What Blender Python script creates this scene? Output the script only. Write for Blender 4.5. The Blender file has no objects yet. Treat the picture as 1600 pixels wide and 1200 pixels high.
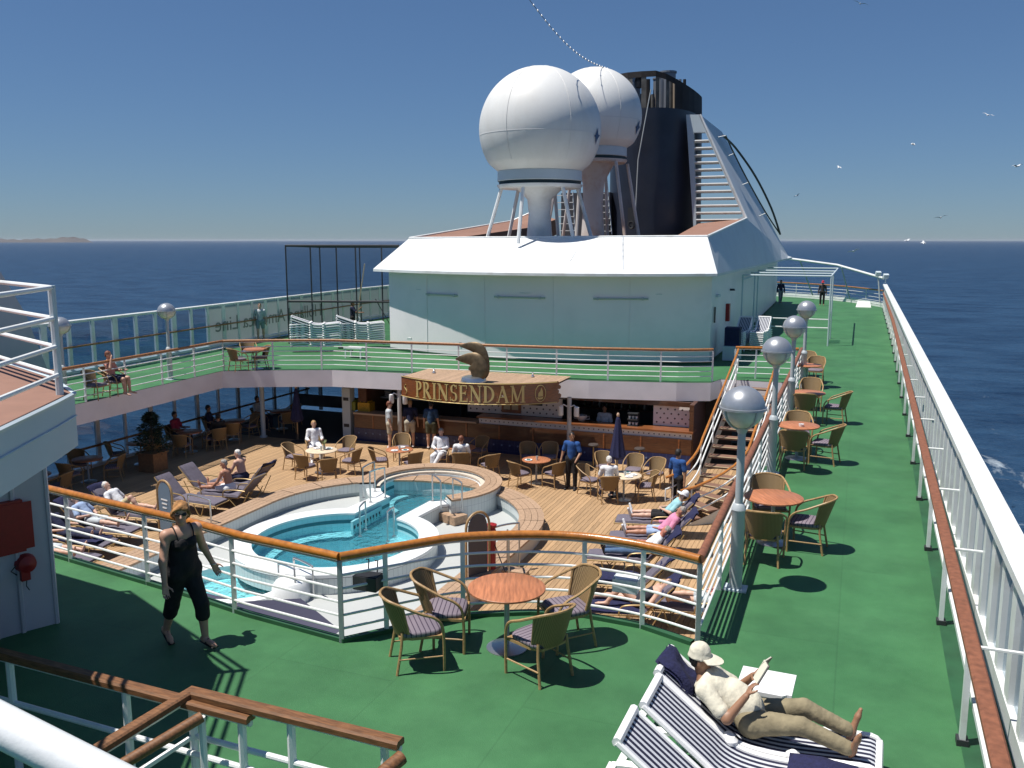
import bpy, math, random
import numpy as np
from mathutils import Vector, Matrix, geometry, noise as mnoise
random.seed(7)
SC = bpy.context.scene
COL = SC.collection
R = math.radians

# ------------------------------------------------------------ camera
FPX, VPX, HZ, EYE = 1400.0, 1347.0, 375.0, 4.6
def _basis():
    v = Vector(((VPX-800)/FPX, (600-HZ)/FPX, 1.0)).normalized()
    p = math.atan((600-HZ)/FPX)
    u = Vector((0, math.cos(p), -math.sin(p)))
    x = Vector((v.y*u.z-v.z*u.y, v.z*u.x-v.x*u.z, v.x*u.y-v.y*u.x))
    if x.x < 0: x = -x
    return x, v, u
BX, BY, BU = _basis()
cam_d = bpy.data.cameras.new('camera'); cam = bpy.data.objects.new('camera', cam_d); COL.objects.link(cam)
cam_d.sensor_width = 36; cam_d.lens = FPX/1600*36; cam_d.clip_start = 0.05; cam_d.clip_end = 90000
cr = Vector((BX.x, BY.x, BU.x)); cu = Vector((BX.y, BY.y, BU.y)); cf = Vector((BX.z, BY.z, BU.z))
cam.matrix_world = Matrix(((cr.x, cu.x, -cf.x, 0), (cr.y, cu.y, -cf.y, 0), (cr.z, cu.z, -cf.z, EYE), (0, 0, 0, 1)))
SC.camera = cam

# ------------------------------------------------------------ sky and sun
SUN = Vector((-0.313, -0.193, 0.930)).normalized()
w = bpy.data.worlds.new('World'); SC.world = w; w.use_nodes = True
nt = w.node_tree; bg = nt.nodes['Background']
sky = nt.nodes.new('ShaderNodeTexSky'); sky.sky_type = 'NISHITA'; sky.sun_disc = False
sky.sun_elevation = math.asin(SUN.z); sky.sun_rotation = math.atan2(SUN.x, SUN.y) % (2*math.pi)
sky.air_density = 1.0; sky.dust_density = 0.0; sky.ozone_density = 6.0; sky.altitude = 10
gm = nt.nodes.new('ShaderNodeGamma'); gm.inputs[1].default_value = 0.7
tn = nt.nodes.new('ShaderNodeMixRGB'); tn.blend_type = 'MULTIPLY'; tn.inputs[0].default_value = 1; tn.inputs[2].default_value = (.54, .735, 1.0, 1)
nt.links.new(sky.outputs[0], gm.inputs[0]); nt.links.new(gm.outputs[0], tn.inputs[1]); nt.links.new(tn.outputs[0], bg.inputs[0])
bg.inputs[1].default_value = 0.10
sl = bpy.data.lights.new('sun', 'SUN'); sl.energy = 5.0; sl.angle = R(0.53); sl.color = (1.0, 0.955, 0.88)
so = bpy.data.objects.new('sun', sl); COL.objects.link(so); so.rotation_euler = (-SUN).to_track_quat('-Z', 'Y').to_euler()
so.location = (0, 0, 40)
SC.view_settings.view_transform = 'Standard'; SC.view_settings.look = 'None'
SC.view_settings.gamma = 1.0; SC.view_settings.use_curve_mapping = False; SC.view_settings.exposure = 0.25
SC.render.engine = 'CYCLES'
SC.cycles.max_bounces = 6; SC.cycles.diffuse_bounces = 3; SC.cycles.glossy_bounces = 3
SC.cycles.transparent_max_bounces = 16; SC.cycles.caustics_reflective = False; SC.cycles.caustics_refractive = False
SC.cycles.use_denoising = True

# ------------------------------------------------------------ survey helpers (a photo point on a real plane)
def ray(px, py):
    c = Vector(((px-800)/FPX, (600-py)/FPX, 1.0))
    return Vector((BX.dot(c), BY.dot(c), BU.dot(c)))
def P(px, py, z=0.0):
    d = ray(px, py); t = (z-EYE)/d.z
    return Vector((d.x*t, d.y*t, z))
def PY(px, py, y):
    d = ray(px, py); t = y/d.y
    return Vector((d.x*t, y, EYE+d.z*t))
def PX(px, py, x):
    d = ray(px, py); t = x/d.x
    return Vector((x, d.y*t, EYE+d.z*t))
LZ = -2.75           # pool deck level

# ------------------------------------------------------------ materials
MATS = {}
def mat(name, col, rough=0.6, metal=0.0, var=0.0, vscale=6.0, bump=0.0, bscale=40.0, spec=0.5, dirt=None, dscale=1.2, stretch=None, coat=0.0):
    if name in MATS: return MATS[name]
    m = bpy.data.materials.new(name); m.use_nodes = True; n = m.node_tree; b = n.nodes['Principled BSDF']
    b.inputs['Base Color'].default_value = (*col, 1); b.inputs['Roughness'].default_value = rough
    b.inputs['Metallic'].default_value = metal; b.inputs['Specular IOR Level'].default_value = spec
    b.inputs['Coat Weight'].default_value = coat
    tc = n.nodes.new('ShaderNodeTexCoord'); src = tc.outputs['Object']
    if stretch:
        mp = n.nodes.new('ShaderNodeMapping'); mp.inputs['Scale'].default_value = stretch
        n.links.new(src, mp.inputs[0]); src = mp.outputs[0]
    cur = None
    if var:
        nz = n.nodes.new('ShaderNodeTexNoise'); nz.inputs['Scale'].default_value = vscale; nz.inputs['Detail'].default_value = 6
        n.links.new(src, nz.inputs['Vector'])
        rp = n.nodes.new('ShaderNodeValToRGB'); rp.color_ramp.elements[0].position = .3; rp.color_ramp.elements[1].position = .7
        rp.color_ramp.elements[0].color = (*[max(0, c*(1-var)) for c in col], 1)
        rp.color_ramp.elements[1].color = (*[min(1, c*(1+var)) for c in col], 1)
        n.links.new(nz.outputs[0], rp.inputs[0]); cur = rp.outputs[0]
    if dirt:
        nz2 = n.nodes.new('ShaderNodeTexNoise'); nz2.inputs['Scale'].default_value = dscale; nz2.inputs['Detail'].default_value = 8
        nz2.inputs['Roughness'].default_value = .65
        n.links.new(src, nz2.inputs['Vector'])
        r2 = n.nodes.new('ShaderNodeValToRGB'); r2.color_ramp.elements[0].position = .48; r2.color_ramp.elements[1].position = .75
        r2.color_ramp.elements[0].color = (0, 0, 0, 1); r2.color_ramp.elements[1].color = (1, 1, 1, 1)
        n.links.new(nz2.outputs[0], r2.inputs[0])
        mx = n.nodes.new('ShaderNodeMixRGB'); mx.inputs[2].default_value = (*dirt, 1)
        if cur: n.links.new(cur, mx.inputs[1])
        else: mx.inputs[1].default_value = (*col, 1)
        n.links.new(r2.outputs[0], mx.inputs[0]); cur = mx.outputs[0]
    if cur: n.links.new(cur, b.inputs['Base Color'])
    if bump:
        nb = n.nodes.new('ShaderNodeTexNoise'); nb.inputs['Scale'].default_value = bscale; nb.inputs['Detail'].default_value = 4
        n.links.new(src, nb.inputs['Vector'])
        bp = n.nodes.new('ShaderNodeBump'); bp.inputs['Strength'].default_value = bump; bp.inputs['Distance'].default_value = .02
        n.links.new(nb.outputs[0], bp.inputs['Height']); n.links.new(bp.outputs[0], b.inputs['Normal'])
    MATS[name] = m
    return m
def stripes(name, c1, c2, freq, axis='X', duty=.5, rough=.8, bump=0.0):
    if name in MATS: return MATS[name]
    m = mat(name, c1, rough); n = m.node_tree; b = n.nodes['Principled BSDF']
    tc = n.nodes.new('ShaderNodeTexCoord'); sx = n.nodes.new('ShaderNodeSeparateXYZ'); n.links.new(tc.outputs['Object'], sx.inputs[0])
    mu = n.nodes.new('ShaderNodeMath'); mu.operation = 'MULTIPLY'; mu.inputs[1].default_value = freq; n.links.new(sx.outputs[axis], mu.inputs[0])
    fr = n.nodes.new('ShaderNodeMath'); fr.operation = 'FRACT'; n.links.new(mu.outputs[0], fr.inputs[0])
    gt = n.nodes.new('ShaderNodeMath'); gt.operation = 'GREATER_THAN'; gt.inputs[1].default_value = duty; n.links.new(fr.outputs[0], gt.inputs[0])
    mx = n.nodes.new('ShaderNodeMixRGB'); mx.inputs[1].default_value = (*c1, 1); mx.inputs[2].default_value = (*c2, 1)
    n.links.new(gt.outputs[0], mx.inputs[0]); n.links.new(mx.outputs[0], b.inputs['Base Color'])
    return m
def tiles(name, c1, c2, sx, sy, mortar=.012, rough=.35):
    if name in MATS: return MATS[name]
    m = mat(name, c1, rough); n = m.node_tree; b = n.nodes['Principled BSDF']
    tc = n.nodes.new('ShaderNodeTexCoord'); mp = n.nodes.new('ShaderNodeMapping'); n.links.new(tc.outputs['UV'], mp.inputs[0])
    br = n.nodes.new('ShaderNodeTexBrick'); br.offset = 0; br.inputs['Scale'].default_value = 1
    br.inputs['Brick Width'].default_value = sx; br.inputs['Row Height'].default_value = sy; br.inputs['Mortar Size'].default_value = mortar
    br.inputs['Color1'].default_value = (*c1, 1); br.inputs['Color2'].default_value = (*[c*.94 for c in c1], 1); br.inputs['Mortar'].default_value = (*c2, 1)
    n.links.new(mp.outputs[0], br.inputs['Vector']); n.links.new(br.outputs[0], b.inputs['Base Color'])
    return m
def wood(name, c, rough=.55, sc=(14, 14, 1.2), var=.35, coat=0.0, random_tint=0.0):
    if name in MATS: return MATS[name]
    m = mat(name, c, rough, var=var, vscale=3.0, stretch=sc, coat=coat, bump=.08, bscale=9)
    if random_tint:
        n = m.node_tree; b = n.nodes['Principled BSDF']; l = b.inputs['Base Color'].links[0]; s = l.from_socket
        oi = n.nodes.new('ShaderNodeObjectInfo'); mr = n.nodes.new('ShaderNodeMapRange')
        mr.inputs[3].default_value = 1-random_tint; mr.inputs[4].default_value = 1+random_tint
        n.links.new(oi.outputs['Random'], mr.inputs[0])
        h = n.nodes.new('ShaderNodeHueSaturation'); n.links.new(s, h.inputs['Color']); n.links.new(mr.outputs[0], h.inputs['Value'])
        n.links.new(h.outputs[0], b.inputs['Base Color'])
    return m
def wicker(name, c):
    if name in MATS: return MATS[name]
    m = mat(name, c, .6); n = m.node_tree; b = n.nodes['Principled BSDF']
    tc = n.nodes.new('ShaderNodeTexCoord')
    w1 = n.nodes.new('ShaderNodeTexWave'); w1.bands_direction = 'Z'; w1.inputs['Scale'].default_value = 24; w1.inputs['Distortion'].default_value = 1.5
    w2 = n.nodes.new('ShaderNodeTexWave'); w2.bands_direction = 'X'; w2.inputs['Scale'].default_value = 18; w2.inputs['Distortion'].default_value = 1.0
    for q in (w1, w2): n.links.new(tc.outputs['Object'], q.inputs['Vector'])
    mu = n.nodes.new('ShaderNodeMath'); mu.operation = 'MULTIPLY'; n.links.new(w1.outputs['Fac'], mu.inputs[0]); n.links.new(w2.outputs['Fac'], mu.inputs[1])
    rp = n.nodes.new('ShaderNodeValToRGB'); rp.color_ramp.elements[0].color = (*[k*.55 for k in c], 1); rp.color_ramp.elements[1].color = (*[min(1, k*1.35) for k in c], 1)
    rp.color_ramp.elements[1].position = .6
    n.links.new(mu.outputs[0], rp.inputs[0]); n.links.new(rp.outputs[0], b.inputs['Base Color'])
    bp = n.nodes.new('ShaderNodeBump'); bp.inputs['Strength'].default_value = .5; bp.inputs['Distance'].default_value = .01
    n.links.new(mu.outputs[0], bp.inputs['Height']); n.links.new(bp.outputs[0], b.inputs['Normal'])
    return m
def glassy(name, tint, refl=0.12, rough=.03, bumps=0):
    if name in MATS: return MATS[name]
    m = bpy.data.materials.new(name); m.use_nodes = True; n = m.node_tree; n.nodes.remove(n.nodes['Principled BSDF'])
    tr = n.nodes.new('ShaderNodeBsdfTransparent'); tr.inputs[0].default_value = (*tint, 1)
    gl = n.nodes.new('ShaderNodeBsdfGlossy'); gl.inputs['Roughness'].default_value = rough; gl.inputs[0].default_value = (1, 1, 1, 1)
    fr = n.nodes.new('ShaderNodeLayerWeight'); pw_ = n.nodes.new('ShaderNodeMath'); pw_.operation = 'POWER'; pw_.inputs[1].default_value = 5; n.links.new(fr.outputs['Facing'], pw_.inputs[0])
    mu = n.nodes.new('ShaderNodeMath'); mu.operation = 'MULTIPLY_ADD'; mu.inputs[1].default_value = .7*refl; mu.inputs[2].default_value = .025*refl; n.links.new(pw_.outputs[0], mu.inputs[0])
    mx = n.nodes.new('ShaderNodeMixShader'); n.links.new(mu.outputs[0], mx.inputs[0]); n.links.new(tr.outputs[0], mx.inputs[1]); n.links.new(gl.outputs[0], mx.inputs[2])
    if bumps:
        tc = n.nodes.new('ShaderNodeTexCoord'); nz = n.nodes.new('ShaderNodeTexNoise'); nz.inputs['Scale'].default_value = bumps; nz.inputs['Detail'].default_value = 3
        n.links.new(tc.outputs['Object'], nz.inputs['Vector']); bp = n.nodes.new('ShaderNodeBump'); bp.inputs['Strength'].default_value = .9; bp.inputs['Distance'].default_value = .12
        n.links.new(nz.outputs[0], bp.inputs['Height']); n.links.new(bp.outputs[0], gl.inputs['Normal']); n.links.new(bp.outputs[0], fr.inputs['Normal'])
    n.links.new(mx.outputs[0], n.nodes['Material Output'].inputs[0]); MATS[name] = m
    return m

WHITE = mat('white_paint', (.76, .78, .78), .38, var=.03, vscale=5, dirt=(.60, .60, .57), dscale=1.3, bump=.06, bscale=60)
WALLW = mat('wall_paint', (.84, .80, .82), .45, var=.04, vscale=.35, dirt=(.75, .73, .75), dscale=.5)
LILAC = mat('fascia_paint', (.74, .71, .74), .5, var=.06, vscale=1.5)
GREYW = mat('pale_grey_paint', (.52, .60, .64), .5, var=.05, vscale=1.0)
GREEN = mat('green_deck_paint', (.046, .160, .060), .62, var=.10, vscale=1.3, bump=.25, bscale=90, dirt=(.058, .178, .072), dscale=.35, spec=.35)
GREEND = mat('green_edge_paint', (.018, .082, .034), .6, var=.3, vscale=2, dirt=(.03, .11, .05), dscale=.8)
VARN = wood('varnished_rail', (.42, .155, .028), .25, sc=(5, 5, 5), var=.22, coat=.4)
OLDRAIL = wood('weathered_rail', (.22, .085, .045), .6, sc=(5, 5, 5), var=.25)
TEAK = wood('teak_plank', (.385, .245, .13), .75, sc=(16, .9, 16), var=.18, random_tint=.14)
TEAKR = wood('teak_bench', (.385, .255, .165), .7, sc=(5, 5, 5), var=.2, random_tint=.08)
CAULK = mat('deck_caulk', (.05, .04, .035), .8)
DECKBR = mat('brown_deck', (.26, .14, .10), .8, var=.1, vscale=3)
TABLEW = wood('table_wood', (.44, .17, .08), .4, sc=(12, 1.2, 12), var=.3)
RATTAN = wicker('rattan_weave', (.27, .175, .075))
CANE = mat('cane_tube', (.36, .225, .10), .5, var=.25, vscale=30)
CUSH = stripes('striped_cushion', (.20, .165, .20), (.05, .035, .06), 19, 'Y', .78)
LCUSH = mat('lounger_cushion', (.135, .12, .155), .9, var=.12, vscale=14, bump=.3, bscale=60)
BRONZEF = mat('bronze_tube', (.36, .25, .11), .4, metal=.3)
STEEL = mat('steel', (.55, .56, .57), .28, metal=.9)
LAMPG = mat('lamp_grey', (.42, .44, .47), .32, metal=.55, var=.05, vscale=20)
POSTG = mat('post_grey', (.42, .46, .48), .45)
NAVY = mat('navy_towel', (.014, .016, .06), .95, var=.3, vscale=25, bump=.5, bscale=50)
BLACK = mat('black_rubber', (.012, .012, .014), .6)
DARKM = mat('dark_metal', (.03, .032, .036), .5)
RED = mat('red_paint', (.30, .012, .014), .45, var=.1, vscale=12)
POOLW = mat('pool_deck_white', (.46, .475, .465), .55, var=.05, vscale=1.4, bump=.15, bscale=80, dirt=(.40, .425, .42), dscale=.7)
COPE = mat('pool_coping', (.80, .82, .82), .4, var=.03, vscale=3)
PTILE = tiles('pool_wall_tile', (.62, .68, .68), (.42, .48, .50), .12, .6, .006)
PAQUA = tiles('pool_aqua_tile', (.42, .76, .82), (.28, .60, .66), .15, .15, .004)
TEALD = mat('dark_teal_tile', (.02, .16, .20), .4)
FUNN = mat('funnel_navy', (.018, .024, .042), .42, var=.25, vscale=.8, dirt=(.03, .035, .05), dscale=.6)
BARW = wood('bar_wood', (.095, .036, .015), .4, sc=(1.5, 8, 8), var=.3, coat=.3)
BARTOP = wood('bar_top', (.24, .085, .03), .35, sc=(1.2, 8, 8), var=.3, coat=.3)
SIGNW = wood('sign_wood', (.20, .064, .016), .28, sc=(2, 2, 14), var=.35, coat=.5)
GOLD = mat('gold_paint', (.55, .42, .17), .4, metal=.2)
BRONZE = mat('bronze_cast', (.13, .092, .052), .5, metal=.55, var=.35, vscale=6)
DARKW = mat('dark_interior', (.06, .045, .04), .7, var=.2, vscale=2)
RADOME = mat('radome_white', (.72, .72, .70), .5, var=.03, vscale=1.2, dirt=(.64, .63, .60), dscale=.8, stretch=(1, 1, .35))
RUSTW = mat('rust_streaked_white', (.60, .56, .53), .6, dirt=(.42, .25, .16), dscale=.8)
GLASS = glassy('wind_glass', (.66, .76, .82), 1.2)
WGLASS = glassy('window_glass', (.80, .86, .88), 1.0)
FROST = mat('frosted_panel', (.50, .56, .55), .5, var=.1, vscale=1.5)
def _frost():
    n = FROST.node_tree; b = n.nodes['Principled BSDF']; tl = n.nodes.new('ShaderNodeBsdfTranslucent'); tl.inputs[0].default_value = (.62, .66, .64, 1)
    mx = n.nodes.new('ShaderNodeMixShader'); mx.inputs[0].default_value = .6; n.links.new(b.outputs[0], mx.inputs[1]); n.links.new(tl.outputs[0], mx.inputs[2]); n.links.new(mx.outputs[0], n.nodes['Material Output'].inputs[0])
_frost()
PLASTIC = mat('white_plastic', (.80, .80, .80), .35)
SLING = stripes('striped_sling', (.56, .58, .62), (.011, .012, .04), 15, 'X', .47)
SLINGG = stripes('grey_sling', (.30, .31, .36), (.045, .045, .075), 12, 'X', .5)

# ------------------------------------------------------------ mesh builder
class MB:
    def __init__(s): s.v = []; s.f = []; s.uv = {}
    def add(s, vs, fs, uvs=None):
        o = len(s.v); s.v += [tuple(q) for q in vs]
        for i, q in enumerate(fs):
            s.f.append(tuple(o+k for k in q))
            if uvs: s.uv[len(s.f)-1] = uvs[i]
        return s
    def box(s, c, d, rz=0.0, ax=None):
        x, y, z = [k/2 for k in d]; vs = [(i*x, j*y, k*z) for i in (-1, 1) for j in (-1, 1) for k in (-1, 1)]
        if ax is not None: M = ax
        else: M = Matrix.Rotation(rz, 3, 'Z')
        vs = [M @ Vector(q) + Vector(c) for q in vs]
        return s.add(vs, [(0, 1, 3, 2), (4, 6, 7, 5), (0, 4, 5, 1), (2, 3, 7, 6), (0, 2, 6, 4), (1, 5, 7, 3)])
    def tube(s, pts, r, n=8, closed=False, flat=1.0, up=None):
        pts = [Vector(q) for q in pts]; N = len(pts); rr = r if isinstance(r, (list, tuple)) else [r]*N
        rings = []; prev = None
        for i in range(N):
            if closed: t = pts[(i+1) % N]-pts[i-1]
            else: t = pts[min(i+1, N-1)]-pts[max(i-1, 0)]
            if t.length < 1e-9: t = Vector((0, 0, 1))
            t.normalize()
            a = up if up is not None else prev
            if a is None or abs(a.dot(t)) > .99: a = Vector((0, 0, 1)) if abs(t.z) < .9 else Vector((1, 0, 0))
            a = (a-t*a.dot(t)).normalized(); b = t.cross(a); prev = a
            rings.append([pts[i]+(a*math.cos(2*math.pi*k/n)*flat+b*math.sin(2*math.pi*k/n))*rr[i] for k in range(n)])
        vs = [q for g in rings for q in g]; fs = []
        for i in range(N if closed else N-1):
            j = (i+1) % N
            for k in range(n): fs.append((i*n+k, i*n+(k+1) % n, j*n+(k+1) % n, j*n+k))
        if not closed: fs.append(tuple(range(n-1, -1, -1))); fs.append(tuple((N-1)*n+k for k in range(n)))
        return s.add(vs, fs)
    def beam(s, pts, w, h):
        pts = [Vector(q) for q in pts]; N = len(pts); vs = []
        for i in range(N):
            a = (pts[i]-pts[i-1]) if i else (pts[1]-pts[0]); b = (pts[i+1]-pts[i]) if i < N-1 else (pts[-1]-pts[-2])
            a = Vector((a.x, a.y, 0)).normalized(); b = Vector((b.x, b.y, 0)).normalized(); n1 = Vector((-a.y, a.x, 0)); n2 = Vector((-b.y, b.x, 0)); m = (n1+n2).normalized(); m = m/max(.5, m.dot(n1))
            c = h*.28
            for u, v in ((-.5, -.5), (.5, -.5), (.5, .5-.28), (.5-c/w, .5), (-.5+c/w, .5), (-.5, .5-.28)): vs.append(pts[i]+m*w*u+Vector((0, 0, h*v)))
        fs = [(i*6+k, i*6+(k+1) % 6, (i+1)*6+(k+1) % 6, (i+1)*6+k) for i in range(N-1) for k in range(6)]+[tuple(range(5, -1, -1)), tuple((N-1)*6+k for k in range(6))]
        return s.add(vs, fs)
    def lathe(s, prof, n=24, c=(0, 0, 0), a0=0, a1=None):
        full = a1 is None; a1 = a0+2*math.pi if full else a1; m = n if full else n+1
        vs = []; fs = []
        for r, z in prof:
            for k in range(m):
                a = a0+(a1-a0)*k/n; vs.append((c[0]+r*math.cos(a), c[1]+r*math.sin(a), c[2]+z))
        for i in range(len(prof)-1):
            for k in range(n):
                k2 = (k+1) % m; fs.append((i*m+k, i*m+k2, (i+1)*m+k2, (i+1)*m+k))
        return s.add(vs, fs)
    def prism(s, poly, z0, z1):
        n = len(poly); vs = [(q[0], q[1], z0) for q in poly]+[(q[0], q[1], z1) for q in poly]
        tri = geometry.tessellate_polygon([[Vector((q[0], q[1], 0)) for q in poly]])
        fs = [(i, (i+1) % n, n+(i+1) % n, n+i) for i in range(n)]
        fs += [tuple(t) for t in tri]+[tuple(n+k for k in reversed(t)) for t in tri]
        return s.add(vs, fs)
    def sheet(s, polys, z):
        flat = [q for p in polys for q in p]
        tri = geometry.tessellate_polygon([[Vector((q[0], q[1], 0)) for q in p] for p in polys])
        return s.add([(q[0], q[1], z) for q in flat], [tuple(t) for t in tri])
    def wall(s, pts, z0, z1, closed=False, thick=0.0):
        # vertical ribbon with uv in metres
        n = len(pts); L = 0; vs = []; us = []
        for i in range(n+(1 if closed else 0)):
            q = pts[i % n]
            if i: L += (Vector(q[:2])-Vector(pts[i-1][:2])).length
            vs += [(q[0], q[1], z0), (q[0], q[1], z1)]; us.append(L)
        fs = []; uv = []
        for i in range(len(us)-1):
            fs.append((2*i, 2*i+2, 2*i+3, 2*i+1)); uv.append([(us[i], z0), (us[i+1], z0), (us[i+1], z1), (us[i], z1)])
        return s.add(vs, fs, uv)
    def strip(s, A, B, closed=False):
        n = len(A); vs = [tuple(q) for q in A]+[tuple(q) for q in B]
        return s.add(vs, [(i, (i+1) % n, n+(i+1) % n, n+i) for i in range(n if closed else n-1)])
    def poly(s, pts): return s.add(pts, [tuple(range(len(pts)))])
    def build(s, name, m, parent=None, world=False, smooth=False, angle=40):
        me = bpy.data.meshes.new(name); off = Vector((0, 0, 0))
        if world:
            p = parent
            while p is not None: off += p.location; p = p.parent
        me.from_pydata([tuple(Vector(q)-off) for q in s.v], [], s.f)
        if s.uv:
            l = me.uv_layers.new(name='UVMap')
            for fi, u in s.uv.items():
                for k, li in enumerate(me.polygons[fi].loop_indices):
                    if k < len(u): l.data[li].uv = u[k]
        me.materials.append(m)
        if smooth:
            me.polygons.foreach_set('use_smooth', [True]*len(me.polygons))
            try: me.set_sharp_from_angle(angle=R(angle))
            except Exception: pass
        me.update()
        o = bpy.data.objects.new(name, me); COL.objects.link(o)
        if parent is not None: o.parent = parent
        return o

def tag(o, label=None, cat=None, group=None, kind=None):
    if label: o['label'] = label
    if cat: o['category'] = cat
    if group: o['group'] = group
    if kind: o['kind'] = kind
    return o
def thing(name, label, cat, loc=(0, 0, 0), rz=0.0, group=None):
    o = bpy.data.objects.new(name, None); COL.objects.link(o); o.location = loc; o.rotation_euler = (0, 0, rz)
    o.empty_display_size = .1
    return tag(o, label, cat, group)
KIDS = {}
def kids(o):
    return [c for c in o.children]
def copy_tree(o, parent=None, loc=None, rz=None, label=None, group=None):
    c = o.copy(); COL.objects.link(c)
    if parent is not None: c.parent = parent
    if loc is not None: c.location = loc
    if rz is not None: c.rotation_euler = (0, 0, rz)
    if label: c['label'] = label
    if group: c['group'] = group
    for k in kids(o): copy_tree(k, c)
    return c
def struct(mb, name, m, **k): return tag(mb.build(name, m, None, **k), kind='structure')
def smoothpath(pts, n=6, closed=False):
    pts = [Vector(p) for p in pts]; N = len(pts); out = []
    for i in range(N if closed else N-1):
        p0 = pts[i-1] if (i > 0 or closed) else pts[0]; p1 = pts[i]; p2 = pts[(i+1) % N]
        p3 = pts[(i+2) % N] if (closed or i+2 < N) else pts[-1]
        for k in range(n):
            t = k/n; out.append(.5*((2*p1)+(p2-p0)*t+(2*p0-5*p1+4*p2-p3)*t*t+(3*p1-p0-3*p2+p3)*t**3))
    if not closed: out.append(pts[-1])
    return out
def resample(pts, step):
    pts = [Vector(p) for p in pts]; L = [0]
    for a, b in zip(pts, pts[1:]): L.append(L[-1]+(b-a).length)
    n = max(1, round(L[-1]/step)); out = []; j = 0
    for i in range(n+1):
        d = L[-1]*i/n
        while j < len(L)-2 and L[j+1] < d: j += 1
        t = (d-L[j])/max(1e-9, L[j+1]-L[j]); out.append(pts[j].lerp(pts[j+1], min(1, max(0, t))))
    return out

# ============================================================ SETTING
# ---- sea
def sea_mat():
    m = bpy.data.materials.new('sea_water'); m.use_nodes = True; n = m.node_tree; b = n.nodes['Principled BSDF']
    b.inputs['Base Color'].default_value = (.012, .045, .105, 1); b.inputs['Roughness'].default_value = .38
    b.inputs['IOR'].default_value = 1.33; b.inputs['Specular IOR Level'].default_value = .22
    g = n.nodes.new('ShaderNodeNewGeometry')
    hs_ = []
    for sc, dist, rot, st in ((.05, 1.0, .5, (1, 2.2, 1)), (.22, .55, .2, (1, 2.4, 1)), (.9, .2, .9, (1, 1.6, 1))):
        mp = n.nodes.new('ShaderNodeMapping'); mp.inputs['Rotation'].default_value = (0, 0, rot); mp.inputs['Scale'].default_value = st
        n.links.new(g.outputs['Position'], mp.inputs[0])
        nz = n.nodes.new('ShaderNodeTexNoise'); nz.inputs['Scale'].default_value = sc; nz.inputs['Detail'].default_value = 5; n.links.new(mp.outputs[0], nz.inputs['Vector'])
        mu = n.nodes.new('ShaderNodeMath'); mu.operation = 'MULTIPLY'; mu.inputs[1].default_value = dist; n.links.new(nz.outputs[0], mu.inputs[0]); hs_.append(mu.outputs[0])
    a1 = n.nodes.new('ShaderNodeMath'); n.links.new(hs_[0], a1.inputs[0]); n.links.new(hs_[1], a1.inputs[1])
    a2 = n.nodes.new('ShaderNodeMath'); n.links.new(a1.outputs[0], a2.inputs[0]); n.links.new(hs_[2], a2.inputs[1])
    bp = n.nodes.new('ShaderNodeBump'); bp.inputs['Strength'].default_value = 1.0; bp.inputs['Distance'].default_value = 2.2
    n.links.new(a2.outputs[0], bp.inputs['Height']); n.links.new(bp.outputs[0], b.inputs['Normal'])
    # water colour varies with the waves; foam in the wash along the hull
    rp = n.nodes.new('ShaderNodeValToRGB'); rp.color_ramp.elements[0].position = .62; rp.color_ramp.elements[1].position = 1.05
    rp.color_ramp.elements[0].color = (.005, .021, .056, 1); rp.color_ramp.elements[1].color = (.020, .055, .112, 1)
    n.links.new(a2.outputs[0], rp.inputs[0])
    sx = n.nodes.new('ShaderNodeSeparateXYZ'); n.links.new(g.outputs['Position'], sx.inputs[0])
    ax = n.nodes.new('ShaderNodeMapRange'); ax.inputs[1].default_value = 48; ax.inputs[2].default_value = 14; n.links.new(sx.outputs['X'], ax.inputs[0])
    bx = n.nodes.new('ShaderNodeMapRange'); bx.inputs[1].default_value = 3; bx.inputs[2].default_value = 10; n.links.new(sx.outputs['X'], bx.inputs[0])
    ay = n.nodes.new('ShaderNodeMapRange'); ay.inputs[1].default_value = 330; ay.inputs[2].default_value = 90; n.links.new(sx.outputs['Y'], ay.inputs[0])
    m1 = n.nodes.new('ShaderNodeMath'); m1.operation = 'MULTIPLY'; n.links.new(ax.outputs[0], m1.inputs[0]); n.links.new(bx.outputs[0], m1.inputs[1])
    m2 = n.nodes.new('ShaderNodeMath'); m2.operation = 'MULTIPLY'; n.links.new(m1.outputs[0], m2.inputs[0]); n.links.new(ay.outputs[0], m2.inputs[1])
    mp = n.nodes.new('ShaderNodeMapping'); mp.inputs['Scale'].default_value = (.16, .07, 1); mp.inputs['Rotation'].default_value = (0, 0, .7); n.links.new(g.outputs['Position'], mp.inputs[0])
    nz = n.nodes.new('ShaderNodeTexNoise'); nz.inputs['Scale'].default_value = 1.0; nz.inputs['Detail'].default_value = 9; nz.inputs['Roughness'].default_value = .68; nz.inputs['Distortion'].default_value = .6
    n.links.new(mp.outputs[0], nz.inputs['Vector'])
    ad = n.nodes.new('ShaderNodeMath'); ad.operation = 'MULTIPLY_ADD'; ad.inputs[1].default_value = .15; n.links.new(m2.outputs[0], ad.inputs[0]); n.links.new(nz.outputs[0], ad.inputs[2])
    fr = n.nodes.new('ShaderNodeValToRGB'); fr.color_ramp.elements[0].position = .735; fr.color_ramp.elements[1].position = .93; n.links.new(ad.outputs[0], fr.inputs[0])
    mx = n.nodes.new('ShaderNodeMixRGB'); mx.inputs[2].default_value = (.55, .62, .66, 1); n.links.new(fr.outputs[0], mx.inputs[0]); n.links.new(rp.outputs[0], mx.inputs[1])
    n.links.new(mx.outputs[0], b.inputs['Base Color'])
    return m
SEAZ = -17.0
HZ_R, HZ_D = 22000.0, .00004
mb = MB(); S = 21000
mb.add([(-S, -S, SEAZ), (S, -S, SEAZ), (S, S, SEAZ), (-S, S, SEAZ)], [(0, 1, 2, 3)])
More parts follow.
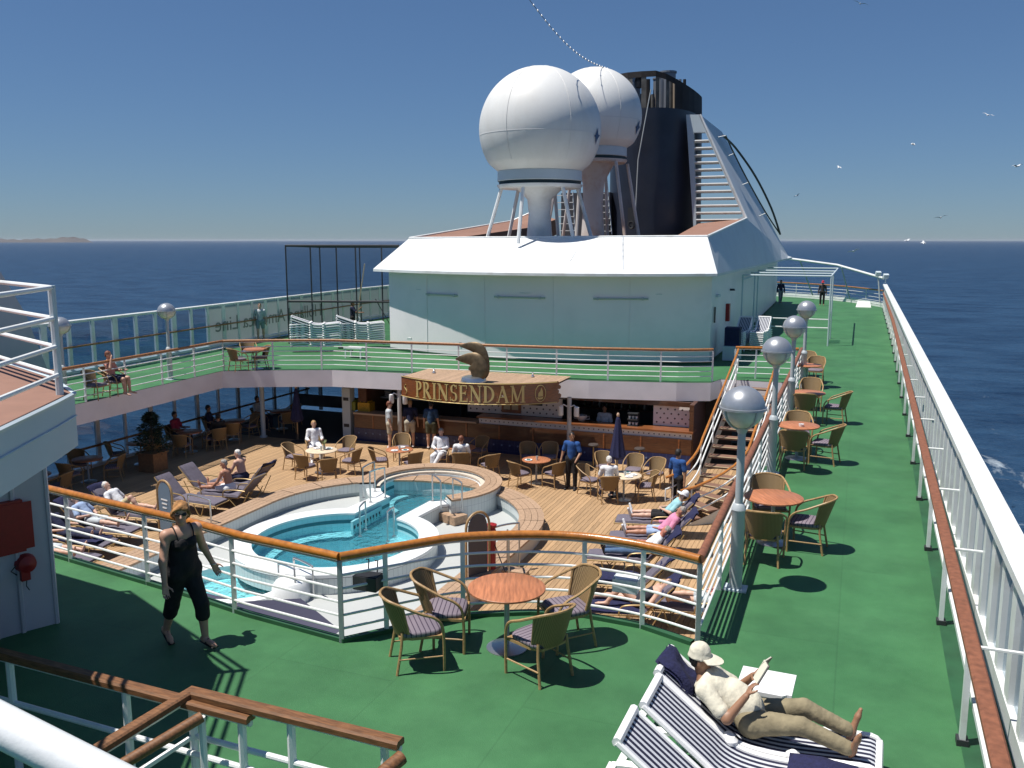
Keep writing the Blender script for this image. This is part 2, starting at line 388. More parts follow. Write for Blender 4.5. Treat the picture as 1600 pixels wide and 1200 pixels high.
struct(mb, 'sea', sea_mat())
mb = MB(); mb.box((0, 0, (SEAZ-1+16)/2), (2*HZ_R, 2*HZ_R, 16-SEAZ+1)); hz_m = bpy.data.materials.new('haze_air'); hz_m.use_nodes = True; hn_ = hz_m.node_tree
hn_.nodes.remove(hn_.nodes['Principled BSDF']); pv = hn_.nodes.new('ShaderNodeVolumePrincipled'); pv.inputs['Color'].default_value = (.80, .86, .95, 1); pv.inputs['Density'].default_value = HZ_D; pv.inputs['Anisotropy'].default_value = .2
hn_.links.new(pv.outputs[0], hn_.nodes['Material Output'].inputs['Volume'])
tag(mb.build('haze', hz_m), kind='stuff')
# ---- far headland
mb = MB(); D = 9000.; prof = []
for i in range(41):
    px = -60+(146+60)*i/40; d = ray(px, 375); d = Vector((d.x, d.y, 0)).normalized()*D
    u = i/40; h = 46*min(1, (1-u)*14)*(.62+.38*math.exp(-((u-.82)/.17)**2))+4*math.sin(i*1.7)+3*math.sin(i*.63)
    if i == 40: h = 0
    prof.append((d, max(0, h)))
A = [(q.x, q.y, SEAZ-1) for q, h in prof]; B = [(q.x*1.012, q.y*1.012, SEAZ+h*.8) for q, h in prof]; C2 = [(q.x*1.05, q.y*1.05, SEAZ+h) for q, h in prof]; E2 = [(q.x*1.12, q.y*1.12, SEAZ-1) for q, h in prof]
mb.strip(A, B).strip(B, C2).strip(C2, E2)
struct(mb, 'headland', mat('headland_earth', (.075, .062, .055), .95, var=.2, vscale=.004), smooth=True)

# ---- decks
def deck_wear(m):
    n = m.node_tree; b = n.nodes['Principled BSDF']; src = b.inputs['Base Color'].links[0].from_socket
    tc = n.nodes.new('ShaderNodeTexCoord'); mp = n.nodes.new('ShaderNodeMapping'); mp.inputs['Rotation'].default_value = (0, 0, R(90)); n.links.new(tc.outputs['Object'], mp.inputs[0])
    br = n.nodes.new('ShaderNodeTexBrick'); br.inputs['Scale'].default_value = 1; br.inputs['Brick Width'].default_value = 5.2; br.inputs['Row Height'].default_value = 1.45; br.inputs['Mortar Size'].default_value = .012; br.inputs['Mortar Smooth'].default_value = .6
    br.inputs['Color1'].default_value = (1, 1, 1, 1); br.inputs['Color2'].default_value = (.93, .93, .93, 1); br.inputs['Mortar'].default_value = (.80, .81, .81, 1); n.links.new(mp.outputs[0], br.inputs['Vector'])
    m1 = n.nodes.new('ShaderNodeMixRGB'); m1.blend_type = 'MULTIPLY'; m1.inputs[0].default_value = .8; n.links.new(src, m1.inputs[1]); n.links.new(br.outputs[0], m1.inputs[2])
    nz = n.nodes.new('ShaderNodeTexNoise'); nz.inputs['Scale'].default_value = .55; nz.inputs['Detail'].default_value = 10; nz.inputs['Roughness'].default_value = .7; n.links.new(tc.outputs['Object'], nz.inputs['Vector'])
    rp = n.nodes.new('ShaderNodeValToRGB'); rp.color_ramp.elements[0].position = .35; rp.color_ramp.elements[1].position = .68; rp.color_ramp.elements[0].color = (.70, .73, .74, 1); rp.color_ramp.elements[1].color = (1.30, 1.22, 1.26, 1); n.links.new(nz.outputs[0], rp.inputs[0])
    m2 = n.nodes.new('ShaderNodeMixRGB'); m2.blend_type = 'MULTIPLY'; m2.inputs[0].default_value = .85; n.links.new(m1.outputs[0], m2.inputs[1]); n.links.new(rp.outputs[0], m2.inputs[2])
    n2 = n.nodes.new('ShaderNodeTexNoise'); n2.inputs['Scale'].default_value = 14; n2.inputs['Detail'].default_value = 8; n2.inputs['Roughness'].default_value = .75; n.links.new(tc.outputs['Object'], n2.inputs['Vector'])
    r2 = n.nodes.new('ShaderNodeValToRGB'); r2.color_ramp.elements[0].position = .66; r2.color_ramp.elements[1].position = .74; r2.color_ramp.elements[0].color = (0, 0, 0, 1); r2.color_ramp.elements[1].color = (1, 1, 1, 1); n.links.new(n2.outputs[0], r2.inputs[0])
    m3 = n.nodes.new('ShaderNodeMixRGB'); m3.inputs[2].default_value = (.10, .24, .11, 1); n.links.new(r2.outputs[0], m3.inputs[0]); n.links.new(m2.outputs[0], m3.inputs[1]); n.links.new(m3.outputs[0], b.inputs['Base Color'])
deck_wear(GREEN)
WELL = [(-20.4, 11.0), (-14.0, 9.95), (-10.6, 9.37), (-7.93, 8.91), (-6.84, 8.68), (-5.35, 8.47), (-4.75, 9.2), (-4.33, 9.62), (-3.6, 9.98), (-2.94, 10.15), (-2.2, 10.1), (-1.54, 9.85),
        (-1.66, 30.2), (-4.15, 30.2), (-4.35, 29.35), (-5.4, 28.95), (-8.2, 28.35), (-10.85, 28.05), (-14.2, 27.7), (-17.5, 27.4), (-19.4, 26.6), (-21.0, 25.75), (-20.6, 20)]
DECK = [(-25.0, -6), (1.78, -6), (1.78, 66.8), (1.2, 68.5), (-.8, 72.5), (-4, 76), (-8, 78.5), (-12.8, 79.5), (-18, 78.5), (-22, 75.5), (-26, 68), (-26.6, 45), (-25.6, 31), (-25.0, 22)]
mb = MB(); mb.sheet([DECK, WELL], 0.0); mb.wall(DECK, -.5, 0, closed=True)
upper_deck = struct(mb, 'upper_deck', GREEN)
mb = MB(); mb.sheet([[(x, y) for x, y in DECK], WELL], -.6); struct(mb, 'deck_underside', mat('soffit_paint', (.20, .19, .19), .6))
mb = MB(); W2 = WELL; mb.wall(W2, -.62, -.012, closed=True)
struct(mb, 'deck_fascia', LILAC)
mb = MB(); mb.sheet([[(1.06, -6), (1.57, -6), (1.62, 66), (1.50, 66), (1.46, 42), (1.24, 20), (1.12, 10)]], .004); struct(mb, 'dark_deck_strip', GREEND)  # flat darker green strip laid on the deck under the right handrail
# raised green waterway along the near edge
mb = MB(); e = [Vector((x, y, 0)) for x, y in WELL[1:12]]; e2 = []
for i, q in enumerate(e):
    t = (e[min(i+1, len(e)-1)]-e[max(i-1, 0)]).normalized(); nrm = Vector((t.y, -t.x, 0)); e2.append(q+nrm*.09)
mb.strip([(q.x, q.y, .05) for q in e], [(q.x, q.y, .05) for q in e2]); mb.wall(e2, 0, .05); mb.wall(e, -.02, .05)
struct(mb, 'deck_waterway', GREEND)
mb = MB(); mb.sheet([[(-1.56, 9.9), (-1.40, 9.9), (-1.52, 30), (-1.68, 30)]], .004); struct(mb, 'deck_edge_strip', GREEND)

RXC, RYC, RO, RI = -10.97, 19.42, 4.07, 3.42     # curved teak bench round the pool
TX, TY, TR = -11.05, 22.2, 2.0                 # hot tub
mb = MB(); mb.sheet([[(-23.4, 9), (-1.5, 9), (-1.5, 33), (-23.4, 33)], [(RXC-RO+.1, 9.02), (RXC+RO-.1, 9.02), (RXC+RO-.1, RYC)]+[(RXC+(RO-.1)*math.cos(a), RYC+(RO-.1)*math.sin(a)) for a in np.linspace(.02, math.pi, 24)]], LZ-.03)
lower_deck = struct(mb, 'pool_deck', CAULK)
def plank(x, y0, y1, wd=.113):
    b = MB(); b.box((0, 0, 0), (wd, y1-y0, .03)); o = b.build('plank', TEAK, lower_deck); o.location = (x, (y0+y1)/2, LZ-.015); return o
PW = .1215; x = -23.3; meshes = {}
while x < -1.6:
    d = abs(x-RXC); y0 = 9.1
    if d < RO-.12: y0 = RYC+math.sqrt((RO-.12)**2-d*d)
    if abs(x-TX) < TR: y0 = max(y0, TY+math.sqrt(TR*TR-(x-TX)**2)-.1)
    if x < -17.5: cuts = [y0, 27.6]
    elif d < RO: cuts = [y0, 28.9] 
    else: cuts = [y0, 20.4+1.7*math.sin(x*9.1), 28.9]
    for a, b in zip(cuts, cuts[1:]): plank(x, a+.002, b-.002)
    x += PW
MB_w = MB(); MB_w.box((-1.42, 21.2, (LZ-.62)/2), (.12, 24.2, -.62-LZ-.01)); MB_w.box((-12.4, 8.9, (LZ-.62)/2), (22, .12, -.62-LZ-.01)); struct(MB_w, 'well_wall', GREYW)
# ---- hull below
mb = MB(); mb.prism([(-23.6, -40), (1.6, -40), (1.7, 66), (-3, 76), (-12, 80), (-20, 76), (-26, 66), (-23.6, 33)], SEAZ-2, LZ-1.6)
struct(mb, 'hull', mat('hull_navy', (.02, .025, .05), .4))

# ---- pool surround: white sunken floor, basin, bench
pool = thing('swimming_pool', 'keyhole-shaped swimming pool with white coping joined to a round hot tub', 'swimming pool', (-11.15, 17.4, LZ))
PXc, PYc = -11.15, 17.42
def keyhole(rp, rt, hw, n=56):
    # counter-clockwise outline: pool arc, right channel side, tub arc, left channel side
    a = math.asin(min(.95, hw/rp)); b = math.asin(min(.95, hw/rt)); pts = []
    for k in range(n+1):
        t = math.pi/2+a+(2*math.pi-2*a)*k/n; pts.append((PXc+rp*math.cos(t), PYc+rp*math.sin(t)))
    r_end = pts[-1]; t0 = -math.pi/2+b; tub = []
    for k in range(n+1):
        t = t0+(2*math.pi-2*b)*k/n; tub.append((TX+rt*math.cos(t), TY+rt*math.sin(t)))
    for k in range(1, 6):
        u = k/6; pts.append((r_end[0]+(tub[0][0]-r_end[0])*u, r_end[1]+(tub[0][1]-r_end[1])*u))
    pts += tub; l0 = tub[-1]; l1 = pts[0]
    for k in range(1, 6):
        u = k/6; pts.append((l0[0]+(l1[0]-l0[0])*u, l0[1]+(l1[1]-l0[1])*u))
    return pts
CZ = LZ+.42; FZ = LZ-.02
OUT = keyhole(2.37, 1.77, 1.0); INN = keyhole(1.95, 1.42, .62); BAS = keyhole(1.5, 1.05, .52)
ring = lambda r, z=None, a0=0, a1=math.pi, n=48: [(RXC+r*math.cos(a), RYC+r*math.sin(a)) for a in np.linspace(a0, a1, n)]
# white floor inside bench
fl = [(RXC-RI-.05, 9.05), (RXC+RI+.05, 9.05)]+ring(RI+.05)
PAD = P(365, 912, FZ); padring = [(PAD.x+1.12*math.cos(a), PAD.y+.95*math.sin(a)) for a in np.linspace(0, 2*math.pi, 40)[:-1]]
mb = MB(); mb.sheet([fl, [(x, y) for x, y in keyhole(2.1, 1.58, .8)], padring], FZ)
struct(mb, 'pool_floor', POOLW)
mb = MB()
mb.strip([(x, y, CZ) for x, y in OUT], [(x, y, CZ) for x, y in INN], True)
big = keyhole(2.40, 1.80, 1.03)
mb.wall(big, CZ-.07, CZ+.004, True); mb.strip([(x, y, CZ+.004) for x, y in big], [(x, y, CZ+.004) for x, y in OUT], True)
inn2 = keyhole(1.93, 1.40, .60); mb.wall(inn2, CZ-.05, CZ+.003, True); mb.strip([(x, y, CZ+.003) for x, y in INN], [(x, y, CZ+.003) for x, y in inn2], True)
mb.build('coping', COPE, pool, True)
mb = MB(); mb.wall(OUT, FZ-.01, CZ-.06, True); mb.build('outer_wall', PTILE, pool, True)
mb = MB(); mb.wall(OUT, CZ-.075, CZ-.055, True); ed = keyhole(2.376, 1.776, 1.006); mb.wall(ed, CZ-.09, CZ-.07, True); mb.build('tile_band', mat('navy_tile', (.02, .03, .09), .3), pool, True)
WZ = CZ-.33
mb = MB(); mb.wall(INN, WZ-.02, CZ, True); mb.build('inner_wall', PAQUA, pool, True)
i3 = keyhole(1.945, 1.415, .615); mb = MB(); mb.wall(i3, WZ+.06, WZ+.15, True); mb.build('tile_stripe', TEALD, pool, True)
mb = MB(); mb.strip([(x, y, WZ-.16) for x, y in INN], [(x, y, WZ-.16) for x, y in BAS], True); mb.wall(INN, WZ-.16, WZ-.02, True); mb.wall(BAS, LZ-1.5, WZ-.16, True)
mb.build('basin_wall', PAQUA, pool, True)
b2 = keyhole(1.495, 1.045, .515); mb = MB(); mb.wall(b2, WZ-.25, WZ-.165, True); mb.build('tile_stripe', TEALD, pool, True)
mb = MB(); mb.sheet([BAS], LZ-1.42); mb.build('basin_floor', mat('aqua_floor', (.52, .84, .88), .4, var=.1, vscale=3), pool, True)
mb = MB(); mb.sheet([INN], WZ); mb.build('water', glassy('pool_water', (.74, .95, .97), 2.2, .02, 6.0), pool, True)
# grille between pool and tub
mb = MB()
gl = P(605, 815, WZ)
mb.box((PXc-.55, 19.75, WZ+.02), (.06, 1.5, .34)); mb.build('channel_panel', PAQUA, pool, True)
for k in range(9): MB().box((PXc-.515, 19.08+.16*k, WZ+.03), (.012, .07, .07)).build('vent_hole', mat('hole_dark', (.015, .05, .07), .6), pool, True)
# hot tub: teak coping ring and inner teak seat ring
tub = thing('hot_tub_rim', 'raised round teak seat rim round the hot tub behind the pool', 'pool rim', (TX, TY, LZ))
TZ = LZ+.60
def arcstrips(par, cx, cy, r0, r1, z, n, a0, a1, m, segs=10, th=.05):
    for k in range(n):
        ra = r0+(r1-r0)*k/n+.005; rb = r0+(r1-r0)*(k+1)/n-.005
        for j in range(segs):
            s0 = a0+(a1-a0)*j/segs+.003; s1 = a0+(a1-a0)*(j+1)/segs-.003; b = MB(); aa = np.linspace(s0, s1, 5)
            A = [(cx+ra*math.cos(t), cy+ra*math.sin(t), z) for t in aa]; B = [(cx+rb*math.cos(t), cy+rb*math.sin(t), z) for t in aa]
            A2 = [(q[0], q[1], z-th) for q in A]; B2 = [(q[0], q[1], z-th) for q in B]
            b.strip(A, B).strip(A2, A).strip(B, B2)
            b.build('plank', m, par, True)
arcstrips(tub, TX, TY, 1.55, 2.05, TZ, 3, R(-48), R(207), TEAKR, 9)
arcs = lambda r, a0, a1, n=40: [(TX+r*math.cos(a), TY+r*math.sin(a)) for a in np.linspace(a0, a1, n)]
mb = MB(); mb.wall(arcs(2.0, R(-48), R(207)), FZ, TZ-.05); mb.wall(arcs(1.60, R(-48), R(207)), CZ-.02, TZ-.05)
for a in (-48, 207):
    c, s = math.cos(R(a)), math.sin(R(a)); mb.poly([(TX+1.6*c, TY+1.6*s, FZ), (TX+2*c, TY+2*s, FZ), (TX+2*c, TY+2*s, TZ-.05), (TX+1.6*c, TY+1.6*s, TZ-.05)])
mb.build('rim_wall', PTILE, tub, True)
arcstrips(tub, TX, TY, 1.42, 1.60, CZ+.07, 1, R(-48), R(207), mat('pale_step', (.62, .55, .46), .6), 8)
MB().box(tuple(P(706, 808, FZ+.12)), (.75, .45, .22), R(-25)).build('step', TEAKR, tub, True)
# teak bench ring
bench = thing('curved_bench', 'long curved teak-topped bench wall sweeping round the white pool area', 'bench', (RXC, RYC, LZ))
BZ = LZ+.40
arcstrips(bench, RXC, RYC, RI, RO, BZ, 4, 0, math.pi, TEAKR, 12)
for sx_ in (-1, 1):
    for k in range(4):
        ra = RI+(RO-RI)*k/4; wd = (RO-RI)/4-.01
        yy = 9.1
        for y1 in (12.2, 15.5, RYC):
            MB().box((RXC+sx_*(ra+wd/2+.005), (yy+y1)/2, BZ-.025), (wd, y1-yy-.006, .05)).build('plank', TEAKR, bench, True); yy = y1
for r_, nm in ((RI+.04, PTILE), (RO-.05, mat('bench_side', (.52, .50, .46), .6))):
    mb = MB(); mb.wall([(RXC+r_, 9.1)]+ring(r_)+[(RXC-r_, 9.1)], FZ-.02, BZ-.05); mb.build('bench_wall', nm, bench, True)
MB().wall([(RXC+RI+.034, 9.1)]+ring(RI+.034)+[(RXC-RI-.034, 9.1)], FZ, FZ+.1).build('skirting', mat('grey_skirting', (.28, .34, .36), .5), bench, True)
# paddling pool
pad = thing('paddling_pool', 'shallow turquoise paddling pool with a white rim below the near railing', 'paddling pool', (PAD.x, PAD.y, FZ))
ex = lambda k: [(PAD.x+1.12*k*math.cos(a), PAD.y+.95*k*math.sin(a)) for a in np.linspace(0, 2*math.pi, 40)[:-1]]
mb = MB(); mb.strip([(x, y, FZ+.05) for x, y in ex(1.22)], [(x, y, FZ+.05) for x, y in ex(1.0)], True); mb.wall(ex(1.22), FZ, FZ+.05, True); mb.wall(ex(1.0), FZ-.25, FZ+.05, True); mb.build('rim', COPE, pad, True)
MB().sheet([ex(1.0)], FZ-.25).build('basin_floor', mat('pale_aqua', (.42, .80, .84), .4, var=.08, vscale=4), pad, True)
MB().sheet([ex(1.0)], FZ-.05).build('water', MATS['pool_water'], pad, True)

# ============================================================ RAILINGS
def railing(name, label, pts, h=1.05, bars=4, step=1.6, group=None, mr=VARN, hr=.045, br=.016, pr=.028, cat='railing', posts=None, bar_lo=.17, pm=None):
    pm = pm or WHITE
    pts = [Vector(p) for p in pts]; t = thing(name, label, cat, pts[0], 0, group)
    up = Vector((0, 0, 1))
    MB().tube([p+up*h for p in pts], hr, 10).build('handrail', mr, t, True, True)
    MB().tube([p+up*(h-hr-.012) for p in pts], .014, 6).build('rail_bracket', pm, t, True, True)
    for k in range(bars):
        z = bar_lo+(h-.12-bar_lo)*k/max(1, bars-.35)
        MB().tube([p+up*z for p in pts], br, 7).build('rail', pm, t, True, True)
    for q in (posts if posts is not None else resample(pts, step)):
        q = Vector(q); MB().box(q+up*(h/2-.03), (pr*2, pr*1.1, h-.06), R(20)).build('post', pm, t, True)
    return t
RG = 'white railings round the pool well'
off = .07
nl = [(-13.8, 9.85, 0), (-12.2, 9.58, 0), (-10.6, 9.30, 0), (-9.2, 9.06, 0), (-7.93, 8.85, 0), (-6.84, 8.6, 0), (-5.35, 8.40, 0)]
nr = [(-5.35, 8.40, 0), (-4.75, 9.12, 0), (-4.33, 9.55, 0), (-3.6, 9.92, 0), (-2.94, 10.08, 0), (-2.2, 10.03, 0), (-1.5, 9.80, 0)]
railing('deck_railing', 'orange-varnished railing behind the walking woman, left of the pointed corner', nl, 1.04, 5, 1.9, RG, hr=.05)
railing('deck_railing', 'curved orange-varnished railing behind the big round table', smoothpath(nr, 4), 1.04, 5, 2, RG, hr=.05, posts=[nr[0], (-5.0, 8.83, 0), nr[2], nr[4], nr[5], nr[6]])
walk = [(-1.50, 9.80, 0), (-1.53, 14, 0), (-1.57, 20, 0), (-1.60, 25, 0), (-1.66, 31.0, 0)]
railing('deck_railing', 'long weathered brown railing running aft beside the globe lamps', walk, 1.04, 5, 1.7, RG, mr=OLDRAIL, hr=.055)
far = [(-21.0, 25.85, 0), (-19.4, 26.7, 0), (-17.5, 27.5, 0), (-14.2, 27.8, 0), (-10.85, 28.15, 0), (-8.2, 28.45, 0), (-5.4, 29.05, 0), (-4.75, 29.35, 0), (-4.35, 29.6, 0)]
railing('deck_railing', 'far railing above the ship-name board with brown handrail', far, 1.06, 5, 1.75, RG, mr=wood('brown_rail', (.32, .14, .05), .45, sc=(5, 5, 5)), hr=.042)
lft = [(-21.0, 25.85, 0), (-20.8, 23, 0), (-20.56, 19.2, 0), (-20.4, 15, 0), (-20.35, 11, 0)]
railing('deck_railing', 'side railing along the left balcony beside the seated woman', lft, 1.06, 4, 1.7, RG, mr=MATS['brown_rail'], hr=.04)

# ============================================================ WINDBREAKS
wbr = thing('windbreak', 'long white glass windbreak along the right side of the green walkway', 'windbreak', (1.62, 8, 0))
def wbx(y): return 1.58+.06*(y/70.)
mb = MB(); ys = list(np.linspace(1.5, 67, 40)); ZT = 1.62
mb.strip([(wbx(y)-.13, y, ZT) for y in ys], [(wbx(y)+.13, y, ZT) for y in ys]); mb.strip([(wbx(y)-.13, y, ZT-.09) for y in ys], [(wbx(y)-.13, y, ZT) for y in ys]); mb.strip([(wbx(y)+.13, y, ZT) for y in ys], [(wbx(y)+.13, y, ZT-.09) for y in ys]); mb.strip([(wbx(y)+.13, y, ZT-.09) for y in ys], [(wbx(y)-.13, y, ZT-.09) for y in ys])
mb.build('top_cap', WHITE, wbr, True)
mb = MB()
for y0, y1 in zip(ys, ys[1:]): mb.box(((wbx(y0)+wbx(y1))/2, (y0+y1)/2, .12), (.12, y1-y0, .24))
mb.build('base_curb', WHITE, wbr, True)
y = 2.0; k = 0
while y < 66.5:
    MB().box((wbx(y), y, (.24+ZT-.09)/2), (.10, .17 if k % 2 else .24, ZT-.33)).build('mullion', WHITE, wbr, True)
    MB().box((wbx(y)+.01, y+.36, (.24+ZT-.09)/2), (.012, .52, ZT-.335)).build('pane', GLASS, wbr, True)
    y += .72; k += 1
hx = lambda y: 1.03+.011*y if y < 42 else 1.492+(y-42)*.0035
rail_r = thing('side_handrail', 'brown wooden handrail on white stanchions in front of the right windbreak', 'handrail', (1.1, 8, 0))
hy = [1.5, 6, 10, 14, 20, 28, 36, 44, 55, 66.5]
MB().beam([(hx(y), y, 1.03) for y in hy], .13, .06).build('handrail', OLDRAIL, rail_r, True)
mb = MB()
for a, b in zip(hy, hy[1:]): mb.strip([(hx(a)+.06, a, .42), (hx(b)+.06, b, .42)], [(hx(a)+.20, a, .42), (hx(b)+.20, b, .42)]); mb.strip([(hx(a)+.06, a, .36), (hx(b)+.06, b, .36)], [(hx(a)+.06, a, .42), (hx(b)+.06, b, .42)])
mb.build('white_ledge', WHITE, rail_r, True)
y = 3.0
while y < 66:
    x = hx(y)
    MB().box((x, y, .50), (.05, .09, .88)).build('stanchion', WHITE, rail_r, True)
    MB().box((x, y, .03), (.10, .12, .06)).build('foot', DARKM, rail_r, True)
    MB().tube([(x, y, .96), (wbx(y), y, .96)], .018, 6).build('bracket', WHITE, rail_r, True)
    y += 2.82
# left windbreak
wbl = thing('windbreak', 'tall glass windbreak on white mullions along the left balcony', 'windbreak', (-25.2, 22, 0))
lx = lambda y: -24.85 if y < 21 else (-24.85-(y-21)*.075 if y < 45 else -26.65)
ys = list(np.linspace(15, 66, 30)); ZL = 1.85
mb = MB(); mb.tube([(lx(y), y, ZL) for y in ys], .06, 6); mb.build('top_cap', WHITE, wbl, True)
mb = MB(); mb.tube([(lx(y), y, .12) for y in ys], .09, 6); mb.build('base_curb', WHITE, wbl, True)
MB().tube([(lx(y)+.14, y, 1.0) for y in ys], .035, 7).build('handrail', MATS['brown_rail'], wbl, True, True)
y = 15.2; k = 0
while y < 65:
    MB().box((lx(y), y, ZL/2), (.08, .14 if k % 3 else .24, ZL)).build('mullion', WHITE, wbl, True)
    ang = -math.atan2(lx(y+1.1)-lx(y), 1.1)
    fz = y > 30.3
    MB().box(((lx(y)+lx(y+1.1))/2, y+.55, ZL/2+.05), (.015, 1.0, ZL-.25), ang).build('pane', FROST if fz else GLASS, wbl, True)
    y += 1.1; k += 1
# writing on the windbreak, seen from behind (mirrored)
fc = bpy.data.curves.new('wording', 'FONT'); fc.body = 'Holland America Line'; fc.size = 1.05; fc.extrude = .004; fc.align_x = 'RIGHT'; fc.resolution_u = 3
fo = bpy.data.objects.new('wording_source', fc); COL.objects.link(fo); bpy.context.view_layer.update()
me = bpy.data.meshes.new_from_object(fo.evaluated_get(bpy.context.evaluated_depsgraph_get())); COL.objects.unlink(fo); bpy.data.objects.remove(fo)
me.materials.clear(); me.materials.append(mat('grey_lettering', (.20, .21, .21), .5)); wo = bpy.data.objects.new('lettering', me); COL.objects.link(wo); wo.parent = wbl
ya = 30.9
# read from outside: text runs towards -Y as seen from outside left; from inside it is mirrored
wd_ = max(v.co.x for v in me.vertices)-min(v.co.x for v in me.vertices)
for v in me.vertices:
    yy = ya-v.co.x; v.co = Vector((lx(yy)+.135, yy, .72+v.co.y*.85))-wbl.location+Vector((v.co.z, 0, 0))

# ============================================================ FUNNEL HOUSE
house = thing('funnel_house', 'white deckhouse with a flared bright roof edge below the radar domes', 'deckhouse', (-11.8, 33, 0))
def wallcurve():
    pts = []
    for i in range(25):
        u = i/24; x = -18.5+u*13.4; y = 33.55-1.75*(1-(2*u-1)**2)+.25*u; pts.append((x, y))
    return pts
wc = wallcurve(); sideR = [(-5.12, 38), (-5.3, 50), (-5.75, 70)]; sideL = [(-19.0, 70), (-18.6, 50)]
mb = MB(); mb.wall(wc+sideR+sideL, 0.0, 3.45, True); mb.build('wall', WALLW, house, True, True, 30)
mb = MB(); mb.wall([(x, y-.02) for x, y in wc]+[(-5.09, 38), (-5.27, 50), (-5.72, 70)], 0.0, .10); mb.build('skirting', GREEND, house, True)
# flared skirt
EZ, RZ = 3.40, 4.66
eave = []; ridge = []
for i in range(25):
    u = i/24; eave.append(Vector((-19.1+u*14.3, 33.30-.25*u-2.0*(1-(2*u-1)**2), EZ))); ridge.append(Vector((-17.7+u*12.35, 33.9-.10*(1-(2*u-1)**2)+.1*u, RZ+.06*u)))
mb = MB(); mb.strip(eave, ridge); mb.strip([q+Vector((0, .0, -.10)) for q in eave], eave)
mb.strip([Vector((q[0], q[1]-.0, EZ-.10)) for q in wc], [q+Vector((0, 0, -.10)) for q in eave])
mb.build('roof_skirt', WHITE, house, True, True, 30)
mb = MB(); mb.tube([q+Vector((0, .03, .02)) for q in ridge], .045, 6); mb.build('roof_lip', WHITE, house, True, True)
for i in (15,):
    q = eave[i].lerp(ridge[i], .5); MB().box(eave[i].lerp(ridge[i], .5)+Vector((0, -.01, .012)), (.03, 1.0, .012), ax=Matrix.Rotation(math.atan2(RZ-EZ, ridge[i].y-eave[i].y), 3, 'X')).build('seam_strip', WHITE, house, True)
# right flare going aft and the fin
Fc = eave[-1]; Ec = ridge[-1]
Bp = PY(1166, 341, 46); Ap = PY(1094, 179, 46); Dp = PX(1238, 402, -4.6); Cp = PY(1128, 206, 52)
mb = MB(); nA = 8
lowl = [Fc.lerp(Dp, i/nA) for i in range(nA+1)]; upl = [Ec.lerp(Bp, min(1, i/4)) if i <= 4 else Bp.lerp(Dp+Vector((-.3, 0, .1)), (i-4)/4) for i in range(nA+1)]
SIDEG = mat('side_skirt', (.56, .60, .62), .5, dirt=(.50, .53, .55), dscale=.6)
mb.strip(lowl, upl); mb.strip([q+Vector((0, 0, -.1)) for q in lowl], lowl)
mb.strip([Vector((-5.1+(.0 if i < 2 else -.08*i), q.y, EZ-.12)) for i, q in enumerate(lowl)], [q+Vector((0, 0, -.1)) for q in lowl])
mb.build('side_skirt', SIDEG, house, True)
mb = MB(); mb.tube([Ec+Vector((0, .03, .02)), Bp, Ap], .06, 6); mb.build('fin_edge', WHITE, house, True, True)
mb = MB(); mb.poly([Bp, Ap, Cp, Dp+Vector((-.3, 0, .1))][::-1]); mb.build('fin_skin', SIDEG, house, True)
# front face of the fin: frame with an opening
T1 = PY(1072, 179, 46.0); B1 = PY(1084, 366, 46.0)
def lerp(a, b, t): return a.lerp(b, t)
o1 = PY(1084, 207, 46); o2 = PY(1102, 207, 46); o3 = PY(1161, 338, 46); o4 = PY(1088, 366, 46); B2 = PY(1112, 366, 46)
mb = MB(); outer = [T1, Ap, Bp, B2, B1]; inner = [o1, o2, o3, PY(1108, 366, 46), o4]
mb.strip(outer, inner, True); mb.strip(inner, [q+Vector((0, .35, 0)) for q in inner], True); mb.build('fin_frame', GREYW, house, True)
for i in range(13):
    yy = 221+i*11.2; xr = 1102+(yy-207)*(1161-1102)/131; a = PY(1085, yy, 46.15); b = PY(xr, yy, 46.15)
    MB().box((a+b)/2, ((b-a).length, .30, .045), ax=Matrix.Rotation(R(-18), 3, 'X')).build('louvre_slat', WHITE, house, True)
# left parapet, mirrored and simpler
lA = ridge[0]; lB = PY(800, 345, 49); lC = PY(832, 331, 49.5)
mb = MB(); mb.tube([lA+Vector((0, .03, .02)), lB, lC], .05, 6); mb.build('fin_edge', WHITE, house, True, True)
mb = MB(); mb.strip([lA, lB, lC], [lA+Vector((1.3, .6, -.05)), lB+Vector((1.6, -.5, -.35)), lC+Vector((1.6, -.5, -.45))]); mb.build('brown_coaming', DECKBR, house, True)
mb = MB(); mb.strip([lA+Vector((1.3, .6, -.05)), lB+Vector((1.6, -.5, -.35)), lC+Vector((1.6, -.5, -.45))], [lA+Vector((1.35, .6, -1.3)), lB+Vector((1.65, -.5, -1.3)), lC+Vector((1.65, -.5, -1.3))]); mb.build('inner_bulwark', mat('bulwark_shade', (.07, .05, .045), .7), house, True)  # near-black colour paints in the shadow of the recessed roof well
lD = Vector((-19.6, 67, 3.4)); mb = MB(); mb.strip([eave[0], eave[0].lerp(lD, .5), lD], [lA, lB, lD+Vector((.6, -3, .6))]); mb.build('side_skirt', SIDEG, house, True)
# brown sloping roof on the right
mb = MB(); e0 = PY(1058, 368, 36.5); mb.poly([Ec+Vector((-.05, .1, -.01)), Bp+Vector((-.05, -.05, -.02)), PY(1092, 349, 46.3), e0]); mb.build('brown_roof', DECKBR, house, True)
mb = MB(); mb.sheet([[(q.x, q.y+.04) for q in ridge]+[(-6.6, 47), (-6.9, 66), (-17.2, 66), (-16.6, 47)]], RZ-.12); mb.build('roof_deck', mat('roof_dark', (.16, .11, .09), .8, var=.2), house, True)
